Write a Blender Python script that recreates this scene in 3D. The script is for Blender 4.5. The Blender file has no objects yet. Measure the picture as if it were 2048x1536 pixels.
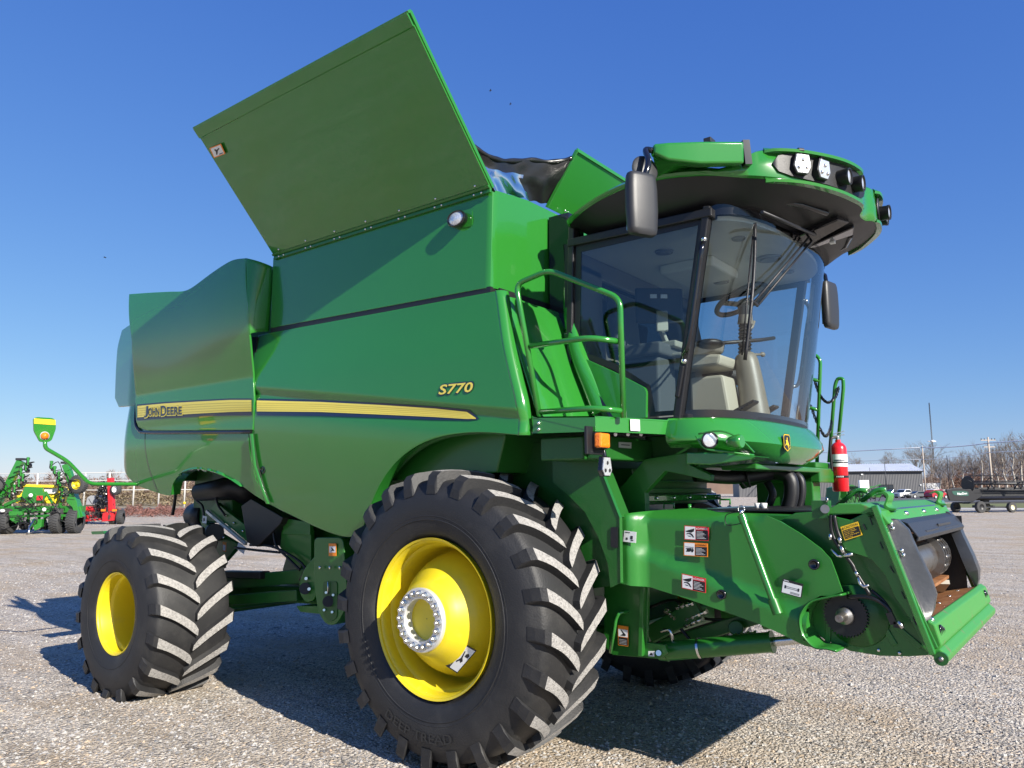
import bpy, bmesh, math, random
from mathutils import Vector, Matrix
R = math.radians
rnd = random.Random(7)
scene = bpy.context.scene
COL = scene.collection

# ------------------------------------------------------------------ camera (solved from the wheels of the machine)
F_PX, PITCH, ROLL, TH = 1534.77, R(7.9463), R(-0.2511), R(52.1097)
CP = Vector((3.6846, -5.5885, 1.8227))
_d = Vector((-math.cos(TH), math.sin(TH), 0)); _r = Vector((math.sin(TH), math.cos(TH), 0)); _u = Vector((0, 0, 1))
FW = _d*math.cos(PITCH)+_u*math.sin(PITCH); _up = -_d*math.sin(PITCH)+_u*math.cos(PITCH)
RT = _r*math.cos(ROLL)+_up*math.sin(ROLL); UP = -_r*math.sin(ROLL)+_up*math.cos(ROLL)
cam = bpy.data.cameras.new('camera'); camo = bpy.data.objects.new('camera', cam); COL.objects.link(camo)
cam.sensor_width = 36; cam.lens = F_PX/2048*36; cam.clip_end = 5000; cam.clip_start = .05
M = Matrix((RT, UP, -FW)).transposed().to_4x4(); M.translation = CP; camo.matrix_world = M
scene.camera = camo

def S(px, py, x=None, y=None, z=None):
    """measure: the world point seen at a spot of the photograph, on a plane x=, y= or z= of the place"""
    d = FW+RT*((px-1024)/F_PX)-UP*((py-768)/F_PX)
    if x is not None: t = (x-CP.x)/d.x
    elif y is not None: t = (y-CP.y)/d.y
    else: t = (z-CP.z)/d.z
    return CP+d*t
def G(px, dist, z=0.0):
    """ground spot at a distance from the camera, in the direction of column px"""
    d = _d+_r*((px-1024)/F_PX*math.cos(PITCH)*1.0)
    p = CP+d*dist; return Vector((p.x, p.y, z))
RH = _r.copy(); FH = _d.copy()

# ------------------------------------------------------------------ materials
def nodes(m):
    m.use_nodes = True; return m.node_tree.nodes, m.node_tree.links
MATS = {}
def mat(name, col, rough=.5, metal=0, coat=0, bump=0, bscale=60, var=0, vscale=3, spec=.5, dirt=None, crough=.06):
    m = bpy.data.materials.new(name); n, l = nodes(m); b = n['Principled BSDF']
    b.inputs['Base Color'].default_value = (*col, 1); b.inputs['Roughness'].default_value = rough
    b.inputs['Metallic'].default_value = metal; b.inputs['Coat Weight'].default_value = coat
    b.inputs['Coat Roughness'].default_value = crough; b.inputs['Specular IOR Level'].default_value = spec
    tc = n.new('ShaderNodeTexCoord')
    if var or dirt:
        t = n.new('ShaderNodeTexNoise'); t.inputs['Scale'].default_value = vscale; t.inputs['Detail'].default_value = 8
        t.inputs['Roughness'].default_value = .65
        l.new(tc.outputs['Object'], t.inputs['Vector'])
        mx = n.new('ShaderNodeMix'); mx.data_type = 'RGBA'
        if dirt:
            rp = n.new('ShaderNodeValToRGB'); rp.color_ramp.elements[0].position = dirt[1]; rp.color_ramp.elements[1].position = dirt[2]
            l.new(t.outputs['Fac'], rp.inputs['Fac']); l.new(rp.outputs['Color'], mx.inputs['Factor'])
            mx.inputs['A'].default_value = (*col, 1); mx.inputs['B'].default_value = (*dirt[0], 1)
        else:
            l.new(t.outputs['Fac'], mx.inputs['Factor'])
            mx.inputs['A'].default_value = (*[c*(1-var) for c in col], 1); mx.inputs['B'].default_value = (*[min(1, c*(1+var)) for c in col], 1)
        l.new(mx.outputs['Result'], b.inputs['Base Color'])
    if bump:
        t = n.new('ShaderNodeTexNoise'); t.inputs['Scale'].default_value = bscale; t.inputs['Detail'].default_value = 4
        l.new(tc.outputs['Object'], t.inputs['Vector'])
        bp = n.new('ShaderNodeBump'); bp.inputs['Strength'].default_value = bump; bp.inputs['Distance'].default_value = .01
        l.new(t.outputs['Fac'], bp.inputs['Height']); l.new(bp.outputs['Normal'], b.inputs['Normal'])
    MATS[name] = m; return m
def glass(name, tint, alpha_gloss=1.0, rough=.0):
    m = bpy.data.materials.new(name); n, l = nodes(m); n.remove(n['Principled BSDF']); out = n['Material Output']
    tr = n.new('ShaderNodeBsdfTransparent'); tr.inputs['Color'].default_value = (*tint, 1)
    gl = n.new('ShaderNodeBsdfGlossy'); gl.inputs['Roughness'].default_value = rough
    fr = n.new('ShaderNodeFresnel'); fr.inputs['IOR'].default_value = 1.5
    mm = n.new('ShaderNodeMath'); mm.operation = 'MULTIPLY'; mm.inputs[1].default_value = alpha_gloss
    mx = n.new('ShaderNodeMixShader')
    l.new(fr.outputs[0], mm.inputs[0]); l.new(mm.outputs[0], mx.inputs[0]); l.new(tr.outputs[0], mx.inputs[1]); l.new(gl.outputs[0], mx.inputs[2])
    l.new(mx.outputs[0], out.inputs['Surface']); MATS[name] = m; return m

green = mat('green_paint', (.024, .19, .024), .16, coat=.8, spec=.5, var=.06, vscale=1.2, crough=.015)
greenw = mat('green_worn_paint', (.045, .235, .037), .45, coat=.1, spec=.4, dirt=((.17, .12, .06), .60, .72), vscale=9)
greenf = mat('green_frame_shaded', (.017, .145, .016), .38, coat=.3, var=.12, vscale=5, crough=.12)  # frame green, darkened in the colour itself to stand for shade on inner panels
greend = mat('green_casting_shaded', (.012, .10, .013), .45, coat=.15, bump=.1, var=.2, vscale=6)  # deeper still: underbody shade put into the base colour of the castings
greensat = mat('green_moulded_plastic', (.024, .175, .024), .34, coat=.15, bump=.05, bscale=300)
yellow = mat('yellow_paint', (.72, .565, .016), .4, coat=.3, crough=.12, dirt=((.60, .46, .07), .55, .9), vscale=9)
yelld = mat('decal_yellow', (.8, .66, .1), .35, coat=.3)
navy = mat('decal_dark_blue', (.012, .022, .055), .35, coat=.3)
black = mat('black_plastic', (.012, .012, .014), .42, bump=.15, bscale=400)
blackg = mat('black_gloss', (.008, .008, .01), .12, coat=.5)
greypl = mat('worn_black_plastic', (.04, .042, .048), .3, bump=.1, bscale=30, var=.6, vscale=7)
rubber = mat('tyre_rubber', (.016, .016, .017), .58, bump=.25, bscale=90, dirt=((.05, .048, .045), .48, .85), vscale=3.3)
hose = mat('hose_rubber', (.01, .01, .011), .4)
dusty = mat('dusty_lug_face', (.38, .365, .345), .95, bump=1, bscale=140, dirt=((.14, .135, .13), .44, .74), vscale=55)
steel = mat('bright_steel', (.62, .62, .6), .25, metal=1, bump=.1)
zinc = mat('zinc_bolt', (.72, .72, .7), .22, metal=1)
wornsteel = mat('worn_steel', (.3, .29, .28), .38, metal=.9, bump=.3, bscale=20, dirt=((.16, .1, .06), .5, .75), vscale=9)
rust = mat('rusty_steel_floor', (.30, .12, .045), .55, metal=.3, bump=.4, bscale=25, dirt=((.42, .22, .10), .42, .7), vscale=6)
alu = mat('silver_ring', (.68, .68, .67), .35, metal=.4)
darkgrey = mat('dark_grey_plastic', (.026, .027, .03), .42, bump=.1, bscale=300)
taupe = mat('taupe_cab_plastic', (.20, .18, .15), .4, bump=.1, bscale=300)
beige = mat('beige_cab_plastic', (.40, .37, .30), .5)
headl = mat('cab_headliner', (.78, .79, .72), .8, bump=.1, bscale=200)
leather = mat('seat_fabric', (.10, .10, .10), .7, bump=.2, bscale=200)
vinyl = mat('black_vinyl', (.012, .012, .013), .3, coat=.12, bump=.6, bscale=9)
orange = mat('amber_lens', (.95, .22, .01), .15, coat=.8, bump=.4, bscale=90)
red = mat('red_enamel', (.62, .012, .02), .28, coat=.6)
white = mat('white_paint', (.8, .8, .79), .5)
whited = mat('decal_white', (.75, .75, .74), .4)
lensw = mat('lamp_lens', (.8, .82, .84), .12, metal=.6, bump=.5, bscale=70)
mirrorm = mat('mirror_glass', (.8, .8, .82), .02, metal=1)
dorange = mat('decal_orange', (.85, .25, .02), .45)
dred = mat('decal_red', (.6, .02, .03), .45)
dblack = mat('decal_black', (.012, .012, .014), .45)
dyel = mat('decal_caution_yellow', (.88, .55, .02), .45)
glassd = glass('door_glass', (.70, .78, .79), 1.3)
glassw = glass('windscreen_glass', (.86, .93, .95), 1.35)
clear = glass('clear_vinyl', (.8, .84, .86), 3.0, .12)
lensc = glass('lamp_cover', (.95, .95, .95), 1.5)

# ------------------------------------------------------------------ mesh builder
class MB:
    def __init__(s): s.v = []; s.f = []; s.m = []; s.mats = []; s.cur = 0; s.sm = []
    def use(s, m):
        if m not in s.mats: s.mats.append(m)
        s.cur = s.mats.index(m); return s
    def add(s, vs, fs, smooth=False):
        o = len(s.v); s.v += [tuple(v) for v in vs]
        for f in fs: s.f.append(tuple(i+o for i in f)); s.m.append(s.cur); s.sm.append(smooth)
        return s
    def box(s, c, d, rot=None):
        c = Vector(c); vs = []
        for x in (-.5, .5):
            for y in (-.5, .5):
                for z in (-.5, .5):
                    p = Vector((x*d[0], y*d[1], z*d[2])); p = (rot @ p) if rot else p; vs.append(c+p)
        return s.add(vs, [(0, 1, 3, 2), (4, 6, 7, 5), (0, 4, 5, 1), (2, 3, 7, 6), (0, 2, 6, 4), (1, 5, 7, 3)])
    def bb(s, a, b): return s.box([(a[i]+b[i])/2 for i in range(3)], [abs(b[i]-a[i]) for i in range(3)])
    def bar(s, a, b, w, h, up=(0, 0, 1)):
        a = Vector(a); b = Vector(b); x = (b-a); L = x.length; x.normalize(); u = Vector(up)
        y = u.cross(x)
        if y.length < 1e-4: y = Vector((0, 1, 0)).cross(x)
        y.normalize(); z = x.cross(y); rot = Matrix((x, y, z)).transposed()
        return s.box((a+b)/2, (L, w, h), rot)
    def prism(s, poly, off):
        n = len(poly); off = Vector(off); vs = [Vector(p) for p in poly]; vs += [p+off for p in vs]
        return s.add(vs, [tuple(range(n-1, -1, -1)), tuple(range(n, 2*n))]+[(i, (i+1) % n, n+(i+1) % n, n+i) for i in range(n)])
    def grid(s, rows, close_u=False, close_v=False, smooth=True, flip=False):
        nr = len(rows); nc = len(rows[0]); fs = []
        for i in range(nr if close_v else nr-1):
            for j in range(nc if close_u else nc-1):
                f = (i*nc+j, i*nc+(j+1) % nc, ((i+1) % nr)*nc+(j+1) % nc, ((i+1) % nr)*nc+j)
                fs.append(f[::-1] if flip else f)
        return s.add([p for r in rows for p in r], fs, smooth)
    def cyl(s, a, b, r0, r1=None, n=14, caps=True, smooth=True):
        r1 = r0 if r1 is None else r1; a = Vector(a); b = Vector(b); x = (b-a).normalized()
        y = x.orthogonal().normalized(); z = x.cross(y)
        ra = [a+(y*math.cos(2*math.pi*i/n)+z*math.sin(2*math.pi*i/n))*r0 for i in range(n)]
        rb = [b+(y*math.cos(2*math.pi*i/n)+z*math.sin(2*math.pi*i/n))*r1 for i in range(n)]
        o = len(s.v); s.grid([ra, rb], close_u=True, smooth=smooth)
        if caps: s.add([], []); s.f.append(tuple(o+i for i in range(n-1, -1, -1))); s.m.append(s.cur); s.sm.append(False); s.f.append(tuple(o+n+i for i in range(n))); s.m.append(s.cur); s.sm.append(False)
        return s
    def tube(s, pts, r, n=10, caps=True, radii=None):
        pts = [Vector(p) for p in pts]; N = len(pts); rows = []; t0 = (pts[1]-pts[0]).normalized(); y = t0.orthogonal().normalized()
        for i in range(N):
            t = (pts[min(i+1, N-1)]-pts[max(i-1, 0)]).normalized(); y = (y-t*y.dot(t)); y = y.normalized() if y.length > 1e-6 else t.orthogonal().normalized(); z = t.cross(y)
            rr = radii[i] if radii else r
            rows.append([pts[i]+(y*math.cos(2*math.pi*k/n)+z*math.sin(2*math.pi*k/n))*rr for k in range(n)])
        o = len(s.v); s.grid(rows, close_u=True)
        if caps:
            s.f.append(tuple(o+i for i in range(n-1, -1, -1))); s.m.append(s.cur); s.sm.append(False)
            e = o+(N-1)*n; s.f.append(tuple(e+i for i in range(n))); s.m.append(s.cur); s.sm.append(False)
        return s
    def lathe(s, prof, c, axis=(0, 1, 0), n=64, smooth=True):
        """prof: (radius, distance along axis)"""
        c = Vector(c); x = Vector(axis).normalized(); y = x.orthogonal().normalized(); z = x.cross(y)
        rows = [[c+x*a+(y*math.cos(2*math.pi*i/n)+z*math.sin(2*math.pi*i/n))*r for i in range(n)] for r, a in prof]
        return s.grid(rows, close_u=True, smooth=smooth)
    def ball(s, c, r, n=10, sc=(1, 1, 1)):
        c = Vector(c); rows = []
        for i in range(n+1):
            a = math.pi*i/n; rows.append([c+Vector((math.sin(a)*math.cos(2*math.pi*j/(2*n))*r*sc[0], math.sin(a)*math.sin(2*math.pi*j/(2*n))*r*sc[1], math.cos(a)*r*sc[2])) for j in range(2*n)])
        return s.grid(rows, close_u=True)
    def build(s, name, m=None, parent=None, bevel=0, auto=None, solid=0, seg=2, sub=0, recalc=True, merge=True):
        if name in SPLIT:
            first = None
            for q in s.pieces():
                o = q.build(SPLIT[name], m, parent, bevel, auto, solid, seg, sub, recalc, merge); first = first or o
            return first
        me = bpy.data.meshes.new(name); me.from_pydata(s.v, [], s.f)
        mats = s.mats if s.mats else [m]
        for q in mats: me.materials.append(q)
        me.polygons.foreach_set('material_index', s.m); me.polygons.foreach_set('use_smooth', s.sm); me.update()
        if recalc:
            b = bmesh.new(); b.from_mesh(me)
            if merge: bmesh.ops.remove_doubles(b, verts=b.verts, dist=1e-5)
            bmesh.ops.recalc_face_normals(b, faces=b.faces); b.to_mesh(me); b.free()
        return link(name, me, parent, bevel, solid, seg, sub, auto)
def _pieces(s):
    """the separate things in one builder: connected faces, joined further where their boxes touch"""
    par = list(range(len(s.v)))
    def find(a):
        while par[a] != a: par[a] = par[par[a]]; a = par[a]
        return a
    for f in s.f:
        for k in f[1:]: par[find(k)] = find(f[0])
    comp = {}
    for i, f in enumerate(s.f): comp.setdefault(find(f[0]), []).append(i)
    L = []
    for fs in comp.values():
        vs = [s.v[k] for i in fs for k in s.f[i]]; L.append([fs, [min(v[a] for v in vs)-.004 for a in range(3)], [max(v[a] for v in vs)+.004 for a in range(3)]])
    done = False
    while not done:
        done = True
        for i in range(len(L)):
            for j in range(i+1, len(L)):
                if all(L[i][1][a] <= L[j][2][a] and L[j][1][a] <= L[i][2][a] for a in range(3)):
                    L[i] = [L[i][0]+L[j][0], [min(L[i][1][a], L[j][1][a]) for a in range(3)], [max(L[i][2][a], L[j][2][a]) for a in range(3)]]; L.pop(j); done = False; break
            if not done: break
    out = []
    for fs, _, _ in L:
        q = MB(); q.mats = list(s.mats); mp = {}
        for i in fs:
            for k in s.f[i]:
                if k not in mp: mp[k] = len(q.v); q.v.append(s.v[k])
            q.f.append(tuple(mp[k] for k in s.f[i])); q.m.append(s.m[i]); q.sm.append(s.sm[i])
        out.append(q)
    return out
MB.pieces = _pieces
SPLIT = {'cab_gap_seals': 'cab_gap_seal', 'uprights': 'upright', 'windscreen_seals': 'windscreen_seal', 'side_ribs': 'side_rib', 'wiring_harnesses': 'wiring_harness', 'cylinder_bands': 'cylinder_band', 'hydraulic_fittings': 'hydraulic_fitting', 'hinge_bolts': 'hinge_bolt', 'elevator_bearings': 'elevator_bearing', 'hood_bolts': 'hood_bolt', 'chopper_bolts': 'chopper_bolt', 'plate_bolts': 'plate_bolt', 'platform_bolts': 'platform_bolt', 'beam_bolts': 'beam_bolt', 'floor_bolts': 'floor_bolt', 'lower_side_panels': 'lower_side_panel', 'lock_tabs': 'lock_tab', 'nozzle_caps': 'nozzle_cap', 'ceiling_vents': 'ceiling_vent', 'pedals': 'pedal', 'slots': 'slot', 'hose_fittings': 'hose_fitting', 'cover_latches': 'cover_latch', 'hood_ribs': 'hood_rib', 'link_clips': 'link_clip', 'sidewall_rib_sets': 'sidewall_ribs'}
def link(name, me, parent=None, bevel=0, solid=0, seg=2, sub=0, auto=None):
    o = bpy.data.objects.new(name, me); COL.objects.link(o)
    if parent is not None:
        o.parent = parent
        o.matrix_parent_inverse = Matrix.Translation(-Vector(parent.location)) if parent.type == 'EMPTY' else Matrix.Identity(4)
    if solid:
        q = o.modifiers.new('solid', 'SOLIDIFY'); q.thickness = abs(solid); q.offset = -1 if solid > 0 else 1
    if sub:
        q = o.modifiers.new('sub', 'SUBSURF'); q.levels = sub; q.render_levels = sub
    if bevel:
        q = o.modifiers.new('bevel', 'BEVEL'); q.width = bevel; q.segments = seg; q.limit_method = 'ANGLE'; q.angle_limit = R(38); q.harden_normals = False
    if solid or bevel: wn(o)
    if auto:
        for p in me.polygons: p.use_smooth = True
        try: me.set_sharp_from_angle(angle=R(auto))
        except Exception: pass
    return o
def wn(o):
    q = o.modifiers.new('normals', 'WEIGHTED_NORMAL'); q.keep_sharp = True; q.weight = 80
def world_loc(o):
    p = Vector(o.location)
    while o.parent is not None:
        o = o.parent; p = p+Vector(o.location)
    return p
def tag(o, label=None, cat=None, group=None, kind=None):
    if label: o['label'] = label
    if cat: o['category'] = cat
    if group: o['group'] = group
    if kind: o['kind'] = kind
    return o
def thing(name, loc, label, cat, group=None):
    o = bpy.data.objects.new(name, None); COL.objects.link(o); o.location = loc; o.empty_display_size = .3
    return tag(o, label, cat, group)
def copy_tree(o, parent=None):
    c = o.copy(); COL.objects.link(c)
    if parent is not None: c.parent = parent; c.matrix_parent_inverse = o.matrix_parent_inverse.copy()
    for ch in [x for x in COL.objects if x.parent == o]: copy_tree(ch, c)
    return c
def smoothpts(pts, k=4, closed=False):
    """Catmull-Rom"""
    pts = [Vector(p) for p in pts]; out = []; n = len(pts)
    for i in range(n if closed else n-1):
        if closed: a, b, c, d = pts[(i-1) % n], pts[i], pts[(i+1) % n], pts[(i+2) % n]
        else: a, b, c, d = pts[max(i-1, 0)], pts[i], pts[i+1], pts[min(i+2, n-1)]
        for j in range(k):
            t = j/k; out.append(.5*((2*b)+(-a+c)*t+(2*a-5*b+4*c-d)*t*t+(-a+3*b-3*c+d)*t**3))
    if not closed: out.append(pts[-1])
    return out
def roundpoly(pts, r=.03, n=4):
    """round the corners of a 3D polygon; a point may be (Vector, radius)"""
    P = [(Vector(p[0]), p[1]) if isinstance(p, tuple) and len(p) == 2 and isinstance(p[0], Vector) else (Vector(p), r) for p in pts]; out = []
    for i, (p, rr) in enumerate(P):
        a = (P[i-1][0]-p); b = (P[(i+1) % len(P)][0]-p); q = min(rr, a.length*.48, b.length*.48)
        if q < 1e-4: out.append(p); continue
        A = p+a.normalized()*q; B = p+b.normalized()*q
        for j in range(n+1):
            t = j/n; out.append(A*(1-t)**2+p*2*t*(1-t)+B*t*t)
    return out
def sheet(name, outline, yf, m, parent, thick=.012, step=.07, bevel=.006, axis='y', smooth=True, mats=None, wave=None):
    """a panel: outline of (x,z) points cut to a fine grid and bent to y = yf(x,z)   (axis 'x': outline (y,z), bent to x = f(y,z))"""
    b = bmesh.new(); A = 'xz' if axis == 'y' else 'yz'
    def mk(a, c): return (a, 0, c) if axis == 'y' else (0, a, c)
    vs = [b.verts.new(mk(p[0], p[1])) for p in outline]; f = b.faces.new(vs)
    bmesh.ops.triangulate(b, faces=[f])
    us = [p[0] for p in outline]; zs = [p[1] for p in outline]
    def cuts(lo, hi, no):
        k = lo+step*.5
        while k < hi:
            co = (k*no[0], k*no[1], k*no[2]); bmesh.ops.bisect_plane(b, geom=b.verts[:]+b.edges[:]+b.faces[:], plane_co=co, plane_no=no, dist=1e-5); k += step
    cuts(min(us), max(us), (1, 0, 0) if axis == 'y' else (0, 1, 0)); cuts(min(zs), max(zs), (0, 0, 1))
    bmesh.ops.remove_doubles(b, verts=b.verts, dist=step*.13)
    for v in b.verts:
        if axis == 'y': v.co.y = yf(v.co.x, v.co.z)
        else: v.co.x = yf(v.co.y, v.co.z)
    bmesh.ops.recalc_face_normals(b, faces=b.faces)
    b.faces.ensure_lookup_table(); tot = Vector((0, 0, 0))
    for q in b.faces: tot += q.normal*q.calc_area()
    want = Vector((0, -1, 0)) if axis == 'y' else Vector((1, 0, 0))
    if wave: want = Vector(wave)
    if tot.dot(want) < 0: bmesh.ops.reverse_faces(b, faces=b.faces[:])
    me = bpy.data.meshes.new(name); b.to_mesh(me); b.free(); me.materials.append(m)
    for p in me.polygons: p.use_smooth = smooth
    o = link(name, me, parent, 0, thick)
    if bevel:
        q = o.modifiers.new('bevel', 'BEVEL'); q.width = bevel; q.segments = 2; q.limit_method = 'ANGLE'; q.angle_limit = R(60)
    wn(o)
    return o
def coons(name, bottom, top, left, right, yf, m, parent, nu=60, nv=40, thick=.02):
    """a panel stretched between four (x,z) border lines, bent to y = yf(x,z); bottom/top run the same way, left/right upwards"""
    def res(L, n):
        P_ = [Vector((a, b)) for a, b in L]; d = [0]
        for a, b in zip(P_, P_[1:]): d.append(d[-1]+(b-a).length)
        out = []; k = 0
        for i in range(n+1):
            t = d[-1]*i/n
            while k < len(d)-2 and d[k+1] < t: k += 1
            out.append(P_[k].lerp(P_[k+1], min(1, max(0, (t-d[k])/max(1e-9, d[k+1]-d[k])))))
        return out
    Bt, Tp, Lf, Rt2 = res(bottom, nu), res(top, nu), res(left, nv), res(right, nv); rows = []
    for j in range(nv+1):
        v = j/nv; row = []
        for i in range(nu+1):
            u = i/nu; p = Bt[i]*(1-v)+Tp[i]*v+Lf[j]*(1-u)+Rt2[j]*u-(Bt[0]*(1-u)*(1-v)+Bt[-1]*u*(1-v)+Tp[-1]*u*v+Tp[0]*(1-u)*v); row.append(Vector((p.x, yf(p.x, p.y), p.y)))
        rows.append(row)
    mb = MB().use(m); mb.grid(rows, flip=False); o = mb.build(name, None, parent, recalc=False)
    tot = sum((p.normal*p.area for p in o.data.polygons), Vector())
    if tot.y > 0: o.data.flip_normals()
    q = o.modifiers.new('solid', 'SOLIDIFY'); q.thickness = thick; q.offset = -1
    q = o.modifiers.new('bevel', 'BEVEL'); q.width = .005; q.segments = 2; q.limit_method = 'ANGLE'; q.angle_limit = R(60)
    wn(o)
    return o
def xz(pts, y=-1.6):
    return [((q := S(px, py, y=y)).x, q.z) for px, py in pts]
def text_mesh(s, bold=0.0, shear=0):
    cu = bpy.data.curves.new('t', 'FONT'); cu.body = s; cu.size = 1; cu.offset = bold; cu.shear = shear; cu.resolution_u = 3
    o = bpy.data.objects.new('t', cu); COL.objects.link(o)
    dg = bpy.context.evaluated_depsgraph_get(); dg.update(); me = bpy.data.meshes.new_from_object(o.evaluated_get(dg))
    vs = [v.co.copy() for v in me.vertices]; fs = [tuple(p.vertices) for p in me.polygons]
    bpy.data.objects.remove(o); bpy.data.curves.remove(cu); bpy.data.meshes.remove(me)
    x0 = min(v.x for v in vs); x1 = max(v.x for v in vs); y0 = min(v.y for v in vs); y1 = max(v.y for v in vs)
    return [((v.x-x0)/(x1-x0), (v.y-y0)/(y1-y0)) for v in vs], fs, (x1-x0)/(y1-y0)
def put_text(mb, s, fn, m, bold=.0, shear=0, box=(0, 0, 1, 1)):
    """letters laid in the unit square box of the surface map fn(u,v) -> point"""
    uv, fs, _ = text_mesh(s, bold, shear); mb.use(m)
    mb.add([fn(box[0]+(box[2]-box[0])*u, box[1]+(box[3]-box[1])*v) for u, v in uv], fs)
def bil(c, off=0):
    """c: four corners bl, br, tr, tl -> map (u,v)->point, pushed off along the normal"""
    bl, br, tr, tl = [Vector(p) for p in c]; n = (br-bl).cross(tl-bl).normalized()
    return lambda u, v, k=1.0: bl*(1-u)*(1-v)+br*u*(1-v)+tr*u*v+tl*(1-u)*v+n*off*k
def decal(name, c, parent, items, base, label=None, off=.0035):
    """a sticker: base colour plus rectangles / words / polygons"""
    mb = MB(); f = bil(c, off); mb.use(base)
    q = [f(0, 0), f(1, 0), f(1, 1), f(0, 1)]; nrm = (q[1]-q[0]).cross(q[3]-q[0]).normalized()
    mb.prism([p-nrm*off*.8 for p in q], nrm*off*.8)
    for k, it in enumerate(items):
        lift = nrm*(.0006*(1+it[0]))
        if it[1] == 'r':
            u0, v0, u1, v1 = it[3]; mb.use(it[2]); mb.add([f(u0, v0)+lift, f(u1, v0)+lift, f(u1, v1)+lift, f(u0, v1)+lift], [(0, 1, 2, 3)])
        elif it[1] == 'p':
            mb.use(it[2]); mb.add([f(u, v)+lift for u, v in it[3]], [tuple(range(len(it[3])))])
        else:
            put_text(mb, it[4], lambda u, v: f(u, v)+lift, it[2], .01, 0, it[3])
    o = mb.build(name, None, parent, recalc=False)
    if label: o['label'] = label
    return o
# ================================================================== THE COMBINE HARVESTER
CH = thing('combine_harvester', (0, 0, 0), 'huge green combine harvester with its grain tank lid open, nearest machine on the gravel', 'combine harvester')

def lerp(a, b, t): return a+(b-a)*t
def sstep(a, b, x):
    t = max(0, min(1, (x-a)/(b-a))); return t*t*(3-2*t)

# ---------------- wheels
def make_wheel(name, c, side, Rt, rr, wid, nl, lw, dphi, rim_prof, hub, label=None, seed=0, flat=0.0):
    """c: centre of the wheel; side -1 = machine's right (towards the camera)"""
    cx, cy, cz = c; ax = (0, side, 0); rg = random.Random(seed)
    hw = wid/2
    # rim is the part, the tyre and hub hang on it
    mb = MB().use(yellow); mb.lathe(rim_prof, c, ax, 96)
    rim = mb.build('wheel', None, CH, auto=35)
    if label: rim['label'] = label
    lh = Rt*.060                          # lug height
    rc = Rt-lh
    def carc(t):                          # t 0..1 : outer bead -> inner bead ; returns r, y along axis
        pts = [(rr*.955, hw*.80), (rr*1.01, hw*.95), (rr*1.10, hw*1.06), (lerp(rr, rc, .42), hw*1.13), (lerp(rr, rc, .68), hw*1.10), (rc-.065*Rt, hw*1.01), (rc-.022*Rt, hw*.90), (rc-.004*Rt, hw*.6), (rc, 0)]
        return pts
    half = smoothpts([Vector((a, b, 0)) for a, b in carc(0)], 4); prof = [(p.x, p.y) for p in half]; prof = prof+[(r, -y) for r, y in prof[-2::-1]]
    tb = MB().use(rubber); tb.lathe(prof, c, ax, 120)
    # raised rings of the side wall
    for k in (.30, .36): 
        r0 = lerp(rr, rc, k)
        ys = hw*1.115
        tb.lathe([(r0-.006, ys-.006), (r0-.003, ys+.003), (r0+.003, ys+.003), (r0+.006, ys-.006)], c, ax, 96)
    def P(phi, r, y): return Vector((cx+r*math.sin(phi), cy+side*y, cz+r*math.cos(phi)))
    def shoulder(y):                      # carcass radius under axial position |y|
        y = abs(y)
        for i in range(len(half)-1, 0, -1):
            a, b = half[i], half[i-1]
            if a.y <= y <= b.y: return lerp(a.x, b.x, (y-a.y)/max(1e-6, b.y-a.y))
        return rc
    for i in range(nl):
        for s in (1, -1):
            ph0 = 2*math.pi*(i+(.5 if s < 0 else 0))/nl
            n = 11; rows = []; w0 = lw/Rt/2
            for k in range(n+1):
                t = k/n
                y = s*lerp(-.01*wid/.7, hw*.985, t); phi = ph0-dphi*(t**.85)*(1-.12*t)
                w = w0*(1.0+.12*(1-t)-.05*math.sin(t*3.14))
                if t > .7: w *= 1+.15*(t-.7)/.3
                if t < .02: w *= .62
                elif t < .12: w *= .93
                rt = Rt-.004*Rt-(.022*Rt*max(0, abs(y)/hw-.55)**1.6*2.2)
                rb = shoulder(y)-.02*Rt
                j = (rg.random()-.5)*.002
                rows.append((phi, y, rb, rt+j, w))
            o = len(tb.v); tip = rows[-1]
            # side wall foot of the lug
            phi, y, rb, rt, w = tip
            foot = (phi-.014, s*hw*1.065, rb-.03*Rt, Rt*.95, w*1.04); foot2 = (phi-.022, s*hw*1.10, rc*.88, Rt*.885, w*.95)
            vs = []
            for phi, y, rb, rt, w in rows+[foot, foot2]:
                fl = 1.32
                vs += [P(phi-w*fl, rb, y), P(phi-w, rt, y), P(phi+w, rt, y), P(phi+w*fl, rb, y)]
            m = len(rows)+2
            fs_side = []; fs_top = []
            for k in range(m-1):
                a = k*4; b = a+4
                fs_side += [(a, b, b+1, a+1), (a+2, b+2, b+3, a+3)]
                (fs_top if k < n else fs_side).append((a+1, b+1, b+2, a+2))
            fs_side += [(0, 1, 2, 3), (4*(m-1), 4*m-1, 4*m-2, 4*m-3)]
            tb.use(rubber); tb.add(vs, fs_side, False); o2 = o
            # dusty face reuses the same corner points
            tb.use(dusty)
            for f in fs_top: tb.f.append(tuple(o2+q for q in f)); tb.m.append(tb.cur); tb.sm.append(False)
    tb.v = [(x+0, y+(side*.02*max(0, (.08-z)/.08) if z < .08 and abs(y-cy) > hw*.8 and (y-cy)*side > 0 else 0), max(z, .003)) for x, y, z in tb.v]
    ty = tb.build('tyre', None, rim, bevel=0, recalc=True, auto=None)
    for p in ty.data.polygons:
        pass
    hub(rim)
    return rim

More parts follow.
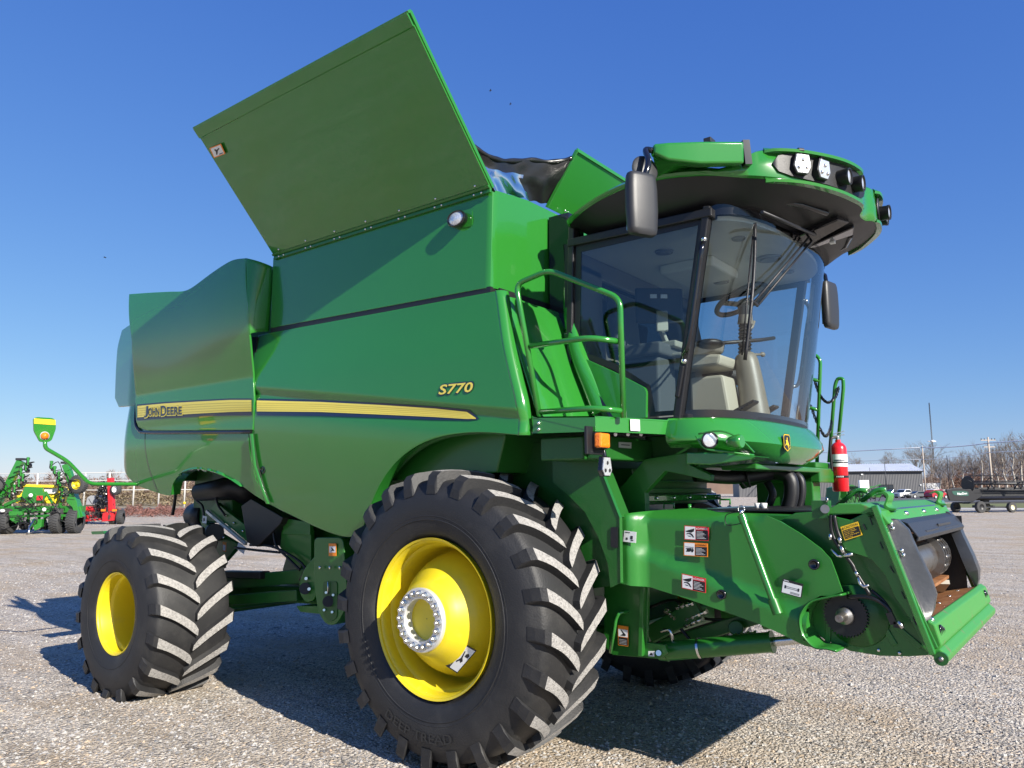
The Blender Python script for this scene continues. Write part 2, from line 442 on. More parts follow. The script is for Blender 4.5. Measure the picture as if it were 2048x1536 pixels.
# front wheels: rim face at 1.748 m, tyre centred at 1.42
def front_prof():
    c = 1.42; p = [(.500, .30), (.512, .318), (.526, .328), (.527, .318), (.52, .29), (.535, .25), (.53, -.30), (.52, -.32), (.50, -.32), (.49, -.3), (.47, .0), (.455, .05), (.45, .075), (.43, .08), (.385, .16), (.31, .255), (.26, .325), (.222, .40), (.20, .405), (.02, .405)]
    return p
FP = [(.515, .26), (.505, .30), (.512, .322), (.526, .330), (.527, .322), (.512, .312), (.497, .300), (.488, .27), (.486, .235), (.474, .222), (.462, .20), (.457, .10), (.452, .03), (.445, .0), (.438, -.008), (.432, .015), (.422, .07), (.402, .13), (.375, .19), (.34, .245), (.30, .295), (.26, .345), (.235, .385), (.215, .40), (.19, .405), (.138, .405), (.136, .365), (.13, .362), (.004, .366)]
def front_hub(side):
    def f(rim):
        c = (0, side*1.42, .985); mb = MB().use(alu)
        mb.lathe([(.205, .40), (.208, .428), (.203, .436), (.142, .436), (.136, .428), (.136, .37)], c, (0, side, 0), 64)
        mb.use(zinc)
        for i in range(20):
            a = 2*math.pi*i/20; x = .172*math.sin(a); z = .172*math.cos(a); p = Vector((x, c[1]+side*.43, .985+z)); d = Vector((0, side, 0))
            mb.cyl(p, p+d*.010, .0225, n=12); mb.cyl(p+d*.010, p+d*.032, .0185, n=6, smooth=False); mb.cyl(p+d*.032, p+d*.040, .013, .009, n=10)
        mb.use(alu)
        mb.build('wheel_hub', None, rim, auto=30)
    return f
near_wheel = make_wheel('wheel', (0, -1.42, .985), -1, .995, .53, .64, 24, .071, .26, FP, front_hub(-1), 'near front wheel with yellow rim and silver bolt ring', 1)
far_wheel = make_wheel('wheel', (0, 1.42, .985), 1, .995, .53, .64, 24, .071, .26, FP, front_hub(1), 'far front wheel half hidden under the machine', 2)
RP = [(.36, .30), (.352, .335), (.357, .352), (.368, .358), (.370, .350), (.357, .342), (.345, .33), (.340, .30), (.338, .25), (.326, .235), (.318, .22), (.315, .10), (.312, -.06), (.300, -.085), (.285, -.095), (.24, -.09), (.20, -.07), (.16, -.06), (.13, -.06), (.12, -.02), (.004, -.015)]
def rear_hub(side):
    def f(rim):
        c = (-3.61, side*1.765, .733); mb = MB().use(yellow)
        mb.lathe([(.115, -.06), (.11, .02), (.09, .04), (.004, .045)], c, (0, side, 0), 32)
        mb.use(zinc)
        for i in range(10):
            a = 2*math.pi*i/10; p = Vector((c[0]+.155*math.sin(a), c[1]-side*.06, .733+.155*math.cos(a))); mb.cyl(p, p+Vector((0, side*.03, 0)), .015, n=6)
        mb.build('wheel_hub', None, rim, auto=30)
    return f
rear_near = make_wheel('wheel', (-3.61, -1.765, .733), -1, .80, .36, .70, 18, .077, .34, RP, rear_hub(-1), 'near rear steering wheel with deep yellow rim', 3)
rear_far = make_wheel('wheel', (-3.61, 1.765, .733), 1, .80, .36, .70, 18, .077, .34, RP, rear_hub(1), 'far rear wheel behind the axle', 4)
# moulded lettering-like bars on the near front tyre side wall are plain ribs
mb = MB().use(rubber)
for a0, a1 in ((-.9, -.1), (2.5, 3.5), (.35, .8)):
    k = a0
    while k < a1:
        for r in (.74,):
            p = Vector((r*math.sin(k), -1.42-.353, .985+r*math.cos(k))); q = Vector(((r+.07)*math.sin(k+.02), -1.42-.345, .985+(r+.07)*math.cos(k+.02)))
            mb.bar(p, q, .010, .006)
        k += .045
mb.build('sidewall_rib_sets', None, near_wheel)
def arc_text(word, a0, a1, r0, r1, flip, par):
    """raised moulded letters round the side wall"""
    mb = MB(); 
    def fn(u, v):
        a = lerp(a0, a1, u); r = lerp(r0, r1, v) if not flip else lerp(r1, r0, v); return Vector((r*math.sin(a), -1.42-.366+.05*(max(0, r-.78)/.1)**2*.3, .985+r*math.cos(a)))
    put_text(mb, word, fn, tread_text, .004); return mb.build('sidewall_lettering', None, par, recalc=False, solid=0)
tread_text = mat('raised_rubber_text', (.024, .024, .024), .5)
arc_text('DEEP TREAD', 3.25+.45, 3.25-.15, .70, .755, True, near_wheel) if False else arc_text('DEEP TREAD', -2.62, -3.45, .78, .72, False, near_wheel)
rimd = [S(x, y, y=-1.69) for x, y in [(889, 1329), (915, 1346), (954, 1301), (924, 1284)]]

decal('warning_decal', rimd, near_wheel, [(0, 'r', whited, (.40, .04, .97, .96)), (0, 'r', dblack, (.03, .04, .38, .96)), (1, 'p', dblack, [(.5, .3), (.62, .42), (.75, .36), (.8, .45), (.66, .55), (.55, .8), (.5, .78), (.58, .52), (.46, .36)]), (1, 'p', dblack, [(.7, .62), (.9, .62), (.92, .72), (.8, .78), (.68, .72)])]+[(1, 'r', alu, (.08+k*.055, .12, .10+k*.055, .7)) for k in range(5)], dblack, off=.006)
# ---------------- side shields (machine's right side, facing the camera)
def crease(x): return 2.335+(.765-x)*.136
def side_y(x, z):
    c = crease(x); w = .05
    up = -1.60-.028*(3.2-z)/(3.2-c)-.030*sstep(3.25, 2.7, z)
    yc = -1.60-.028-.030
    if z >= c: y = up
    elif z >= c-.055: y = yc+.022*sstep(c, c-.055, z)
    else:
        d = (c-.055)-z; y = yc+.022-.02*sstep(0, .16, d)+.20*max(0, d-.16)**1.7*.75
    return y
def sm2(l, k=4): return [(p.x, p.y) for p in smoothpts([Vector((a, b, 0)) for a, b in l], k)]
s_top = xz([(516, 671), (540, 665), (760, 625), (900, 599), (991, 582)])
s_front = xz([(1046, 871), (1043, 812), (1028, 750), (1011, 680), (991, 582)])
s_bot = sm2(xz([(524, 1006), (545, 1018), (580, 1036), (620, 1056), (655, 1070), (680, 1075), (700, 1071), (715, 1058), (735, 1020), (762, 972), (795, 930), (835, 898), (880, 878), (930, 868), (980, 866), (1046, 871)]), 6)
s_back = xz([(524, 1006), (515, 985), (508, 920), (507, 860), (513, 830), (514, 800), (511, 770), (512, 690), (516, 671)])
side = coons('side_shield', s_bot, s_top, s_back, s_front, side_y, green, CH, 110, 60)
fe_px = smoothpts([Vector((a, b, 0)) for a, b in [(991, 581), (1011, 680), (1028, 750), (1043, 812), (1046, 871)]], 5); rws = []
for q in fe_px:
    x, z = xz([(q.x, q.y)])[0]; y = side_y(x, z); rws.append([Vector((x+.062*math.sin(a)-.004, y+.075*(1-math.cos(a)), z)) for a in [math.pi/2*k/8 for k in range(9)]])
mb = MB().use(green); mb.grid(rws); mb.build('shield_edge', None, side, solid=.014)
# lower lip of the wheel arch
pts = [Vector((a, side_y(a, b)+.004, b-.002)) for a, b in s_bot[len(s_bot)//3:]]
mb = MB().use(green)
mb.grid([[p for p in pts], [p+Vector((0, .05, -.006)) for p in pts], [p+Vector((0, .10, .004)) for p in pts]]); mb.build('arch_lip', None, side)

# rear lower shield with its arch
def rear_y(x, z):
    y = -1.60-.045*sstep(3.0, 2.35, z)
    d = 2.33-z
    if d > 0: y += .20*d**1.6
    y += .9*max(0, -4.62-x)**1.5                      # rounds off towards the back
    return y
def xzr(pts): return xz(pts, -1.63)
r_bot = sm2(xzr([(331, 989), (340, 966), (355, 950), (375, 940), (400, 937), (428, 943), (455, 956), (480, 975), (500, 992), (524, 1008)]), 5)
r_top = xzr([(234, 812), (300, 812), (400, 812), (505, 812)])
r_left = sm2(xzr([(331, 989), (322, 991), (290, 980), (262, 966), (240, 932), (228, 897), (231, 860), (234, 812)]), 3)
r_right = xzr([(524, 1008), (506, 960), (500, 900), (500, 866), (505, 812)])
rear = coons('rear_shield', r_bot, r_top, r_left, r_right, rear_y, green, CH, 70, 50)
pts = [Vector((a, rear_y(a, b), b)) for a, b in r_bot]
mb = MB().use(green); mb.grid([[p+Vector((0, .004, -.003)) for p in pts], [p+Vector((0, .05, -.001)) for p in pts], [p+Vector((0, .10, .003)) for p in pts]]); mb.build('arch_lip', None, rear)
mb = MB().use(dblack); mb.tube([Vector((x, rear_y(x, z)-.0015, z)) for x, z in sm2(xz([(289, 868), (290, 900), (294, 940), (303, 984)], -1.65), 6)], .0022, 5); mb.build('seam_line', None, rear)
# bright seam strip between the two shields
sm = [Vector((x, -1.672+.20*max(0, 2.33-z)**1.6*1.0, z)) for x, z in xz([(507, 868), (508, 930), (517, 985), (522, 1008)], -1.65)]
mb = MB().use(green); mb.grid([[p+Vector((-.03, .0, 0)) for p in sm], [p+Vector((-.005, -.012, 0)) for p in sm], [p+Vector((.022, .0, 0)) for p in sm]]); mb.build('seam_strip', None, rear, solid=.01)
# dark slot between the door and the rear shield
mb = MB().use(blackg); mb.tube([Vector((x, rear_y(x, z)-.012, z)) for x, z in sm2(xz([(268, 806), (270, 845), (278, 860), (292, 865), (380, 865), (504, 864)], -1.65), 5)], .016, 8); mb.build('slot_backing', None, rear)

# rear corner tower
def tow_y(x, z): return -1.53+.15*max(0, -4.85-x)+.10*max(0, z-3.45)**1.2
def at_surf(px, py, f, y0=-1.65, n=8):
    y = y0
    for _ in range(n):
        p = S(px, py, y=y); y = .5*y+.5*f(p.x, p.z)
    return (p.x, p.z)
tb = [at_surf(a, b, tow_y) for a, b in [(236, 814), (290, 812)]]; tt_ = [at_surf(a, b, tow_y) for a, b in [(242, 660), (255, 651), (290, 640)]]
coons('rear_corner_shield', tb, tt_, [at_surf(a, b, tow_y) for a, b in [(236, 814), (228, 796), (230, 740), (234, 690), (242, 660)]], [at_surf(a, b, tow_y) for a, b in [(290, 812), (290, 640)]], tow_y, green, CH, 16, 20, .03)

# flared engine side screen shield (door)
def door_y(x, z):
    if z < 2.84: return -1.66-.012*sstep(2.45, 2.6, z)
    t = (z-2.84)/(3.93-2.84)
    return -1.672-.11*math.sin(min(1.05, max(0, t))*2.2)+.010*math.sin((x+4.5)*2.2)*sstep(2.9, 3.3, z)
def at_surf(px, py, f, y0=-1.65, n=8):
    y = y0
    for _ in range(n):
        p = S(px, py, y=y); y = .5*y+.5*f(p.x, p.z)
    return (p.x, p.z)
def xs(l, f=None, y=-1.7): return [at_surf(a, b, f or door_y, y) for a, b in l]
d_bot = xs([(272, 842), (277, 855), (292, 861), (400, 861), (505, 860)])
d_left = xs([(272, 842), (270, 800), (267, 745), (263, 680), (258, 588)])
d_top = [(q.x, q.y) for q in smoothpts([Vector((a, b, 0)) for a, b in xs([(258, 588), (300, 585), (340, 583), (366, 582), (385, 574), (420, 548), (448, 529), (468, 519), (492, 516)])], 4)]
d_right = xs([(505, 860), (508, 800), (506, 760), (500, 680), (495, 600), (492, 516)])
door = coons('engine_side_door', d_bot, d_top, d_left, d_right, door_y, green, CH, 50, 60)
rowsL = xs([(491, 516), (494, 600), (499, 669)]); rowsR = [(lambda q: (q.x, q.y, q.z))(S(a, b, y=-1.58)) for a, b in [(546, 534), (543, 600), (538, 663)]]
mb = MB().use(dblack); mb.prism([Vector((x, -1.615, z)) for x, z in xz([(504, 674), (513, 674), (514, 858), (506, 858)], -1.615)], (0, .02, 0)); mb.build('door_gap', None, door)
LL = smoothpts([Vector((x, door_y(x, z), z)) for x, z in rowsL], 6); RR = smoothpts([Vector(r) for r in rowsR], 6)
rws = []
for a, b in zip(LL, RR):
    row = []
    for k in range(13):
        u = k/12; an = u*math.pi/2; px_ = a.x+(b.x-a.x)*math.sin(an); py_ = b.y+(a.y-b.y)*math.cos(an)+(.0); row.append(Vector((px_, py_, lerp(a.z, b.z, u))))
    rws.append(row)
mb = MB().use(green); mb.grid(rws); mb.build('door_column', None, door, solid=.015)
mb = MB().use(black)                                   # dark gap and post between the door and the tank
mb.bb((-2.22, -1.45, 2.6), (-2.05, -1.25, 3.86)); mb.bb((-2.30, -1.55, 2.3), (-2.17, -1.45, 3.2)); mb.build('gap_post', None, door)

# ---------------- grain tank
TF, TR_, TZ0, TZ1 = .42, -2.16, 3.185, 3.93
tank_outer = [(TR_, -1.60), (TF-.06, -1.60), (TF-.018, -1.582), (TF, -1.54), (TF+.005, -1.2), (TF+.02, 1.2), (TF, 1.54), (TF-.018, 1.582), (TF-.06, 1.60), (TR_, 1.60)]
mb = MB().use(green)
b0 = [Vector((x-.02 if x > 0 else x, y+.0, TZ0+.036+max(0, .42-x)*.022)) for x, y in tank_outer]; b1 = [Vector((x, y, TZ1+(.06*sstep(1.6, .9, abs(y)) if x > .3 else 0))) for x, y in tank_outer]
mb.grid([b0, b1], close_u=True, smooth=True)
tank = mb.build('grain_tank', None, CH, solid=.02, bevel=.004, auto=30)
# rear wall top, inner floor so the light does not pass
mb = MB().use(greenf); mb.bb((TR_+.03, -1.56, 3.2), (TF-.04, 1.56, 3.22)); mb.build('tank_floor', None, tank)
# front face pocket beside the cab (smooth column)
mb = MB().use(green)
colm = smoothpts([S(1133, 428, x=.47), S(1136, 480, x=.50), S(1128, 560, x=.50), S(1122, 592, x=.52)], 6)
mb.tube(colm, .045, 14, radii=[.034]*len(colm)); mb.build('corner_column', None, tank)
P3_ = lambda x, y, z: Vector((x, y, z))
# panel line shadow gap
mb = MB().use(black); mb.prism([P3_(TR_, -1.594, TZ0+.045), P3_(TF-.03, -1.594, TZ0-.01), P3_(TF-.03, -1.594, TZ0+.045), P3_(TR_, -1.594, TZ0+.105)], (0, .09, 0)); mb.bb((TF-.06, -1.52, TZ0-.005), (TF-.005, -.7, TZ0+.045)); mb.build('panel_gap', None, tank)
# work light on the tank
c = S(921, 441, y=-1.60); mb = MB().use(blackg); mb.lathe([(.001, .0), (.060, .0), (.074, .018), (.076, .05), (.066, .062), (.060, .055)], c, (0, -1, 0), 32)
for v in range(len(mb.v)):
    x, y, z = mb.v[v]; mb.v[v] = (c.x+(x-c.x)*1.15, y, c.z+(z-c.z)*.82)
l1 = mb.build('work_light', None, tank, auto=40)
mb = MB().use(lensw); mb.lathe([(.061, .052), (.045, .062), (.001, .066)], c, (0, -1, 0), 24)
for v in range(len(mb.v)):
    x, y, z = mb.v[v]; mb.v[v] = (c.x+(x-c.x)*1.15, y, c.z+(z-c.z)*.82)
mb.build('lens', None, l1)
mb = MB().use(green); mb.prism(roundpoly([S(906, 424, y=-1.601), S(945, 420, y=-1.601), S(945, 452, y=-1.601), S(906, 458, y=-1.601)], .02), (0, -.003, 0)); mb.build('light_plate', None, tank)

# the near lid, folded out at 45 degrees
H0, H1 = Vector((TF-.01, -1.60, 3.935)), Vector((TR_+.04, -1.60, 3.935)); UPV = Vector((0, -.83, .91))
T0, T1 = H0+UPV, H1+UPV
nrm = (T0-H0).cross(H1-H0).normalized()
if nrm.y > 0: nrm = -nrm
mb = MB().use(green)
def lidp(u, v, k=0): return H0.lerp(H1, u)+UPV*v+nrm*k
rows = [[lidp(u, v, .012 if v > .935 else 0.0) for u in [i/12 for i in range(13)]] for v in (.02, .2, .4, .6, .8, .93, .937, 1.0)]
# slight outward bow of the big skin
for i, r in enumerate(rows):
    for j, p in enumerate(r):
        r[j] = p+nrm*(.012*math.sin(math.pi*j/12)*math.sin(math.pi*i/7))
mb.grid(rows, smooth=False); lid = mb.build('tank_lid', None, CH, solid=.016, bevel=.004, auto=25)
lid['label'] = 'near lid folded outwards over the side shield'
mb = MB().use(green)                                    # folded rims
mb.bar(lidp(0, 0, -.01), lidp(0, 1, -.01), .02, .028, nrm); mb.bar(lidp(1, 0, -.01), lidp(1, 1, -.01), .02, .028, nrm); mb.bar(lidp(-.003, 1.0, 0), lidp(1.003, 1.0, 0), .02, .036, nrm)
mb.build('lid_rim', None, lid, bevel=.003)
mb = MB().use(greenf)                                   # hinge strip
mb.bar(H0+Vector((0, -.012, -.016)), H1+Vector((0, -.012, -.016)), .02, .036)
mb.bar(lidp(0, .02, .012), lidp(1, .02, .012), .02, .035, nrm)
mb.cyl(H0+Vector((0, -.012, .008)), H1+Vector((0, -.012, .008)), .010)
mb.build('hinge', None, lid, bevel=.002)
mb = MB().use(zinc)
for i in range(7):
    for d in (-.035, .035):
        u = .045+.91*i/6; p = H0.lerp(H1, u)+Vector((d, -.022, -.02)); mb.ball(p, .0095, 5)
    p = lidp(.045+.91*i/6, .045, .018); mb.ball(p, .0095, 5)
mb.build('hinge_bolts', None, lid)
# far lid and front lid
mb = MB().use(green)
def mir(p): return Vector((p[0], -p[1], p[2]))
mb.prism([mir(H0), mir(H1), mir(T1), mir(T0)], nrm*.016); o = mb.build('tank_lid', None, CH); o['label'] = 'far lid folded outwards'
FL0, FL1 = Vector((.43, -.96, 3.98)), Vector((.70, -.94, 4.375))
mb = MB().use(green); mb.prism([FL0, mir(FL0), mir(FL1), FL1], Vector((-.013, 0, .01)))
mb.bar(FL0, FL1, .012, .03); mb.bar(FL1, mir(FL1), .012, .03); fl = mb.build('tank_lid', None, CH, bevel=.003); fl['label'] = 'front lid leaning over the cab roof'
mb = MB().use(zinc)
for dx, dz in ((0, 0), (.02, .01), (.035, .03)): mb.ball(S(1130+dx*300, 422+dz*300, x=.45), .012, 5)
mb.build('hinge_bolts', None, fl)
RL0, RL1 = Vector((TR_+.02, -1.3, 3.95)), Vector((TR_-.35, -1.5, 4.5))
mb = MB().use(green); mb.prism([RL0, mir(RL0), mir(RL1), RL1], Vector((-.013, 0, .01))); o = mb.build('tank_lid', None, CH); o['label'] = 'rear lid'
# vinyl gusset between the near lid and the front lid
def gus(px, py, x): return S(px, py, x=x)
top = [Vector(lidp(.01, .27, -.012)), S(985, 316, x=.44), S(1020, 322, x=.44), S(1062, 320, x=.48), S(1105, 324, x=.55), FL0.lerp(FL1, .86)+Vector((-.01, 0, 0))]
midl = [Vector(lidp(.01, .17, -.012)), S(988, 344, x=.43), S(1020, 350, x=.44), S(1055, 356, x=.46), S(1090, 365, x=.5), FL0.lerp(FL1, .5)+Vector((-.01, 0, 0))]
bott = [S(988, 384, x=.40), S(1010, 388, x=.40), S(1040, 396, x=.40), S(1062, 402, x=.40), S(1085, 407, x=.41), S(1100, 412, x=.42)]
T_, M_, B2 = smoothpts(top, 5), smoothpts(midl, 5), smoothpts(bott, 5)
rows = []
nn = 10
for k in range(nn+1):
    v = k/nn; row = []
    for i in range(len(T_)):
        p = (B2[i].lerp(M_[i], v*2) if v < .5 else M_[i].lerp(T_[i], v*2-1)); u = i/(len(T_)-1)
        p = p+Vector((.006*math.sin(u*17+v*5)+.004*math.sin(u*31-v*9)+.008*math.sin(v*6+u*3), 0, .006*math.sin(u*31))); row.append(p)
    rows.append(row)
mb = MB()
nc = len(T_)
mb.use(vinyl); mb.grid(rows)
mb.m = []
for r_ in range(nn):
    for c_ in range(nc-1):
        u = c_/(nc-1); v = r_/nn
        mb.m.append(1 if (u < .55-.05*math.sin(v*6) and v < .60) else 0)
mb.mats = [vinyl, clear]
mb.build('canvas_gusset', None, CH, recalc=True)
mb = MB().use(vinyl); tt = [p+Vector((.0, 0, 0)) for p in T_]; mb.tube(tt, .02, 8, radii=[.018+.004*math.sin(i*1.3) for i in range(len(tt))]); mb.tube([B2[0], M_[0], T_[0]], .012, 6)
mb.build('canvas_hem', None, [o for o in COL.objects if o.name == 'canvas_gusset'][0])
mb = MB().use(vinyl)
mb.add([mir(Vector(lidp(.01, .0, -.012))), mir(Vector(lidp(.01, .35, -.012))), mir(FL0.lerp(FL1, .86)), mir(FL0)], [(0, 1, 2, 3)]); mb.build('canvas_gusset', None, CH)

def onlid(u, v, k=0): return lidp(u, v, k)
def lid_uv(px, py):
    d = FW+RT*((px-1024)/F_PX)-UP*((py-768)/F_PX); t = (H0-CP).dot(nrm)/d.dot(nrm); p = CP+d*t; q = p-H0
    return Vector(p)+nrm*.034
decal('warning_decal', [lid_uv(434, 313), lid_uv(457, 304), lid_uv(448, 284), lid_uv(425, 293)], lid,
      [(0, 'r', whited, (.08, .08, .92, .92)), (1, 'p', dblack, [(.3, .2), (.42, .22), (.55, .5), (.75, .62), (.7, .72), (.5, .62), (.4, .75), (.3, .7), (.38, .5)]), (1, 'r', dblack, (.55, .12, .85, .2))], dorange)

# rear hood on top behind the tank
mb = MB().use(green)
hood = [(-4.75, 3.55), (-4.78, 3.0), (-2.25, 3.0), (-2.25, 3.82), (-2.6, 3.84), (-3.4, 3.62)]
mb.prism([Vector((x, -1.25, z)) for x, z in hood], (0, 2.9, 0)); mb.build('engine_hood', None, CH, bevel=.04)
# main body under the shields
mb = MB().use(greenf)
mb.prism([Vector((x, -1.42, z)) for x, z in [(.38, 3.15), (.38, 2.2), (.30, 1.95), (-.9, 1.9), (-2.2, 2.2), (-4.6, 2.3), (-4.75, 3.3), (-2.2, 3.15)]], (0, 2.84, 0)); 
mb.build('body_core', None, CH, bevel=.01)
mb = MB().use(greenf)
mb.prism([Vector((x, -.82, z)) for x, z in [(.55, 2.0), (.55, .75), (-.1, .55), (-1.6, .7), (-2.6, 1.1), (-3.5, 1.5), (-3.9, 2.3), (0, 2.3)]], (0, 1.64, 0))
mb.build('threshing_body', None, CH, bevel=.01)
mb = MB().use(green); mb.prism([Vector((x, 1.42, z)) for x, z in [(.5, 3.15), (.7, 2.2), (.1, 2.2), (-.8, 1.5), (-1.2, 1.5), (-2.4, 1.95), (-4.0, 2.0), (-4.8, 2.3), (-4.8, 3.4), (-2.2, 3.15)]], (0, .2, 0)); mb.build('side_shield', None, CH, bevel=.02)
# unloading auger folded along the far side
mb = MB().use(green); mb.cyl((.1, 1.75, 3.35), (-6.1, 1.85, 3.42), .2, n=24); mb.cyl((-6.1, 1.85, 3.42), (-6.5, 1.87, 3.2), .21, .2, n=24); mb.build('unloading_auger', None, CH, auto=40)

# ---------------- livery: stripes and names on the side
def sp(px, py, f=side_y, off=.004):
    x, z = at_surf(px, py, f); return Vector((x, f(x, z)-off, z))
def strip(pxtop, pxbot, m, f, off, parent, name, nseg=40, extra=None):
    mb = MB().use(m)
    def interp(L, t):
        k = t*(len(L)-1); i = min(int(k), len(L)-2); return (lerp(L[i][0], L[i+1][0], k-i), lerp(L[i][1], L[i+1][1], k-i))
    NR = 7; rows = [[] for _ in range(NR)]
    for i in range(nseg+1):
        t = i/nseg; a = interp(pxtop, t); b = interp(pxbot, t)
        for k in range(NR): rows[k].append(sp(a[0], lerp(a[1], b[1], k/(NR-1)), f, off))
    mb.grid(rows)
    return mb.build(name, None, parent, recalc=True)
TL = [(515, 801), (640, 804), (760, 810), (870, 817), (935, 824), (953, 836)]
BL = [(515, 823), (640, 824), (760, 829), (870, 834), (930, 838), (953, 838)]
strip([(515, 797), (640, 800), (760, 806), (870, 813), (940, 820), (959, 837)], [(515, 831), (640, 832), (760, 836), (870, 840), (935, 841), (959, 839)], navy, side_y, .005, side, 'stripe_edging')
strip(TL, BL, yelld, side_y, .008, side, 'stripe')
sub = mat('decal_yellow_shade', (.62, .5, .06), .35, coat=.3)
for k in range(1, 5):
    f_ = k/5; strip([(a[0], lerp(a[1], b[1], f_)) for a, b in zip(TL, BL)], [(a[0], lerp(a[1], b[1], f_+.05)) for a, b in zip(TL, BL)], sub, side_y, .0095, side, 'stripe_line') if k < 5 else None
T2 = [(276, 812), (330, 807), (400, 803), (460, 800), (504, 800)]; B2_ = [(276, 835), (330, 831), (400, 827), (460, 824), (504, 823)]
strip([(274, 809), (330, 804), (400, 800), (460, 797), (504, 797)], [(274, 841), (330, 837), (400, 833), (460, 831), (504, 831)], navy, door_y, .003, door, 'stripe_edging')
strip(T2, B2_, yelld, door_y, .006, door, 'stripe')
for k in range(1, 5):
    f_ = k/5; strip([(a[0], lerp(a[1], b[1], f_)) for a, b in zip(T2, B2_)], [(a[0], lerp(a[1], b[1], f_+.05)) for a, b in zip(T2, B2_)], sub, door_y, .0075, door, 'stripe_line')
def lettering(s, cpx, f, parent, name, m, off, bold, shear=0):
    bl, br, tr, tl = cpx; mb = MB()
    def fn(u, v):
        x = bl[0]*(1-u)*(1-v)+br[0]*u*(1-v)+tr[0]*u*v+tl[0]*(1-u)*v; y = bl[1]*(1-u)*(1-v)+br[1]*u*(1-v)+tr[1]*u*v+tl[1]*(1-u)*v
        return sp(x, y, f, off)
    put_text(mb, s, fn, m, bold, shear); return mb.build(name, None, parent, recalc=False)
# maker's name: big first letters
def name_on(off, bold, m, nm, gx=0, gy=0):
    lettering('J', ((290-gx, 835+gy), (298+gx, 835+gy), (299+gx, 812-gy), (291-gx, 813-gy)), door_y, door, nm, m, off, bold)
    lettering('OHN', ((299-gx, 832+gy), (321+gx, 831+gy), (321+gx, 815-gy), (299-gx, 816-gy)), door_y, door, nm, m, off, bold)
    lettering('D', ((324-gx, 832+gy), (335+gx, 831+gy), (335+gx, 811-gy), (324-gx, 812-gy)), door_y, door, nm, m, off, bold)
    lettering('EERE', ((336-gx, 830+gy), (366+gx, 829+gy), (366+gx, 813-gy), (336-gx, 814-gy)), door_y, door, nm, m, off, bold)
name_on(.0095, .05, yelld, 'name_outline', .9, 2.2)
name_on(.0115, .018, navy, 'name_lettering')
lettering('S770', ((876, 793), (947, 786), (950, 761), (879, 768)), side_y, side, 'model_outline', navy, .004, .055, .12)
lettering('S770', ((878, 790), (946, 784), (948, 764), (880, 770)), side_y, side, 'model_lettering', yelld, .007, .02, .12)
# a round latch on the side shield
c = sp(526, 940, side_y, .0); mb = MB().use(blackg); mb.lathe([(.035, .0), (.032, .008), (.02, .004), (.001, .003)], c, (0, -1, 0), 20); mb.build('latch', None, side)
# ---------------- front wall beside the cab
def wall_x(y, z):
    t = (3.18-z)/.9; x = .50+.34*t
    x += .10*max(0, (y+1.12)/.4)*sstep(2.3, 2.7, z)*0
    x -= .9*max(0, (-1.46-y))**1.3
    x += .05*sstep(-1.05, -.80, y)*sstep(3.15, 2.9, z)
    return x
wo = [(q := S(px, py, x=xx)) and (q.y, q.z) for px, py, xx in [(1022, 600, .52), (1075, 640, .55), (1120, 640, .55), (1140, 660, .56), (1150, 700, .6), (1172, 740, .66), (1205, 790, .74), (1218, 828, .84), (1085, 832, .84), (1072, 800, .8), (1045, 690, .65)]]
wo = [(-1.565, 3.16), (-1.30, 3.15), (-.95, 3.15), (-.80, 3.1), (-.74, 2.9), (-.70, 2.6), (-.66, 2.29), (-1.575, 2.29)]
sheet('front_wall', wo, wall_x, green, CH, .02, .05, .006, axis='x')
mb = MB().use(green)                                     # soft raised column next to the cab
cl = smoothpts([S(1138, 520, x=.56), S(1139, 600, x=.60), S(1146, 660, x=.66), S(1162, 720, x=.74), S(1184, 770, x=.82), S(1208, 825, x=.90)], 6)
mb.tube(cl, .05, 18, radii=[.045+.045*(i/len(cl))**1.5 for i in range(len(cl))]); mb.build('wall_column', None, CH)
mb = MB().use(blackg); mb.bb((.44, -.95, 2.3), (.62, -.74, 3.9)); mb.bb((.44, .74, 2.3), (.62, .95, 3.9)); mb.build('cab_gap_seals', None, CH)

# ---------------- cab
mb = MB().use(black)
def P3(x, y, z): return Vector((x, y, z))
mb.bb((.62, -1.0, 2.27), (1.46, 1.0, 2.30)); mb.bb((.60, -.99, 2.25), (.66, .99, 2.95))
mb.bb((.60, -.99, 2.95), (.66, -.74, 3.64)); mb.bb((.60, .74, 2.95), (.66, .99, 3.64)); mb.bb((.60, -.99, 3.5), (.66, .99, 3.64))
nose_c = []
def arc(x0, xa, w, z, n=20, p=2.3, y0=-1, y1=1):
    out = []
    for i in range(n+1):
        a = -math.pi/2+math.pi*i/n; s, c = math.sin(a), math.cos(a)
        yy = w*math.copysign(abs(s)**(2/p), s); xx = x0+(xa-x0)*abs(c)**(2/p); out.append(Vector((xx, yy, z)))
    return out
bot = arc(1.46, 1.88, 1.0, 2.28); mb.prism(bot, (0, 0, .035))
cab = mb.build('cab', None, CH, bevel=.006)
def bar_pil(a, b, w, h, name, m=black, parent=None, bev=.008):
    q = MB().use(m); q.bar(a, b, w, h, (0, 1, 0)); return q.build(name, None, parent or cab, bevel=bev)
for sy in (-1, 1):
    bar_pil((1.485, sy*1.0, 2.28), (1.745, sy*.99, 3.66), .05, .075, 'front_pillar')
    bar_pil((.66, sy*1.0, 2.9), (.69, sy*.99, 3.76), .05, .07, 'rear_pillar')
    bar_pil((.64, sy*1.0, 2.28), (.66, sy*1.0, 2.93), .04, .06, 'rear_pillar')
    bar_pil((.66, sy*.985, 3.63), (1.78, sy*.985, 3.61), .06, .10, 'top_rail')
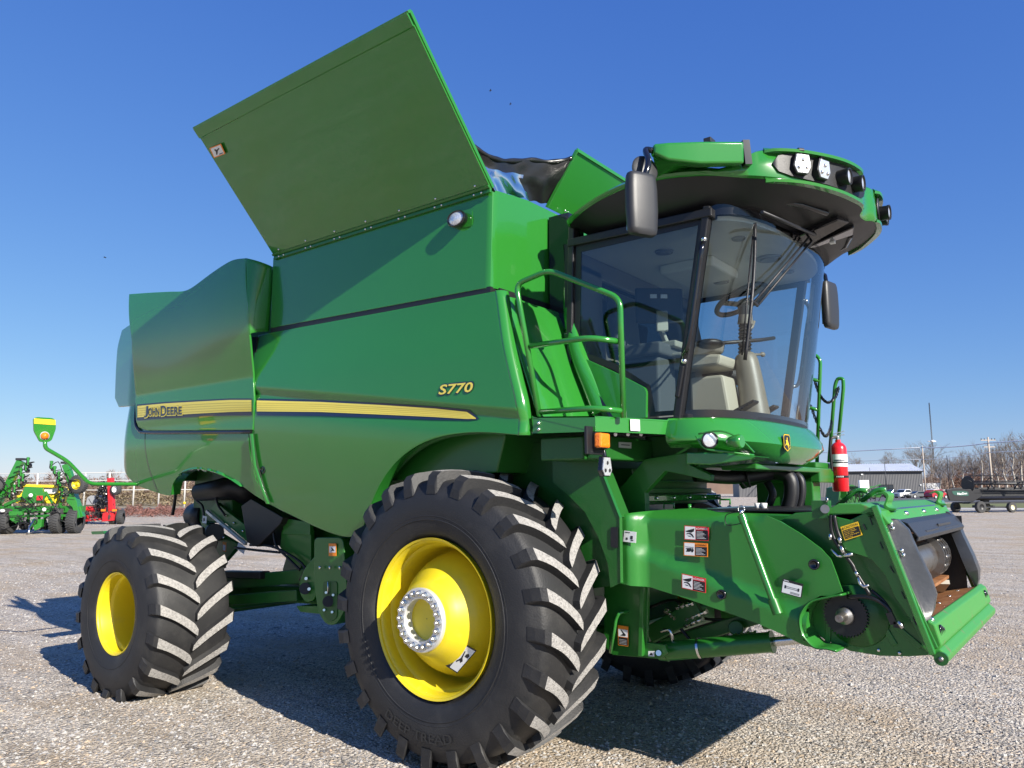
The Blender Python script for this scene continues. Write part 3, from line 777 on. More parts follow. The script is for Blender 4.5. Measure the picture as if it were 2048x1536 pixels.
# windscreen
W0, W1 = arc(1.50, 1.87, .985, 2.31, 28), arc(1.745, 2.07, .975, 3.62, 28)
mb = MB().use(glassw)
rows = [[a.lerp(b, t)+Vector((.008*math.sin(t*math.pi), 0, 0)) for a, b in zip(W0, W1)] for t in [i/8 for i in range(9)]]
mb.grid(rows); wsc = mb.build('windscreen', None, cab)
mb = MB().use(blackg)
def wpt(i, t): a, b = W0[i], W1[i]; return a.lerp(b, t)+Vector((.008*math.sin(t*math.pi)+.003, 0, 0))
mb.grid([[wpt(i, 0)+Vector((.002, 0, -.02)) for i in range(29)], [wpt(i, .022) for i in range(29)]]); mb.grid([[wpt(i, .985) for i in range(29)], [wpt(i, 1.0)+Vector((0, 0, .06)) for i in range(29)]])
mb.build('windscreen_seals', None, cab)
# door glasses
for sy, nm in ((-1, 'near'), (1, 'far')):
    mb = MB().use(glassd)
    pl = [(.69, 2.78), (.72, 3.6), (1.73, 3.6), (1.50, 2.31), (1.28, 2.31), (1.24, 2.5), (1.0, 2.66), (.82, 2.74)]
    mb.prism([P3(x, sy*1.0, z) for x, z in pl], (0, sy*.006, 0)); dg = mb.build('door_window', None, cab)
    mb = MB().use(black)
    fr = [P3(x, sy*1.008, z) for x, z in pl]
    ins = [P3(x, sy*1.008, z) for x, z in [(.73, 2.80), (.765, 3.55), (1.675, 3.55), (1.455, 2.34), (1.32, 2.34), (1.285, 2.52), (1.02, 2.70), (.83, 2.78)]]
    n = len(fr); mb.add(fr+ins, [(i, (i+1) % n, n+(i+1) % n, n+i) for i in range(n)]); mb.build('door_frame', None, cab, solid=.012)
    # green lower door panel
    gp = roundpoly([P3(.70, sy*1.03, 2.80), P3(.86, sy*1.03, 2.72), P3(1.02, sy*1.03, 2.64), (P3(1.275, sy*1.03, 2.50), .04), (P3(1.265, sy*1.03, 2.30), .01), P3(1.0, sy*1.03, 2.30)], .02)
    mb = MB().use(green); mb.prism(gp, (0, -sy*.03, 0)); mb.build('lower_door_panel', None, cab, bevel=.008)
    mb = MB().use(blackg)
    st = smoothpts([P3(.655, sy*1.035, 2.96), P3(.70, sy*1.035, 2.80), P3(.80, sy*1.035, 2.60), P3(1.0, sy*1.035, 2.29)], 5)
    mb.grid([[p+Vector((-.035, 0, 0)) for p in st], [p+Vector((.035, 0, 0)) for p in st]]); mb.build('door_seal', None, cab, solid=.02)
    # grab handle along the front pillar
    mb = MB().use(blackg); hp = [P3(1.725, sy*1.03, 3.42), P3(1.735, sy*1.10, 3.36), P3(1.70, sy*1.10, 3.18), P3(1.62, sy*1.10, 2.76), P3(1.57, sy*1.06, 2.70), P3(1.555, sy*1.02, 2.64)]
    mb.tube(smoothpts(hp, 5), .016, 10); mb.use(zinc); mb.ball(P3(1.728, sy*1.045, 3.43), .02, 6); mb.ball(P3(1.557, sy*1.04, 2.65), .02, 6); mb.build('grab_handle', None, cab)
    mb = MB().use(black); mb.bar(P3(1.50, sy*1.03, 2.42), P3(1.545, sy*1.03, 2.62), .03, .05, (0, 1, 0)); mb.build('door_latch', None, cab, bevel=.006)
# headliner, rear trim and floor inside
mb = MB().use(headl)
top_o = [P3(.68, -.95, 3.58)]+[p for p in arc(1.70, 2.02, .94, 3.58, 16)]+[P3(.68, .95, 3.58)]
mb.prism(top_o, (0, 0, .03)); mb.build('headliner', None, cab)
mb = MB().use(mat('vent_grey', (.3, .3, .29), .6))
for x, y, r in ((1.2, -.55, .07), (1.75, .1, .10), (1.2, .5, .07), (1.75, -.5, .05), (1.75, .55, .05)): mb.cyl((x, y, 3.578), (x, y, 3.566), r, r*.9, 20); mb.cyl((x, y, 3.566), (x, y, 3.56), r*.7, r*.5, 20)
mb.build('ceiling_vents', None, cab)
mb = MB().use(headl); mb.bb((1.0, -.25, 3.50), (1.45, .25, 3.58)); mb.build('ceiling_console', None, cab, bevel=.02)
mb = MB().use(taupe); mb.bb((.67, -.95, 2.31), (.72, .95, 2.96)); mb.bb((.67, -.95, 3.42), (.71, .95, 3.58)); mb.bb((.67, -.95, 2.9), (.71, -.62, 3.5)); mb.bb((.67, .62, 2.9), (.71, .95, 3.5)); mb.build('rear_trim', None, cab, bevel=.02)
mb = MB().use(glassd); mb.bb((.655, -.75, 2.96), (.66, .75, 3.46)); mb.build('rear_window', None, cab)
# seats and consoles
mb = MB().use(leather)
mb.prism(roundpoly([P3(.98, .10, 2.66), P3(1.42, .10, 2.70), P3(1.44, .10, 2.80), P3(1.0, .10, 2.78)], .04), (0, .48, 0))
mb.prism(roundpoly([P3(.92, .12, 2.74), P3(1.05, .12, 2.76), P3(.95, .12, 3.30), P3(.84, .12, 3.30)], .05), (0, .44, 0)); mb.bb((1.02, .2, 2.32), (1.34, .5, 2.66)); seat = mb.build('seat', None, cab, bevel=.03, seg=3)
mb = MB().use(beige); mb.prism(roundpoly([P3(.95, .13, 2.92), P3(1.3, .13, 2.95), P3(1.32, .13, 3.0), P3(.97, .13, 2.99)], .02), (0, -.08, 0)); mb.build('armrest', None, seat, bevel=.015)
mb = MB().use(taupe)
mb.prism(roundpoly([P3(.98, -.16, 2.80), P3(1.40, -.16, 2.86), P3(1.42, -.16, 2.95), P3(1.02, -.16, 2.92)], .03), (0, .16, 0)); mb.bb((1.0, -.14, 2.31), (1.22, .0, 2.82))
con = mb.build('control_console', None, cab, bevel=.02)
mb = MB().use(beige); mb.prism(roundpoly([P3(1.24, -.28, 2.31), P3(1.55, -.28, 2.31), P3(1.50, -.28, 2.66), P3(1.24, -.28, 2.66)], .03), (0, .25, 0))
mb.prism(roundpoly([P3(1.12, -.34, 2.72), P3(1.5, -.34, 2.72), P3(1.52, -.34, 2.80), P3(1.14, -.34, 2.84)], .03), (0, .35, 0)); mb.build('storage_box', None, cab, bevel=.02)
mb = MB().use(leather); mb.prism(roundpoly([P3(.86, -.62, 2.80), P3(1.18, -.62, 2.80), P3(1.18, -.62, 2.90), P3(.86, -.62, 2.90)], .03), (0, .36, 0)); mb.prism(roundpoly([P3(.74, -.62, 2.88), P3(.84, -.62, 2.88), P3(.80, -.62, 3.34), P3(.73, -.62, 3.34)], .03), (0, .36, 0)); mb.bb((.82, -.58, 2.31), (1.14, -.3, 2.8)); mb.build('passenger_seat', None, cab, bevel=.03, seg=3)
# monitor seen from its back
mc = S(1318, 612, y=-.45); mb = MB().use(darkgrey); rz = Matrix.Rotation(R(-48), 3, 'Z')
mb.box(mc, (.035, .36, .27), rz); mb.use(black); mb.box(mc+rz @ Vector((-.02, 0, 0)), (.02, .33, .24), rz); mon = mb.build('monitor', None, cab, bevel=.012)
mb = MB().use(beige); mb.box(mc+Vector((.02, 0, -.12)), (.03, .09, .16), rz); mb.bar(mc+Vector((.0, .0, -.16)), mc+Vector((.06, .1, -.42)), .05, .03); mb.box(mc+Vector((.05, .08, -.30)), (.16, .18, .05)); mb.box(mc+Vector((.07, .1, -.38)), (.18, .16, .03)); mb.build('monitor_bracket', None, mon, bevel=.01)
mb = MB().use(whited); mb.box(mc+rz @ Vector((.019, -.045, .07)), (.003, .05, .03), rz); mb.box(mc+rz @ Vector((.019, .035, .07)), (.003, .05, .03), rz); mb.build('monitor_sticker', None, mon)
# steering column and wheel
sc = S(1483, 600, y=-.02); mb = MB().use(taupe)
cb = P3(1.62, .0, 2.31)
colp = [cb, P3(1.61, 0, 2.5), P3(1.585, 0, 2.72), P3(1.565, 0, 2.84)]
mb.tube(smoothpts(colp, 5), .1, 20, radii=[.12, .118, .115, .11, .105, .10, .098, .096, .094, .092, .09, .088, .086, .08, .075, .06])
mb.use(darkgrey)
top = sc+Vector((.03, 0, -.05)); bs = P3(1.565, 0, 2.84)
rp = [bs.lerp(top, i/26) for i in range(27)]; mb.tube(rp, .05, 16, radii=[.052 if i % 2 else .041 for i in range(18)]+[.05]*9)
mb.use(taupe); mb.tube([bs.lerp(top, .62), top], .055, 16, radii=[.058, .042])
col = mb.build('steering_column', None, cab, auto=40)
axis = Vector((-.42, 0, .9)).normalized(); mb = MB().use(darkgrey)
yv = Vector((0, 1, 0)); xv = yv.cross(axis).normalized()
mb.tube([sc+(yv*math.cos(a)+xv*math.sin(a))*.20 for a in [2*math.pi*i/40 for i in range(41)]], .020, 10, caps=False)
mb.use(taupe)
for a in (90, 210, 330):
    d = yv*math.cos(R(a))+xv*math.sin(R(a)); mb.bar(sc-axis*.04+d*.02, sc+d*.19, .045, .014, axis)
mb.cyl(sc-axis*.05, sc-axis*.01, .055, .045, 20); sw = mb.build('steering_wheel', None, cab, auto=40)
mb = MB().use(taupe); mb.tube([bs+Vector((0, .03, .18)), bs+Vector((.03, .10, .22)), bs+Vector((.04, .12, .27))], .012, 8); mb.tube([bs+Vector((.02, .05, .0)), bs+Vector((.04, .26, .03))], .010, 8); mb.ball(bs+Vector((.04, .27, .03)), .02, 6, (1, 1.6, 1)); mb.build('column_lever', None, col)
mb = MB().use(darkgrey); mb.prism(roundpoly([P3(1.56, -.28, 2.36), P3(1.72, -.28, 2.44), P3(1.72, -.28, 2.46), P3(1.56, -.28, 2.39)], .01), (0, .1, 0)); mb.prism(roundpoly([P3(1.56, .14, 2.36), P3(1.72, .14, 2.44), P3(1.72, .14, 2.46), P3(1.56, .14, 2.39)], .01), (0, .1, 0)); mb.build('pedals', None, cab)
# dash pod and visor arm (dark shapes across the middle)
mb = MB().use(black); q = S(1420, 688, y=-.35); mb.ball(q, .10, 8, (1, 1.2, .35)); mb.tube([q, S(1470, 684, y=-.2), S(1520, 680, y=0), S(1548, 676, y=.2)], .014, 8); mb.build('display_pod', None, cab)
# wipers
mb = MB().use(black)
wp = S(1648, 470, x=2.12); wpv = P3(2.16, .0, 3.66)
w0 = S(1640, 448, x=2.15); w1 = S(1508, 605, x=1.98)
mb.tube([w0, w1], .008, 6); mb.tube([w0+Vector((0, .05, -.02)), w1+Vector((0, .06, -.01))], .008, 6); mb.tube([w1+Vector((0, .06, -.01)), w1, w1+Vector((0, -.06, 0))], .01, 6)
blade = [S(1510, 447, x=1.96), S(1509, 520, x=1.98), S(1503, 605, x=1.98), S(1490, 720, x=1.93)]
mb.tube(smoothpts(blade, 4), .012, 6); mb.tube([S(1506, 470, x=1.97), S(1494, 600, x=1.96), S(1484, 710, x=1.92)], .006, 6)
mb.tube([S(1524, 424, x=2.12), S(1590, 452, x=2.16), S(1636, 472, x=2.16)], .012, 6); mb.build('windscreen_wiper', None, wsc)
mb = MB().use(black); mb.cyl(P3(2.12, 0, 3.60), P3(2.05, 0, 3.72), .05); mb.bb((2.05, -.1, 3.62), (2.14, .1, 3.7)); mb.build('wiper_motor', None, cab)

# ---------------- cab roof
half = [(.64, 0, 3.84), (.64, -.7, 3.80), (.68, -1.05, 3.75), (.80, -1.15, 3.775), (1.0, -1.165, 3.845), (1.25, -1.165, 3.885), (1.52, -1.16, 3.875), (1.80, -1.14, 3.83), (2.0, -1.06, 3.79), (2.12, -.97, 3.78), (2.24, -.84, 3.77), (2.34, -.68, 3.76), (2.43, -.50, 3.75), (2.485, -.32, 3.74), (2.505, -.16, 3.73), (2.47, -.08, 3.72), (2.46, 0, 3.72)]
hp = smoothpts([Vector(p) for p in half], 3)
lip = hp+[mir(p) for p in hp[-2:0:-1]]
cen = Vector((1.5, 0, 0))
def scaled(k, dz, kk=None, lo=0):
    out = []
    for p in lip:
        q = Vector((1.5+(p.x-1.5)*k, p.y*k, p.z+dz)); out.append(q)
    return out
def topz(p):
    f = sstep(1.85, 2.12, p.x); return lerp(max(p.z+.035, 3.80), 3.965, f)
mb = MB().use(green)
r0 = [p+Vector((0, 0, -.012)) for p in scaled(.985, 0)]; r1 = lip; r2 = [Vector((p.x+(.0), p.y, lerp(p.z, topz(p), .35))) for p in scaled(1.004, 0)]
r3 = [Vector((p.x, p.y, topz(p)-.012)) for p in scaled(.995, 0)]; r4 = [Vector((p.x, p.y, topz(p)+.006)) for p in scaled(.975, 0)]
r5 = [Vector((p.x, p.y, max(topz(p)+.03, 3.965))) for p in scaled(.8, 0)]; r6 = [Vector((p.x, p.y, 4.02)) for p in scaled(.35, 0)]
mb.grid([r0, r1, r2, r3, r4, r5, r6], close_u=True); mb.add(r6, [tuple(range(len(r6)))])
roof = mb.build('cab_roof', None, CH, auto=50)
mb = MB().use(black)
u0 = [p+Vector((0, 0, -.013)) for p in scaled(.984, 0)]; u1 = [Vector((p.x, p.y, min(p.z-.02, 3.74))) for p in scaled(.93, 0)]
u2 = []
for p in scaled(.84, 0):
    u2.append(Vector((min(p.x, 2.1-.2*abs(p.y)**3), p.y, 3.655)))
mb.grid([u0, u1, u2], close_u=True); mb.add(u2, [tuple(range(len(u2)))]); mb.build('roof_underside', None, roof)
mb = MB().use(blackg)                                    # long trim grooves below the front
for sy in (-1, 1): mb.tube([P3(2.02, sy*.75, 3.715), P3(2.2, sy*.55, 3.70), P3(2.3, sy*.3, 3.69)], .02, 8); mb.prism([P3(2.0, sy*.16, 3.60), P3(2.34, sy*.20, 3.66), P3(2.38, sy*.06, 3.67), P3(2.1, sy*.02, 3.58)], (0, 0, .05))
mb.build('roof_trim', None, roof, bevel=.01)
# light pods in the front: dark recess, lamps
def front_pt(y, dz=0, out=0):
    best = min(hp, key=lambda p: abs(-p.y-abs(y)) + (0 if p.x > 1.9 else 9)); i = hp.index(best)
    a = hp[max(i-1, 0)]; b = hp[min(i+1, len(hp)-1)]; t = (b-a); t.z = 0; t.normalize(); n_ = Vector((-t.y, t.x, 0)); n_ = n_ if n_.x > 0 else -n_
    if n_.y > .2: n_ = -n_
    # interpolate x at exactly |y|
    pts = [p for p in hp if p.x > 1.9]; x = best.x
    for p, q in zip(pts, pts[1:]):
        if min(-p.y, -q.y) <= abs(y) <= max(-p.y, -q.y): x = lerp(p.x, q.x, (abs(y)+p.y)/((-q.y)+p.y+1e-9)); break
    P_ = Vector((x, -abs(y), 3.86+dz))+n_*out
    if y > 0: P_ = mir(P_); n_ = Vector((n_.x, -n_.y, n_.z))
    return P_, n_
for sy in (-1, 1):
    mb = MB().use(black)
    ys = [-.94, -.91, -.84, -.7, -.6, -.5, -.4, -.3, -.22, -.19]; lo = [-.0, -.05, -.075, -.085, -.09, -.098, -.105, -.105, -.085, -.05]; hi = [.0, .055, .08, .085, .085, .082, .078, .07, .045, .0]
    ra_ = [front_pt(y*-sy if sy > 0 else y, l, .016)[0] for y, l in zip(ys, lo)]; rb_ = [front_pt(y*-sy if sy > 0 else y, h, .016)[0] for y, h in zip(ys, hi)]
    mb.grid([ra_, rb_]); rec = mb.build('lamp_recess', None, roof, solid=.012)
    yy_ = [-.97+.78*k/24 for k in range(25)]
    for dz_, oo_, nm_ in ((.088, .055, 'visor_brow'), (-.108, .03, 'visor_lip')):
        q = MB().use(green); prof_ = [[], [], [], []]
        for y_ in yy_:
            e_ = math.sin(math.pi*(y_+.97)/.78)**.35; d_ = dz_ if dz_ > 0 else dz_-.02*sstep(-.8, -.3, y_)
            for r_, (a_, o2_) in zip(prof_, ((-.014, -.01), (-.012, oo_*e_), (.006, oo_*e_+.004), (.026, -.012))): r_.append(front_pt(y_*-sy if sy > 0 else y_, d_+a_, o2_)[0])
        q.grid(prof_, close_v=True); q.build(nm_, None, roof, auto=50)
    def led(y, dz, dirv, s=.115):
        p, n_ = front_pt(y, dz, .045); n_ = Vector(dirv).normalized(); right = Vector((0, 0, 1)).cross(n_).normalized(); up = n_.cross(right)
        shp = [(-.36, .5), (.36, .5), (.5, -.12), (.3, -.5), (-.3, -.5), (-.5, -.12)]
        q = MB().use(black); q.prism([p+right*a*s*1.12+up*b*s*1.12-n_*.045 for a, b in shp], n_*.05); q.tube([p-n_*.02+up*s*.5, p-n_*.03+up*s*.82], .014, 8); q.tube([p-n_*.02+up*s*.8-right*.02, p-n_*.02+up*s*.8+right*.02], .018, 8)
        w_ = q.build('work_light', None, roof, bevel=.004)
        q = MB().use(lensw); q.prism([p+right*a*s+up*b*s+n_*.004 for a, b in shp], n_*.006); q.use(steel)
        for a, b in ((0, .2), (-.24, -.22), (.24, -.22)): q.ball(p+right*a*s+up*b*s+n_*.010, s*.11, 6)
        q.build('lens', None, w_, bevel=.002)
    def rnd_light(y, dz, dirv, r=.052, out=-.005):
        p, _ = front_pt(y, dz, out); n_ = Vector(dirv).normalized()
        q = MB().use(black); q.lathe([(.001, -.08), (r*.8, -.08), (r, -.05), (r, .05), (r*1.06, .055), (r*1.06, .07), (r*.93, .07), (r*.9, .055)], p, n_, 24); q.tube([p+Vector((0, 0, r)), p+Vector((0, 0, r+.035))-n_*.02], .01, 6)
        w_ = q.build('work_light', None, roof, auto=40)
        q = MB().use(lensw); q.lathe([(r*.9, .058), (r*.5, .064), (.001, .067)], p, n_, 20); q.build('lens', None, w_)
    ex = 0 if sy < 0 else .012
    led(sy*.80, .0, (.75, sy*.62, -.1)); led(sy*.655, -.01, (.95, sy*.35, -.1)); rnd_light(sy*.49, -.02, (1, sy*.05, -.06), out=.005+ex); rnd_light(sy*.345, -.03, (1, -sy*.0, -.06), out=.005+ex)
# side wings carrying the mirrors
for sy in (-1, 1):
    mb = MB().use(green)
    a = P3(2.01, sy*1.08, 3.985); b = P3(1.60, sy*1.48, 3.945); d = (b-a).normalized(); nn_ = Vector((d.y*-sy, d.x*sy, 0))
    if nn_.x < 0: nn_ = -nn_
    sec = lambda o, w, h: [o+nn_*.02, o+nn_*w+Vector((0, 0, -.01)), o+nn_*w*.8+Vector((0, 0, -h)), o-nn_*.04+Vector((0, 0, -h*.9)), o-nn_*.05]
    mb.grid([sec(a, .06, .15), sec(a.lerp(b, .5), .075, .15), sec(a.lerp(b, .85), .07, .12), sec(b, .03, .06)], close_u=True, smooth=False)
    mb.add(sec(a, .06, .15), [(0, 1, 2, 3, 4)]); mb.add(sec(b, .03, .06), [(0, 1, 2, 3, 4)])
    wg = mb.build('mirror_wing', None, roof, bevel=.02, seg=4, auto=50)
    mb = MB().use(blackg); mb.bar(a-d*.05+Vector((0, 0, -.07)), a-d*.005+Vector((0, 0, -.07)), .08, .16); mb.build('wing_joint', None, wg)
    mb = MB().use(green); mb.prism([a-d*.02+nn_*-.04, b+Vector((0, 0, -.02)), P3(1.45, sy*1.12, 3.91), P3(1.9, sy*1.0, 3.95)], (0, 0, -.03)); mb.build('wing_brace', None, wg)
    # mirror arm and mirror
    mcx = S(1281, 410, y=-1.62) if sy < 0 else S(1657, 611, y=1.4)
    tip = b+Vector((0, 0, -.03))
    mb = MB().use(blackg)
    if sy < 0: path = [tip, tip+Vector((-.03, -.03, .0)), S(1297, 322, y=-1.57), S(1292, 345, y=-1.6), mcx+Vector((0, 0, .12))]
    else: path = [P3(1.75, 1.42, 3.9), P3(1.74, 1.47, 3.86), P3(1.76, 1.5, 3.75), S(1650, 552, y=1.5), mcx+Vector((0, 0, .12))]
    mb.tube(smoothpts(path, 5), .019, 12)
    arm = mb.build('mirror_arm', None, wg)
    hgt = .39 if sy < 0 else .42; wd = .215 if sy < 0 else .24
    yaw = Matrix.Rotation(R(-26 if sy < 0 else -10), 3, 'Z'); mb = MB().use(darkgrey); rows = []
    for z_, k in ((-.5, .72), (-.47, .86), (-.4, .93), (-.1, 1.0), (.25, .99), (.42, .93), (.48, .84), (.5, .6)):
        row = []
        for i in range(24):
            aa = 2*math.pi*i/24; cx_ = math.cos(aa); sx_ = math.sin(aa); X = abs(cx_)**.55*math.copysign(1, cx_)*.055*k*(1.0 if cx_ > 0 else .25); Y = abs(sx_)**.45*math.copysign(1, sx_)*wd*.5*k
            row.append(mcx+yaw @ Vector((X, Y, z_*hgt)))
        rows.append(row)
    mb.grid(rows, close_u=True); mb.add(rows[0], [tuple(range(23, -1, -1))]); mb.add(rows[-1], [tuple(range(24))])
    mr = mb.build('mirror', None, CH, auto=50); mr['label'] = 'near side mirror' if sy < 0 else 'far side mirror'
    mb = MB().use(mirrorm); mb.box(mcx+yaw @ Vector((-.0165, 0, 0)), (.004, wd*.86, hgt*.86), yaw); mb.build('mirror_glass', None, mr, bevel=.001)
    if sy < 0:
        mb = MB().use(darkgrey); q = S(1288, 340, y=-1.5); mb.lathe([(.001, .0), (.085, .0), (.09, .012), (.08, .02), (.001, .022)], q, (.8, -.5, 0.1), 28); mb.build('round_mirror', None, mr, auto=40)
mb = MB().use(darkgrey); q = S(1419, 284, y=-1.15); mb.box(q, (.05, .08, .035)); mb.bar(q+Vector((0, 0, -.02)), q+Vector((0, 0, -.12)), .02, .02, (0, 1, 0)); mb.build('gps_mount', None, roof, bevel=.005)
mb = MB().use(whited); q = S(1665, 484, y=.15); mb.box(q, (.035, .035, .025)); mb.use(hose); mb.tube([q, q+Vector((0, 0, .08))], .004, 5); mb.build('wire_plug', None, roof)

# ---------------- nose fairing under the windscreen
mb = MB().use(green)
n0 = arc(1.43, 1.885, 1.04, 2.285, 32, 2.6); n1 = arc(1.43, 1.90, 1.06, 2.27, 32, 2.6); n2 = arc(1.43, 1.955, 1.085, 2.18, 32, 2.8); n3 = arc(1.43, 1.965, 1.08, 2.12, 32, 2.8); n4 = arc(1.43, 1.93, 1.05, 2.05, 32, 2.6); n5 = arc(1.42, 1.88, 1.0, 2.005, 32, 2.4)
# the underside climbs towards the sides
def clim(row, k): return [Vector((p.x, p.y, p.z+k*max(0, abs(p.y)-.25)**1.2)) for p in row]
rows = [n0, n1, n2, clim(n3, .02), clim(n4, .09), clim(n5, .13)]
mb.grid(rows); mb.add([n0[0], n0[-1], Vector((1.43, 1.0, 2.28)), Vector((1.43, -1.0, 2.28))], [(0, 1, 2, 3)])
mb.prism([Vector((1.40, y, z)) for y, z in [(-1.03, 2.28), (1.03, 2.28), (1.0, 2.12), (-1.0, 2.12)]], (.02, 0, 0))
nose = mb.build('cab_nose', None, CH, auto=32, solid=.012)
for px, py, kind in ((1419, 880, 'l'), (1462, 884, 'b')):
    c = S(px, py, y=-1.075); nrm_ = Vector((.62, -.78, -.05)).normalized()
    if kind == 'l':
        mb = MB().use(blackg); mb.lathe([(.001, -.01), (.05, -.02), (.052, .012), (.043, .014), (.040, .006)], c, nrm_, 28); h_ = mb.build('headlight', None, nose, auto=40)
        mb = MB().use(lensw); mb.lathe([(.041, .008), (.02, .012), (.001, .013)], c, nrm_, 20); mb.build('lens', None, h_)
    else:
        mb = MB().use(green); mb.tube([c+Vector((-.06, .05, 0)), c, c+Vector((.055, -.01, 0)), c+Vector((.075, -.012, 0))], .04, 18, radii=[.012, .034, .046, .036]); mb.build('horn_cover', None, nose)
mb = MB().use(green); mb.tube(smoothpts([S(1397, 868, y=-1.09), S(1440, 862, y=-1.09), S(1478, 876, y=-1.05), S(1508, 905, y=-.95)], 4), .006, 6); mb.tube(smoothpts([S(1392, 872, y=-1.09), S(1410, 897, y=-1.085), S(1450, 903, y=-1.07), S(1508, 910, y=-.95)], 4), .006, 6); mb.build('light_surround', None, nose)
# badge: a leaping deer on a black octagonal plate with a yellow rim
def npt(u, v):
    y = lerp(-.42, -.30, u)+0; z = lerp(2.075, 2.20, v); x = 1.43+(1.963-1.43)*(1-(abs(y)/1.083)**2.8)**(1/2.8); return Vector((x+.010, y, z))
def shp(pts, m, lift, mbx): mbx.use(m); mbx.add([npt(u, v)+Vector((lift, -lift*.2, 0)) for u, v in pts], [tuple(range(len(pts)))])
mb = MB()
oct_ = [(.15, .98), (.85, .98), (.97, .86), (.97, .22), (.5, .0), (.03, .22), (.03, .86)]
def inset(pts, k): return [(.5+(u-.5)*k, .52+(v-.52)*k) for u, v in pts]
shp(oct_, dblack, .0, mb); shp(inset(oct_, .93), dyel, .001, mb); shp(inset(oct_, .85), dblack, .002, mb)
deer = [(.30, .60), (.38, .66), (.44, .62), (.47, .70), (.42, .78), (.50, .76), (.56, .80), (.54, .72), (.52, .66), (.60, .56), (.66, .44), (.74, .36), (.78, .26), (.70, .34), (.60, .38), (.66, .26), (.62, .16), (.58, .28), (.50, .38), (.40, .42), (.30, .38), (.22, .30), (.24, .40), (.36, .48), (.38, .56)]
shp(deer, dyel, .003, mb); mb.build('badge', None, nose, recalc=False)

# ---------------- platform, rails, step lights on the near side
mb = MB().use(green)
pa, pb, pc = P3(.745, -1.60, 2.30), P3(1.222, -1.60, 2.274), P3(1.455, -1.02, 2.274)
mb.prism([pa, pb, pb+Vector((0, 0, -.095)), pa+Vector((0, 0, -.11))], (0, .012, 0))
mb.prism([pb, pc, pc+Vector((0, 0, -.095)), pb+Vector((0, 0, -.095))], (-.012, .004, 0))
mb.prism([pa, pb, pc, P3(.745, -1.0, 2.28)], (0, 0, -.012))
plat = mb.build('platform', None, CH, bevel=.004)
mb = MB().use(zinc)
for z in (2.205, 2.245): mb.ball(P3(.80, -1.604, z+.01), .013, 6)
mb.build('platform_bolts', None, plat)
decal('platform_sticker', [S(1256, 858, x=1.30), S(1276, 859, x=1.31), S(1277, 842, x=1.31), S(1257, 841, x=1.30)], plat, [(0, 'r', whited, (.1, .1, .9, .9)), (1, 'r', darkgrey, (.2, .6, .45, .8))], whited) if False else None
def plf(u, v): a = pb.lerp(pc, u); return a+Vector((.008, -.003, -.095+.095*v))
decal('platform_sticker', [plf(.42, .15), plf(.54, .15), plf(.54, .9), plf(.42, .9)], plat, [(1, 'r', alu, (.2, .55, .5, .8))], whited)
def rail(name, paths, r=.019, m=green, parent=CH):
    mb = MB().use(m)
    for p in paths: mb.tube(roundpath(p), r, 12)
    return mb.build(name, None, parent)
def roundpath(p, rr=.07):
    p = [Vector(q) for q in p]; out = [p[0]]
    for i in range(1, len(p)-1):
        a = p[i-1]-p[i]; b = p[i+1]-p[i]; q = min(rr, a.length*.45, b.length*.45); A = p[i]+a.normalized()*q; B = p[i]+b.normalized()*q
        for j in range(6): t = j/5; out.append(A*(1-t)**2+p[i]*2*t*(1-t)+B*t*t)
    out.append(p[-1]); return out
Rb = S(1080, 838, y=-1.575); Rt_ = S(1032, 568, y=-1.575); Rm = S(1098, 540, y=-1.575); Ro = S(1240, 596, x=1.335); Rp = S(1247, 836, x=1.335)
j1 = Rb.lerp(Rt_, .5)
mid0 = S(1062, 692, y=-1.575); mid1 = S(1180, 675, y=-1.575); mid2 = S(1246, 684, x=1.335); lo0 = S(1082, 824, y=-1.575); lo1 = S(1190, 816, y=-1.575); lo2 = S(1247, 822, x=1.335)
hr = rail('handrail', [[Rb, Rt_, Rm, Ro, Rp], [mid0, mid1, mid2], [lo0, lo1, lo2]])
# amber side light on a black plate and the small white work light
q = S(1200, 881, x=1.235); mb = MB().use(black); mb.box(q+Vector((-.04, .0, 0)), (.02, .20, .17)); mb.box(q+Vector((-.02, .03, 0)), (.03, .14, .10)); al = mb.build('side_light', None, CH, bevel=.004)
mb = MB().use(orange); mb.box(q+Vector((.01, .01, 0)), (.05, .115, .09)); mb.build('amber_lens', None, al, bevel=.012)
q = S(1213, 933, x=1.22); shp6 = [(-.34, .5), (.34, .5), (.5, -.2), (.28, -.5), (-.28, -.5), (-.5, -.2)]
mb = MB().use(blackg); mb.prism([q+Vector((-.03, a*.12, b*.125)) for a, b in shp6], (.03, 0, 0)); mb.tube([q+Vector((-.01, 0, .06)), q+Vector((-.02, 0, .10))], .015, 8); wl = mb.build('work_light', None, CH, bevel=.004)
mb = MB().use(lensw); mb.prism([q+Vector((.001, a*.105, b*.11)) for a, b in shp6], (.006, 0, 0)); mb.use(darkgrey)
for a, b in ((0, .2), (-.24, -.22), (.24, -.22)): mb.cyl(q+Vector((.007, a*.105, b*.11)), q+Vector((.010, a*.105, b*.11)), .012, n=8)
mb.build('lens', None, wl)
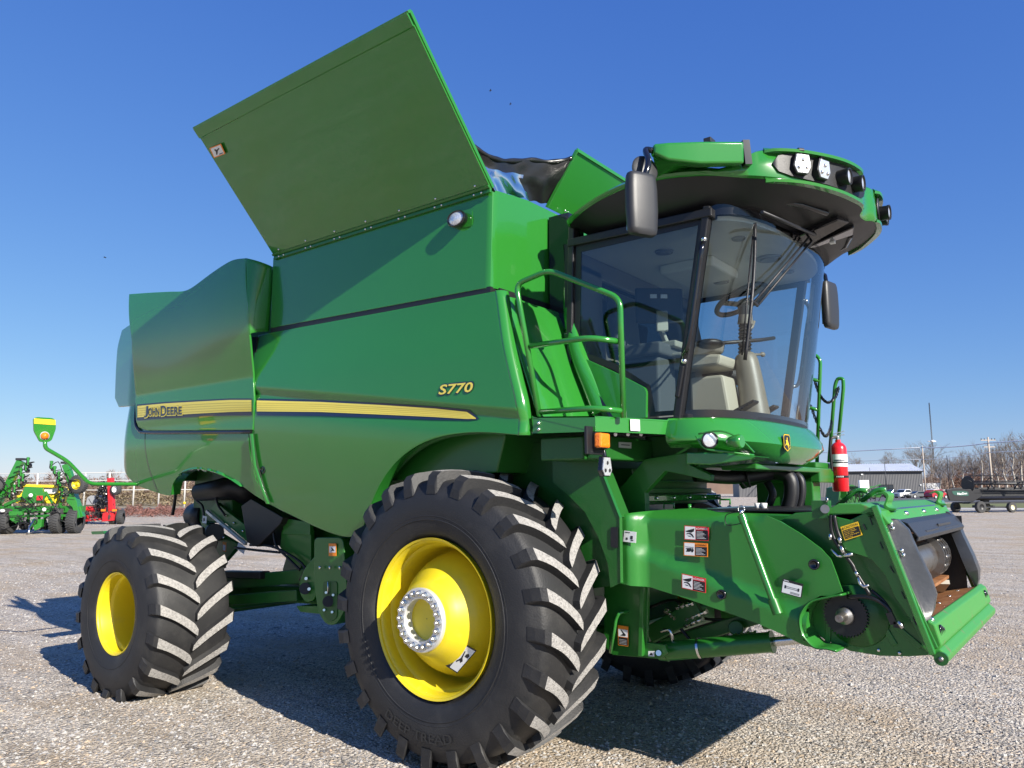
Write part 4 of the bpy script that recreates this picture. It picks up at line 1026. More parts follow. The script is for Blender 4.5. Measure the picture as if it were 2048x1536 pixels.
# beam behind the amber light
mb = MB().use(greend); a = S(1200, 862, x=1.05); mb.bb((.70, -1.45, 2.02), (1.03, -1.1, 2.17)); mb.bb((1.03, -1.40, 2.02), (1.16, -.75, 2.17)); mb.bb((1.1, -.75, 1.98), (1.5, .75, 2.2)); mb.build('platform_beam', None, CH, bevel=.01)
decal('platform_sticker', [S(1237, 895, x=1.165), S(1262, 897, x=1.165), S(1262, 885, x=1.165), S(1237, 884, x=1.165)], plat, [(1, 'r', darkgrey, (.15, .45, .85, .6))], alu)
mb = MB().use(zinc)
for px in (1231, 1256, 1282): mb.cyl(S(px, 869, x=1.165), S(px, 869, x=1.18), .012, n=8)
mb.build('beam_bolts', None, plat)
# far side: boarding ladder rails, chains and platform
mb = MB().use(greenf); mb.bb((1.0, .95, 2.0), (1.76, 1.75, 2.05)); mb.bb((1.55, -.5, 1.96), (1.80, 1.25, 2.0)); fp = mb.build('platform', None, CH, bevel=.01)
def F(px, py, y=1.35): return S(px, py, y=y)
rail('ladder_rail', [[F(1606, 900), F(1616, 680), F(1616, 700)], [F(1598, 860), F(1616, 690)], [F(1634, 925), F(1641, 716), F(1616, 702)], [F(1608, 755), F(1640, 762)], [F(1606, 812), F(1637, 820)], [F(1602, 905), F(1636, 908)]], .016)
rail('ladder_rail', [[F(1658, 925, 1.5), F(1670, 770, 1.5), F(1675, 757, 1.5), F(1686, 757, 1.5), F(1687, 775, 1.5), F(1674, 905, 1.5)]], .016)
def chain(pts, r=.006):
    mb = MB().use(blackg); P_ = smoothpts(pts, 8)
    for i in range(len(P_)-1):
        a, b = P_[i], P_[i+1]; d = (b-a); m_ = (a+b)/2; d.normalize(); o_ = (d.orthogonal().normalized() if i % 2 else d.cross(d.orthogonal()).normalized())
        ring = [m_+d*(math.cos(t)*.018)+o_*(math.sin(t)*.011) for t in [2*math.pi*k/8 for k in range(9)]]; mb.tube(ring, .0045, 5, caps=False)
    return mb.build('safety_chain', None, CH)
chain([F(1630, 764), F(1640, 790), F(1655, 805), F(1670, 795, 1.4), F(1677, 775, 1.5)]); chain([F(1622, 812), F(1634, 845), F(1650, 872), F(1660, 860, 1.4), F(1664, 840, 1.5)]); chain([F(1608, 810), F(1609, 825), F(1610, 838)])
# ---------------- feeder house
def NY(px, py, y=-1.0): return S(px, py, y=y)
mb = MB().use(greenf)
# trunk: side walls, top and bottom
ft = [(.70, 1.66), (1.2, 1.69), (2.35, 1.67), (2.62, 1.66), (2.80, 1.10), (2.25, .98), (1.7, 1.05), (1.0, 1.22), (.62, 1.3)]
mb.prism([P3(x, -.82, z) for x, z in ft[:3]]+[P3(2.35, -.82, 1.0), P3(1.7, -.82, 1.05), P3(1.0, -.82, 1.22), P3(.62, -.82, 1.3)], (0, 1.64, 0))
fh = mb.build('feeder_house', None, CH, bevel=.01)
mb = MB().use(black); mb.bb((1.55, -.78, 1.69), (2.3, .8, 1.70)); mb.build('top_cover', None, fh, bevel=.002)
# lower round side plate with the drive sprocket
sp_ = [NY(x, y, -.88) for x, y in [(1560, 1085), (1660, 1085), (1740, 1060), (1850, 1285), (1866, 1310), (1818, 1313), (1760, 1312), (1700, 1302), (1650, 1280), (1600, 1240)]]
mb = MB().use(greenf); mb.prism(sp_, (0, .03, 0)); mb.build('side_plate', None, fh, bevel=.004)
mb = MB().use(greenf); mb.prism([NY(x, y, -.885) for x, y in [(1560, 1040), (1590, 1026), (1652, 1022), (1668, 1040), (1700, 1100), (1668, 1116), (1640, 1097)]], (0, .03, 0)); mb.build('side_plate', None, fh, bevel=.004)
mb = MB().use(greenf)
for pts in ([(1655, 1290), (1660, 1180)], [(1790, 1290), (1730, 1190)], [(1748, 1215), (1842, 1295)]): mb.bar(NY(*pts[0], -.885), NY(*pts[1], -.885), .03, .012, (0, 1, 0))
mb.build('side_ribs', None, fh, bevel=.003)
c = NY(1691, 1231, -.93); mb = MB().use(greend); mb.lathe([(.001, .0), (.165, .0), (.175, .02), (.001, .03)], c+P3(.05, .035, .0), (0, 1, 0), 40); mb.build('bearing_plate', None, fh)
mb = MB().use(black); nt = 40; ring = []
for i in range(nt):
    for da, r in ((-.3, .112), (-.12, .122), (.12, .122), (.3, .112)):
        a = 2*math.pi*(i+da)/nt; ring.append(c+P3(math.cos(a)*r, 0, math.sin(a)*r))
mb.prism(ring, (0, .022, 0)); spk = mb.build('drive_sprocket', None, fh)
mb = MB().use(wornsteel); mb.lathe([(.05, .0), (.046, -.03), (.026, -.045), (.023, -.13), (.02, -.135), (.001, -.135)], c, (0, 1, 0), 24); mb.build('drive_shaft', None, spk, auto=40)
mb = MB().use(zinc)
for x, y in ((1757, 1300), (1799, 1306), (1667, 1215)): mb.ball(NY(x, y, -.885), .011, 5)
mb.build('plate_bolts', None, fh)

# big moulded cover on the near side
def shy(x, z):
    y = -1.02
    y -= .10*sstep(1.245, 1.165, x+.0)                        # rear bulge
    ridge = 1.44-(x-1.2)*.30
    y -= .030*sstep(ridge+.015, ridge-.03, z)*sstep(1.14, 1.25, x)
    top = 1.70-(.0 if x < 2.0 else (x-2.0)*1.1)
    y += .10*max(0, (z-(1.70-.05))/.05)**2 if x < 2 else 0
    y += .03*math.sin(max(0, min(1, (x-1.7)/.6))*math.pi)*.3
    y += .05*max(0, .985-z)/.1
    return y
sl = [NYp for NYp in [(q.x, q.z) for q in [NY(a, b, -1.03) for a, b in [(1243, 1162), (1242, 1040), (1255, 1028), (1290, 1022), (1330, 1019), (1370, 1017), (1400, 1020), (1440, 1027), (1500, 1028), (1530, 1031), (1560, 1044), (1600, 1068), (1640, 1097), (1660, 1118), (1672, 1150), (1684, 1184), (1660, 1192), (1640, 1192), (1618, 1204), (1604, 1222), (1600, 1245), (1606, 1268), (1618, 1284), (1636, 1297), (1610, 1292), (1570, 1270), (1520, 1248), (1450, 1222), (1380, 1198), (1310, 1176)]]]]
fc = sheet('feeder_cover', sl, shy, greensat, CH, .015, .035, .008)
fc['label'] = 'moulded feeder cover with warning stickers'
mb = MB().use(greensat)
cg = smoothpts([NY(1686, 1186, -1.03), NY(1655, 1192, -1.03), NY(1622, 1201, -1.03), NY(1604, 1222, -1.03), NY(1600, 1246, -1.03), NY(1608, 1272, -1.03), NY(1630, 1295, -1.03), NY(1655, 1298, -1.03), NY(1676, 1303, -1.03)], 4)
o_ = [Vector((c.x, p.y, c.z))+(p-Vector((c.x, p.y, c.z)))*1.0 for p in cg]
mb.grid([[p+Vector((0, -.03, 0)) for p in o_], [p+Vector((.006, .0, 0)) for p in o_], [p+Vector((.012, .15, .0)) for p in o_]]); mb.build('shaft_guard', None, fc, solid=.012)
mb = MB().use(green); a = NY(1483, 1030, -1.06); b = NY(1556, 1228, -1.10); mb.cyl(a.lerp(b, .08), b.lerp(a, .14), .021, n=14); mb.cyl(a, a.lerp(b, .08), .026, n=14); mb.use(greenf); mb.cyl(b.lerp(a, .14), b, .03, n=12)
st = mb.build('cover_strut', None, fc, auto=40)
mb = MB().use(zinc); mb.tube([a+P3(0, 0, .0), a+P3(0, .0, .03)], .014, 8); mb.tube([a+P3(math.cos(t)*.02, 0, .035+math.sin(t)*.02) for t in [k*.7 for k in range(10)]], .004, 6); mb.build('strut_pin', None, st)
mb = MB().use(hose); mb.tube(smoothpts([a+P3(0, -.01, .02), a+P3(-.09, -.01, .0), a+P3(-.09, -.01, -.06), a+P3(.0, -.02, -.05)], 5), .003, 5); mb.build('strut_cable', None, st)
mb = MB().use(blackg)
for x, y in ((1628, 1129), (1443, 1189)):
    q = NY(x, y, -1.05); mb.lathe([(.030, .01), (.030, -.008), (.022, -.012), (.019, .0), (.001, .002)], q, (0, 1, 0), 20)
mb.build('cover_latches', None, fc)
def stick(x0, y0, w, h, skew, head, txt, y=-1.062, pic=0):
    cs = [NY(x0, y0+h, y), NY(x0+w, y0+h+skew, y), NY(x0+w, y0+skew, y), NY(x0, y0, y)]
    it = [(0, 'r', whited, (.03, .05, .46, .95)), (0, 'r', dblack, (.48, .05, .97, .72)), (1, 't', whited if head is not dorange else dblack, (.56, .78, .95, .92), txt), (1, 'p', whited if head is not dorange else dblack, [(.49, .78), (.545, .78), (.518, .92)])]
    for k in range(6): it.append((1, 'r', whited, (.51, .14+k*.092, .90-.07*(k % 3), .165+k*.092)))
    if pic == 0: it += [(1, 'p', dblack, [(.05, .62), (.42, .84), (.40, .62), (.30, .52), (.1, .56)]), (1, 'p', dblack, [(.08, .38), (.2, .42), (.28, .36), (.36, .2), (.42, .18), (.34, .42), (.26, .5), (.12, .47)]), (1, 'p', dblack, [(.12, .3), (.24, .3), (.3, .22), (.2, .24)])]
    else: it += [(1, 'p', dblack, [(.08, .55), (.3, .6), (.36, .42), (.25, .3), (.1, .3), (.14, .45)]), (1, 'p', dblack, [(.30, .3), (.38, .28), (.43, .42), (.40, .58), (.33, .6), (.36, .45)]), (1, 'r', dblack, (.05, .64, .42, .67))]
    return decal('warning_decal', cs, fc, it, head)
stick(1369, 1051, 49, 28, 3, dred, 'DANGER', -1.033)
stick(1368, 1084, 48, 27, 3, dorange, 'WARNING', -1.033, 1)
stick(1364, 1147, 48, 29, 10, dred, 'DANGER', -1.064)
decal('instruction_decal', [NY(1562, 1185, -1.064), NY(1603, 1196, -1.064), NY(1607, 1168, -1.064), NY(1566, 1157, -1.064)], fc, [(0, 'r', whited, (.04, .05, .96, .83)), (1, 'r', darkgrey, (.2, .42, .8, .45)), (1, 'r', darkgrey, (.2, .52, .8, .55)), (1, 'r', darkgrey, (.14, .38, .22, .6)), (1, 'r', darkgrey, (.78, .38, .86, .6)), (1, 'r', darkgrey, (.45, .12, .9, .15)), (1, 'r', darkgrey, (.45, .2, .9, .23)), (1, 'r', whited, (.06, .9, .3, .95))], dblack)
decal('instruction_decal', [NY(1247, 1083, -1.125), NY(1272, 1086, -1.125), NY(1273, 1064, -1.125), NY(1249, 1061, -1.125)], fc, [(1, 'r', dblack, (.1, .83, .5, .9)), (1, 'r', darkgrey, (.2, .2, .35, .4)), (1, 'r', darkgrey, (.55, .3, .75, .6)), (1, 'r', darkgrey, (.6, .15, .8, .25))], whited)

# ---------------- header mount (front frame)
BX, BZ, TX, TZ = 2.87, .95, 2.63, 1.735
def FP_(y, v, out=0): return P3(lerp(BX, TX, v)+out, y, lerp(BZ, TZ, v)+out*.3)
plate = [(1656, 1030), (1700, 1040), (1750, 1016), (1760, 1034), (1780, 1085), (1818, 1165), (1850, 1240), (1876, 1296), (1868, 1300), (1845, 1290), (1822, 1240), (1790, 1195), (1770, 1150), (1742, 1118), (1705, 1106), (1690, 1100), (1672, 1062)]
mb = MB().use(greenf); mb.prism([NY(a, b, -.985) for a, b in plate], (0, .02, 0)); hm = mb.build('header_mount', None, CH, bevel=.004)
hm['label'] = 'front header mounting frame of the feeder'
mb = MB().use(green)
mb.bar(FP_(-.985, 0.03), FP_(-.985, 1.0), .035, .05, (0, 1, 0))                        # near upright edge
mb.bar(FP_(1.02, 0.03), FP_(1.02, 1.0), .04, .12, (0, 1, 0)); mb.build('uprights', None, hm, bevel=.006)
mb = MB().use(greenf)
mb.prism([P3(TX, .98, TZ), P3(2.3, .98, 1.68), P3(2.2, .98, 1.1), P3(BX-.1, .98, .95)], (0, .02, 0)); mb.build('far_side_plate', None, hm)
# top beam: two folded plates
mb = MB().use(greenw)
ta, tb_ = NY(1683, 1012, -.98), NY(1745, 1010, -.98)
y0, y1 = -.985, 1.04
mb.prism([P3(2.32, y0, 1.68), P3(2.44, y0, 1.745), P3(2.56, y0, 1.745), P3(2.655, y0, 1.705), P3(2.70, y0, 1.64), P3(2.66, y0, 1.62), P3(2.56, y0, 1.69)], (0, y1-y0, 0)); mb.build('top_beam', None, hm, bevel=.006)
for yy in (-.78, .86):                                       # hooks on the top beam
    mb = MB().use(greenw); pr = smoothpts([P3(2.60, yy, 1.80), P3(2.635, yy, 1.812), P3(2.66, yy, 1.795), P3(2.655, yy, 1.765), P3(2.645, yy, 1.74), P3(2.66, yy, 1.72), P3(2.70, yy, 1.715)], 4)
    mb.grid([pr, [q+P3(0, .14, 0) for q in pr]]); mb.grid([[q+P3(-.016, 0, -.012) for q in pr], [q+P3(-.016, .14, -.012) for q in pr]]); mb.grid([pr, [q+P3(-.016, 0, -.012) for q in pr]]); mb.build('hook', None, hm, bevel=.003)
# bent handle straps behind
for px0, py0, px1, py1, px2, py2 in ((1675, 1012, 1712, 980, 1735, 981), (1722, 1003, 1752, 980, 1772, 979)):
    mb = MB().use(green); mb.tube(roundpath([NY(px0, py0, -.2), NY(px1, py1, -.2), NY(px2, py2, -.2)], .04), .016, 8); mb.build('lock_handle', None, hm)
# black rubber hood and moulded guards round the opening
mb = MB().use(darkgrey)
h0 = [FP_(y, .90, .015) for y in (-.72, -.3, .2, .86)]; h1 = [FP_(y, .84, .075) for y in (-.74, -.3, .2, .9)]; h2 = [FP_(y, .735, .10) for y in (-.74, -.3, .2, .9)]; h3 = [FP_(y, .71, .085) for y in (-.74, -.3, .2, .9)]
mb.grid([h0, h1, h2, h3], smooth=False); hd = mb.build('inlet_hood', None, hm, solid=.012, bevel=.003)
mb = MB().use(blackg); mb.prism([FP_(-.62, .86, .02), FP_(.72, .86, .02), FP_(.68, .97, .012), FP_(-.58, .97, .012)], (-.006, 0, 0)); mb.build('hood_flap', None, hd)
mb = MB().use(darkgrey)
for y0_, y1_, v in ((-.45, -.05, .76), (.0, .45, .79), (.2, .75, .75)): mb.bar(FP_(y0_, v, .09), FP_(y1_, v, .09), .012, .02)
mb.build('hood_ribs', None, hd, bevel=.004)
mb = MB().use(zinc)
for y in (-.42, .12, .58):
    mb.ball(FP_(y, .92, .02), .016, 6); mb.ball(FP_(y+.03, .92, .02), .016, 6)
for v in (.86, .83, .68, .65): mb.ball(FP_(-.93, v, .03), .013, 5)
for v in (.22, .14): mb.ball(FP_(-.87, v, .03), .016, 5)
mb.build('hood_bolts', None, hd)
for sy, nm in ((-1, 'near'), (1, 'far')):
    mb = MB().use(greypl)
    yo = -.955 if sy < 0 else 1.0; rows = []
    prof = [(0.0, .86, .62, .012), (.02, .88, .60, .05), (.10, .89, .57, .11), (.22, .87, .50, .13)]
    for v, w0, w1, bulge in ((.90, .14, .0, .01), (.88, .17, .0, .045), (.80, .19, .0, .075), (.66, .20, .0, .075), (.48, .22, .0, .085), (.36, .21, .0, .08), (.28, .15, .0, .05), (.22, .10, .0, .012), (.10, .07, 0, .008)):
        r_ = []
        for k, bb_ in ((0, .012), (.30, .05), (.34, .2), (.52, .95), (.58, 1.0), (.92, .9), (1.0, .1)):
            r_.append(FP_(yo+(-sy)*w0*k, v, .012+bulge*bb_ if k else .012))
        rows.append(r_)
    mb.grid(rows); mb.build('inlet_guard', None, hm, solid=.008, auto=28)
# inlet: dark sides, chain drum, floor
mb = MB().use(dblack); mb.bb((2.2, -.84, 1.0), (2.21, .92, 1.64)); mb.bb((2.2, -.84, 1.62), (2.66, .92, 1.64)); mb.bb((2.2, .90, 1.02), (2.78, .92, 1.63)); mb.bb((2.2, -.86, 1.0), (2.74, -.84, 1.63)); mb.build('inlet_lining', None, hm)
mb = MB().use(rust)
fl_ = [P3(2.22, -.84, 1.10), P3(2.60, -.84, 1.08), P3(2.83, -.86, 1.13), P3(2.845, -.86, 1.125), P3(2.60, -.84, 1.06), P3(2.22, -.84, 1.08)]
mb.prism(fl_, (0, 1.78, 0)); flr = mb.build('inlet_floor', None, hm, bevel=.002)
mb = MB().use(zinc)
for y in (-.4, .0, .4, .75): mb.ball(P3(2.74, y, 1.112), .014, 5, (1, 1, .4))
mb.build('floor_bolts', None, flr)
mb = MB().use(wornsteel); dc = Vector((2.56, 0, 1.36)); mb.cyl(dc+P3(0, -.82, 0), dc+P3(0, .88, 0), .125, n=40); dr = mb.build('chain_drum', None, hm, auto=40)
mb = MB().use(wornsteel)
for y in (.44, .52, .60, .68): mb.lathe([(.125, -.008), (.168, -.008), (.168, .008), (.125, .008)], dc+P3(0, y, 0), (0, 1, 0), 22, smooth=False)
mb.build('chain_ring', None, dr)
mb = MB().use(wornsteel)
for k in range(16):
    a = 2*math.pi*k/16; mb.tube([dc+P3(math.cos(a)*.155, .50, math.sin(a)*.155), dc+P3(math.cos(a)*.155, .66, math.sin(a)*.155)], .014, 6)
mb.use(rust); mb.bar(dc+P3(.06, -.2, .19), dc+P3(.06, .6, .19), .05, .012); mb.bar(dc+P3(.1, -.4, -.17), dc+P3(.1, .7, -.15), .08, .02)
mb.use(beige); mb.bar(dc+P3(.12, .62, -.18), dc+P3(.05, .78, -.26), .07, .03)
mb.build('chain_link', None, dr)
# lower lip, roller bar
mb = MB().use(greenw)
mb.prism([P3(2.84, -.95, 1.14), P3(2.875, -.95, 1.12), P3(2.90, -.95, 1.02), P3(2.86, -.95, .95), P3(2.80, -.95, 1.0)], (0, 2.02, 0))
mb.prism([P3(2.86, -.98, 1.0), P3(2.895, -.98, 1.005), P3(2.93, -.98, .97), P3(2.925, -.98, .935), P3(2.88, -.98, .92)], (0, 2.0, 0)); lb = mb.build('lower_lip', None, hm, bevel=.008)
mb = MB().use(greend); mb.cyl(P3(2.90, -1.0, .958), P3(2.90, -.98, .958), .034, n=20); mb.use(wornsteel); mb.ball(P3(2.90, -1.0, .958), .014, 6); mb.build('roller_end', None, lb, auto=40)
mb = MB().use(blackg)
for y in (-.86, .92):
    for k in range(3): mb.tube([P3(2.885, y+k*.04+math.cos(t)*.022, 1.075-k*.012+math.sin(t)*.03) for t in [j*.6 for j in range(8)]], .007, 5)
mb.build('link_clips', None, lb)
mb = MB().use(dblack)
for x, y in ((1743, 1057), (1746, 1066)): pass
for (x0, y0_), (x1, y1_) in [((1727, 1048), (1733, 1060)), ((1740, 1036), (1745, 1050)), ((1760, 1084), (1766, 1098)), ((1780, 1132), (1788, 1146)), ((1803, 1183), (1810, 1198)), ((1826, 1235), (1833, 1250))]: mb.bar(NY(x0, y0_, -.988), NY(x1, y1_, -.988), .004, .012 if x0 != 1727 else .028, (0, 1, 0))
mb.build('slots', None, hm)
decal('caution_decal', [NY(1690, 1081, -.992), NY(1725, 1070, -.992), NY(1716, 1043, -.992), NY(1681, 1054, -.992)], hm,
      [(0, 'r', dblack, (.05, .06, .95, .70)), (1, 't', dblack, (.18, .76, .95, .94), 'CAUTION'), (1, 'p', dblack, [(.05, .76), (.16, .76), (.105, .94)]), (1, 't', dyel, (.09, .56, .72, .66), 'Avoid crushing'), (1, 't', dyel, (.09, .44, .80, .54), 'injuries. Header'), (1, 't', dyel, (.09, .32, .62, .42), 'can lift. Stay'), (1, 't', dyel, (.09, .20, .88, .30), 'clear when engine'), (1, 't', dyel, (.09, .09, .5, .18), 'is running.')], dyel)
# hydraulic hoses and fittings on the near side
mb = MB().use(hose)
mb.tube(smoothpts([NY(1662, 1030), NY(1663, 1060), NY(1672, 1085), NY(1690, 1110), NY(1705, 1130), NY(1712, 1145), NY(1740, 1190)], 5), .011, 8)
mb.tube(smoothpts([NY(1668, 1030), NY(1674, 1060), NY(1682, 1080)], 4), .011, 8)
mb.tube(smoothpts([NY(1695, 1194, -.95), NY(1740, 1195, -.97), NY(1775, 1215, -.97), NY(1785, 1240, -.97)], 5), .012, 8); mb.tube(smoothpts([NY(1742, 1180, -.95), NY(1770, 1205, -.95), NY(1790, 1240, -.95)], 5), .009, 8)
mb.bar(NY(1778, 1225, -.98), NY(1788, 1248, -.98), .03, .03); mb.bar(NY(1788, 1248, -.98), NY(1806, 1252, -.98), .03, .03)
hh = mb.build('hydraulic_hose', None, hm)
mb = MB().use(steel)
for p in ([(1660, 1068), (1661, 1080)], [(1678, 1075), (1681, 1086)], [(1662, 1098), (1675, 1112), (1685, 1113)], [(1681, 1092), (1687, 1106)], [(1685, 1112), (1706, 1108)], [(1711, 1143), (1715, 1152)], [(1716, 1155), (1720, 1168), (1728, 1174), (1738, 1170)], [(1796, 1243), (1806, 1256)]): mb.tube([NY(*q, -1.01) for q in p], .011 if len(p) < 3 else .008, 8)
mb.build('hose_fittings', None, hh)
mb = MB().use(greend); q = NY(1650, 1015, -.95); mb.bb((q.x-.06, -1.0, q.z-.06), (q.x+.03, -.93, q.z+.04)); mb.use(wornsteel); mb.cyl(NY(1650, 1018, -1.02), NY(1650, 1018, -.93), .025, n=14); mb.use(steel); mb.tube([NY(1652, 1004, -1.0), NY(1656, 1000, -1.0), NY(1652, 995, -1.0)], .006, 5); mb.build('pivot_pin', None, hm)

# ---------------- lift cylinder, leg and front axle parts
mb = MB().use(greenf); a = NY(1335, 1302, -.78); b = NY(1542, 1284, -.72); mb.cyl(a, b, .062, n=24); mb.cyl(b, b+(b-a).normalized()*.012, .068, n=24); mb.cyl(a-(b-a).normalized()*.06, a, .055, .066, n=20)
lc = mb.build('lift_cylinder', None, CH, auto=40)
mb = MB().use(steel); mb.cyl(b, NY(1660, 1273, -.72), .028, n=16); mb.build('cylinder_rod', None, lc, auto=40)
mb = MB().use(zinc); mb.lathe([(.066, -.008), (.066, .008)], a.lerp(b, .33), b-a, 24); mb.tube(smoothpts([NY(1322, 1262, -.8), NY(1338, 1260, -.8), NY(1343, 1270, -.8), NY(1345, 1288, -.78)], 4), .012, 8); mb.build('cylinder_bands', None, lc)
mb = MB().use(greenf); a2 = a+P3(.1, 1.5, -.0); b2 = b+P3(.05, 1.44, 0); mb.cyl(a2, b2, .062, n=20); mb.build('lift_cylinder', None, CH, auto=40)
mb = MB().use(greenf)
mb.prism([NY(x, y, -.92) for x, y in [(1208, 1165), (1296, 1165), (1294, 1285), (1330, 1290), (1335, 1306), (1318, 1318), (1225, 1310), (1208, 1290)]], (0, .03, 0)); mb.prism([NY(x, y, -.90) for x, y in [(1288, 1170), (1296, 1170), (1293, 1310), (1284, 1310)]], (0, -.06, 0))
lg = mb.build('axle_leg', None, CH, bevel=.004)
mb = MB().use(greenf); mb.prism([NY(x, y, -.92)+P3(0, 1.84, 0) for x, y in [(1208, 1165), (1296, 1165), (1294, 1285), (1335, 1306), (1318, 1318), (1225, 1310)]], (0, .03, 0)); mb.build('axle_leg', None, CH)
rail('prop_handle', [[NY(1262, 1222, -.90), NY(1238, 1226, -.97), NY(1232, 1238, -.97), NY(1221, 1306, -.97)]], .012, green, lg)
decal('warning_decal', [NY(1237, 1290, -.935), NY(1257, 1293, -.935), NY(1257, 1253, -.935), NY(1236, 1250, -.935)], lg, [(0, 'r', whited, (.05, .45, .95, .82)), (0, 'r', dblack, (.05, .03, .95, .42)), (1, 'p', dblack, [(.2, .5), (.5, .6), (.25, .8), (.35, .8), (.6, .66), (.8, .56), (.7, .5)])]+[(1, 'r', alu, (.12, .08+k*.07, .85, .1+k*.07)) for k in range(4)], dorange)
decal('warning_decal', [NY(1297, 1312, -.935), NY(1309, 1313, -.935), NY(1309, 1302, -.935), NY(1297, 1302, -.935)], lg, [(1, 'p', dblack, [(.2, .2), (.8, .2), (.5, .8)])], whited)
mb = MB().use(zinc); mb.cyl(NY(1317, 1306, -.96), NY(1317, 1306, -.92), .018, n=12)
mb.build('leg_pin', None, lg)
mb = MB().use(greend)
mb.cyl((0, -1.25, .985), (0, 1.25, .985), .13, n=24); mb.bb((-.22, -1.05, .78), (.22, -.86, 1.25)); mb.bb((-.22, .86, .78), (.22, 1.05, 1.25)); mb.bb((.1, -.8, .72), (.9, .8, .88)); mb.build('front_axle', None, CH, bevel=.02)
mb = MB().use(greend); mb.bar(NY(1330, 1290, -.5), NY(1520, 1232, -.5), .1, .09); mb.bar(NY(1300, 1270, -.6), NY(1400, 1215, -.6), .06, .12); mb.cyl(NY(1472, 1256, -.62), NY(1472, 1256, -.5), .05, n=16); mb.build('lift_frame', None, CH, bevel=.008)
mb = MB().use(zinc)
for (x0, y0_), (x1, y1_) in [((1372, 1240), (1412, 1223)), ((1370, 1252), (1404, 1238)), ((1388, 1206), (1356, 1215)), ((1470, 1271), (1512, 1266)), ((1330, 1220), (1350, 1235))]:
    a = NY(x0, y0_, -.62); b = NY(x1, y1_, -.62); mb.cyl(a, b, .011, n=8)
    for k in range(4): q = a.lerp(b, k/3.2); mb.cyl(q, q+(b-a).normalized()*.018, .018, n=6, smooth=False)
mb.build('hydraulic_fittings', None, CH)
mb = MB().use(hose)
for off in (0, .03, .06, .1): mb.tube(smoothpts([NY(1300, 1265, -.6)+P3(0, off, 0), NY(1340, 1255, -.6)+P3(0, off, off), NY(1370, 1245, -.6)+P3(0, off, off)], 4), .012, 8)
mb.tube(smoothpts([NY(1340, 1225, -.6), NY(1360, 1255, -.6), NY(1385, 1285, -.6)], 4), .012, 8); mb.tube(smoothpts([NY(1300, 1215, -.5), NY(1350, 1200, -.5), NY(1400, 1235, -.5), NY(1470, 1240, -.5)], 4), .01, 8)
mb.build('hydraulic_hose', None, CH)

# inner fender behind the front tyre, frame brackets
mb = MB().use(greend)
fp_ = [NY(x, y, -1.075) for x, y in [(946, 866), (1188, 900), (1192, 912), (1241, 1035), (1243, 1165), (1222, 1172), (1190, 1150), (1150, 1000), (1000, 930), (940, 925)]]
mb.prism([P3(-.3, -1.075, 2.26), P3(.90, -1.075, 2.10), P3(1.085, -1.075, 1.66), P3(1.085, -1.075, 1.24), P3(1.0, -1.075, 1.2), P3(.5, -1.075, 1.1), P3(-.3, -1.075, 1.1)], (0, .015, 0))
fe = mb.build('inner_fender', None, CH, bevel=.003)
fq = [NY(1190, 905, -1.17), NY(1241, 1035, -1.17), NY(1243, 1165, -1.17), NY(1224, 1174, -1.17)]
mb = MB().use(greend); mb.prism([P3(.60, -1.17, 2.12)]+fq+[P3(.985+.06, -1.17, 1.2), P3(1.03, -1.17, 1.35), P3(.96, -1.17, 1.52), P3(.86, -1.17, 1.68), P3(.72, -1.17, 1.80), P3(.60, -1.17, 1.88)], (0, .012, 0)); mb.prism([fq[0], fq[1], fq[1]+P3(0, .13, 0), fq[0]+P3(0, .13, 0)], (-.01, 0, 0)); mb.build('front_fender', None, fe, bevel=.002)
mb = MB().use(green); mb.grid([[q+P3(-.004, -.006, 0) for q in fq[:3]], [q+P3(.012, .0, 0) for q in fq[:3]]], smooth=False); mb.build('fender_lip', None, fe, solid=.006)
mb = MB().use(black); q = roundpoly([NY(x, y, -1.172) for x, y in [(1222, 1054), (1236, 1054), (1236, 1096), (1222, 1094)]], .01); mb.prism(q, (0, -.005, 0)); mb.build('fender_pocket', None, fe)
mb = MB().use(greenf)
mb.prism([S(x, y, y=-.88) for x, y in [(1232, 985), (1290, 918), (1375, 905), (1380, 930), (1422, 950), (1420, 962), (1370, 950), (1330, 942), (1290, 985), (1292, 1025), (1232, 1025)]], (0, .06, 0)); mb.build('frame_bracket', None, CH, bevel=.004)
mb = MB().use(greenf); mb.bb((.55, -.72, 1.72), (.98, .55, 1.98)); mb.bb((.95, -.72, 1.80), (1.02, .55, 1.84)); mb.bb((.98, -.70, 1.88), (1.0, .52, 1.90)); mb.use(green); mb.bb((1.0, -.72, 1.745), (1.1, .55, 1.79)); xb = mb.build('cross_beam', None, CH, bevel=.006)
mb = MB().use(zinc)
for k in range(5): mb.ball(P3(1.105, -.6+k*.27, 1.77), .014, 5)
mb.build('beam_bolts', None, xb)
mb = MB().use(black); mb.tube(smoothpts([S(1390, 950, y=-.3), S(1455, 955, y=-.1), S(1500, 952, y=.1), S(1545, 945, y=.3)], 4), .05, 12); hs = smoothpts([S(1482, 965, y=.3), S(1520, 952, y=.3), S(1552, 945, y=.3), S(1578, 955, y=.3), S(1583, 985, y=.3), S(1576, 1018, y=.3)], 5)
mb.tube(hs, .055, 14); mb.tube([p+P3(.04, .12, .0) for p in hs], .03, 10); mb.tube(smoothpts([S(1528, 955, y=.5), S(1545, 985, y=.5), S(1538, 1010, y=.5)], 5), .03, 10); mb.tube([S(1455, 930, y=0), S(1492, 975, y=0)], .01, 6); mb.tube([S(1490, 930, y=0), S(1500, 975, y=0)], .01, 6); mb.build('hydraulic_hose', None, CH)
mb = MB().use(greenf); mb.bb((1.25, .95, 1.50), (1.72, 1.02, 1.95)); mb.bb((1.2, .9, 1.88), (1.8, 1.3, 1.98)); mb.bb((1.66, .9, 1.50), (1.74, 1.1, 1.95)); mb.build('far_frame', None, CH, bevel=.01)
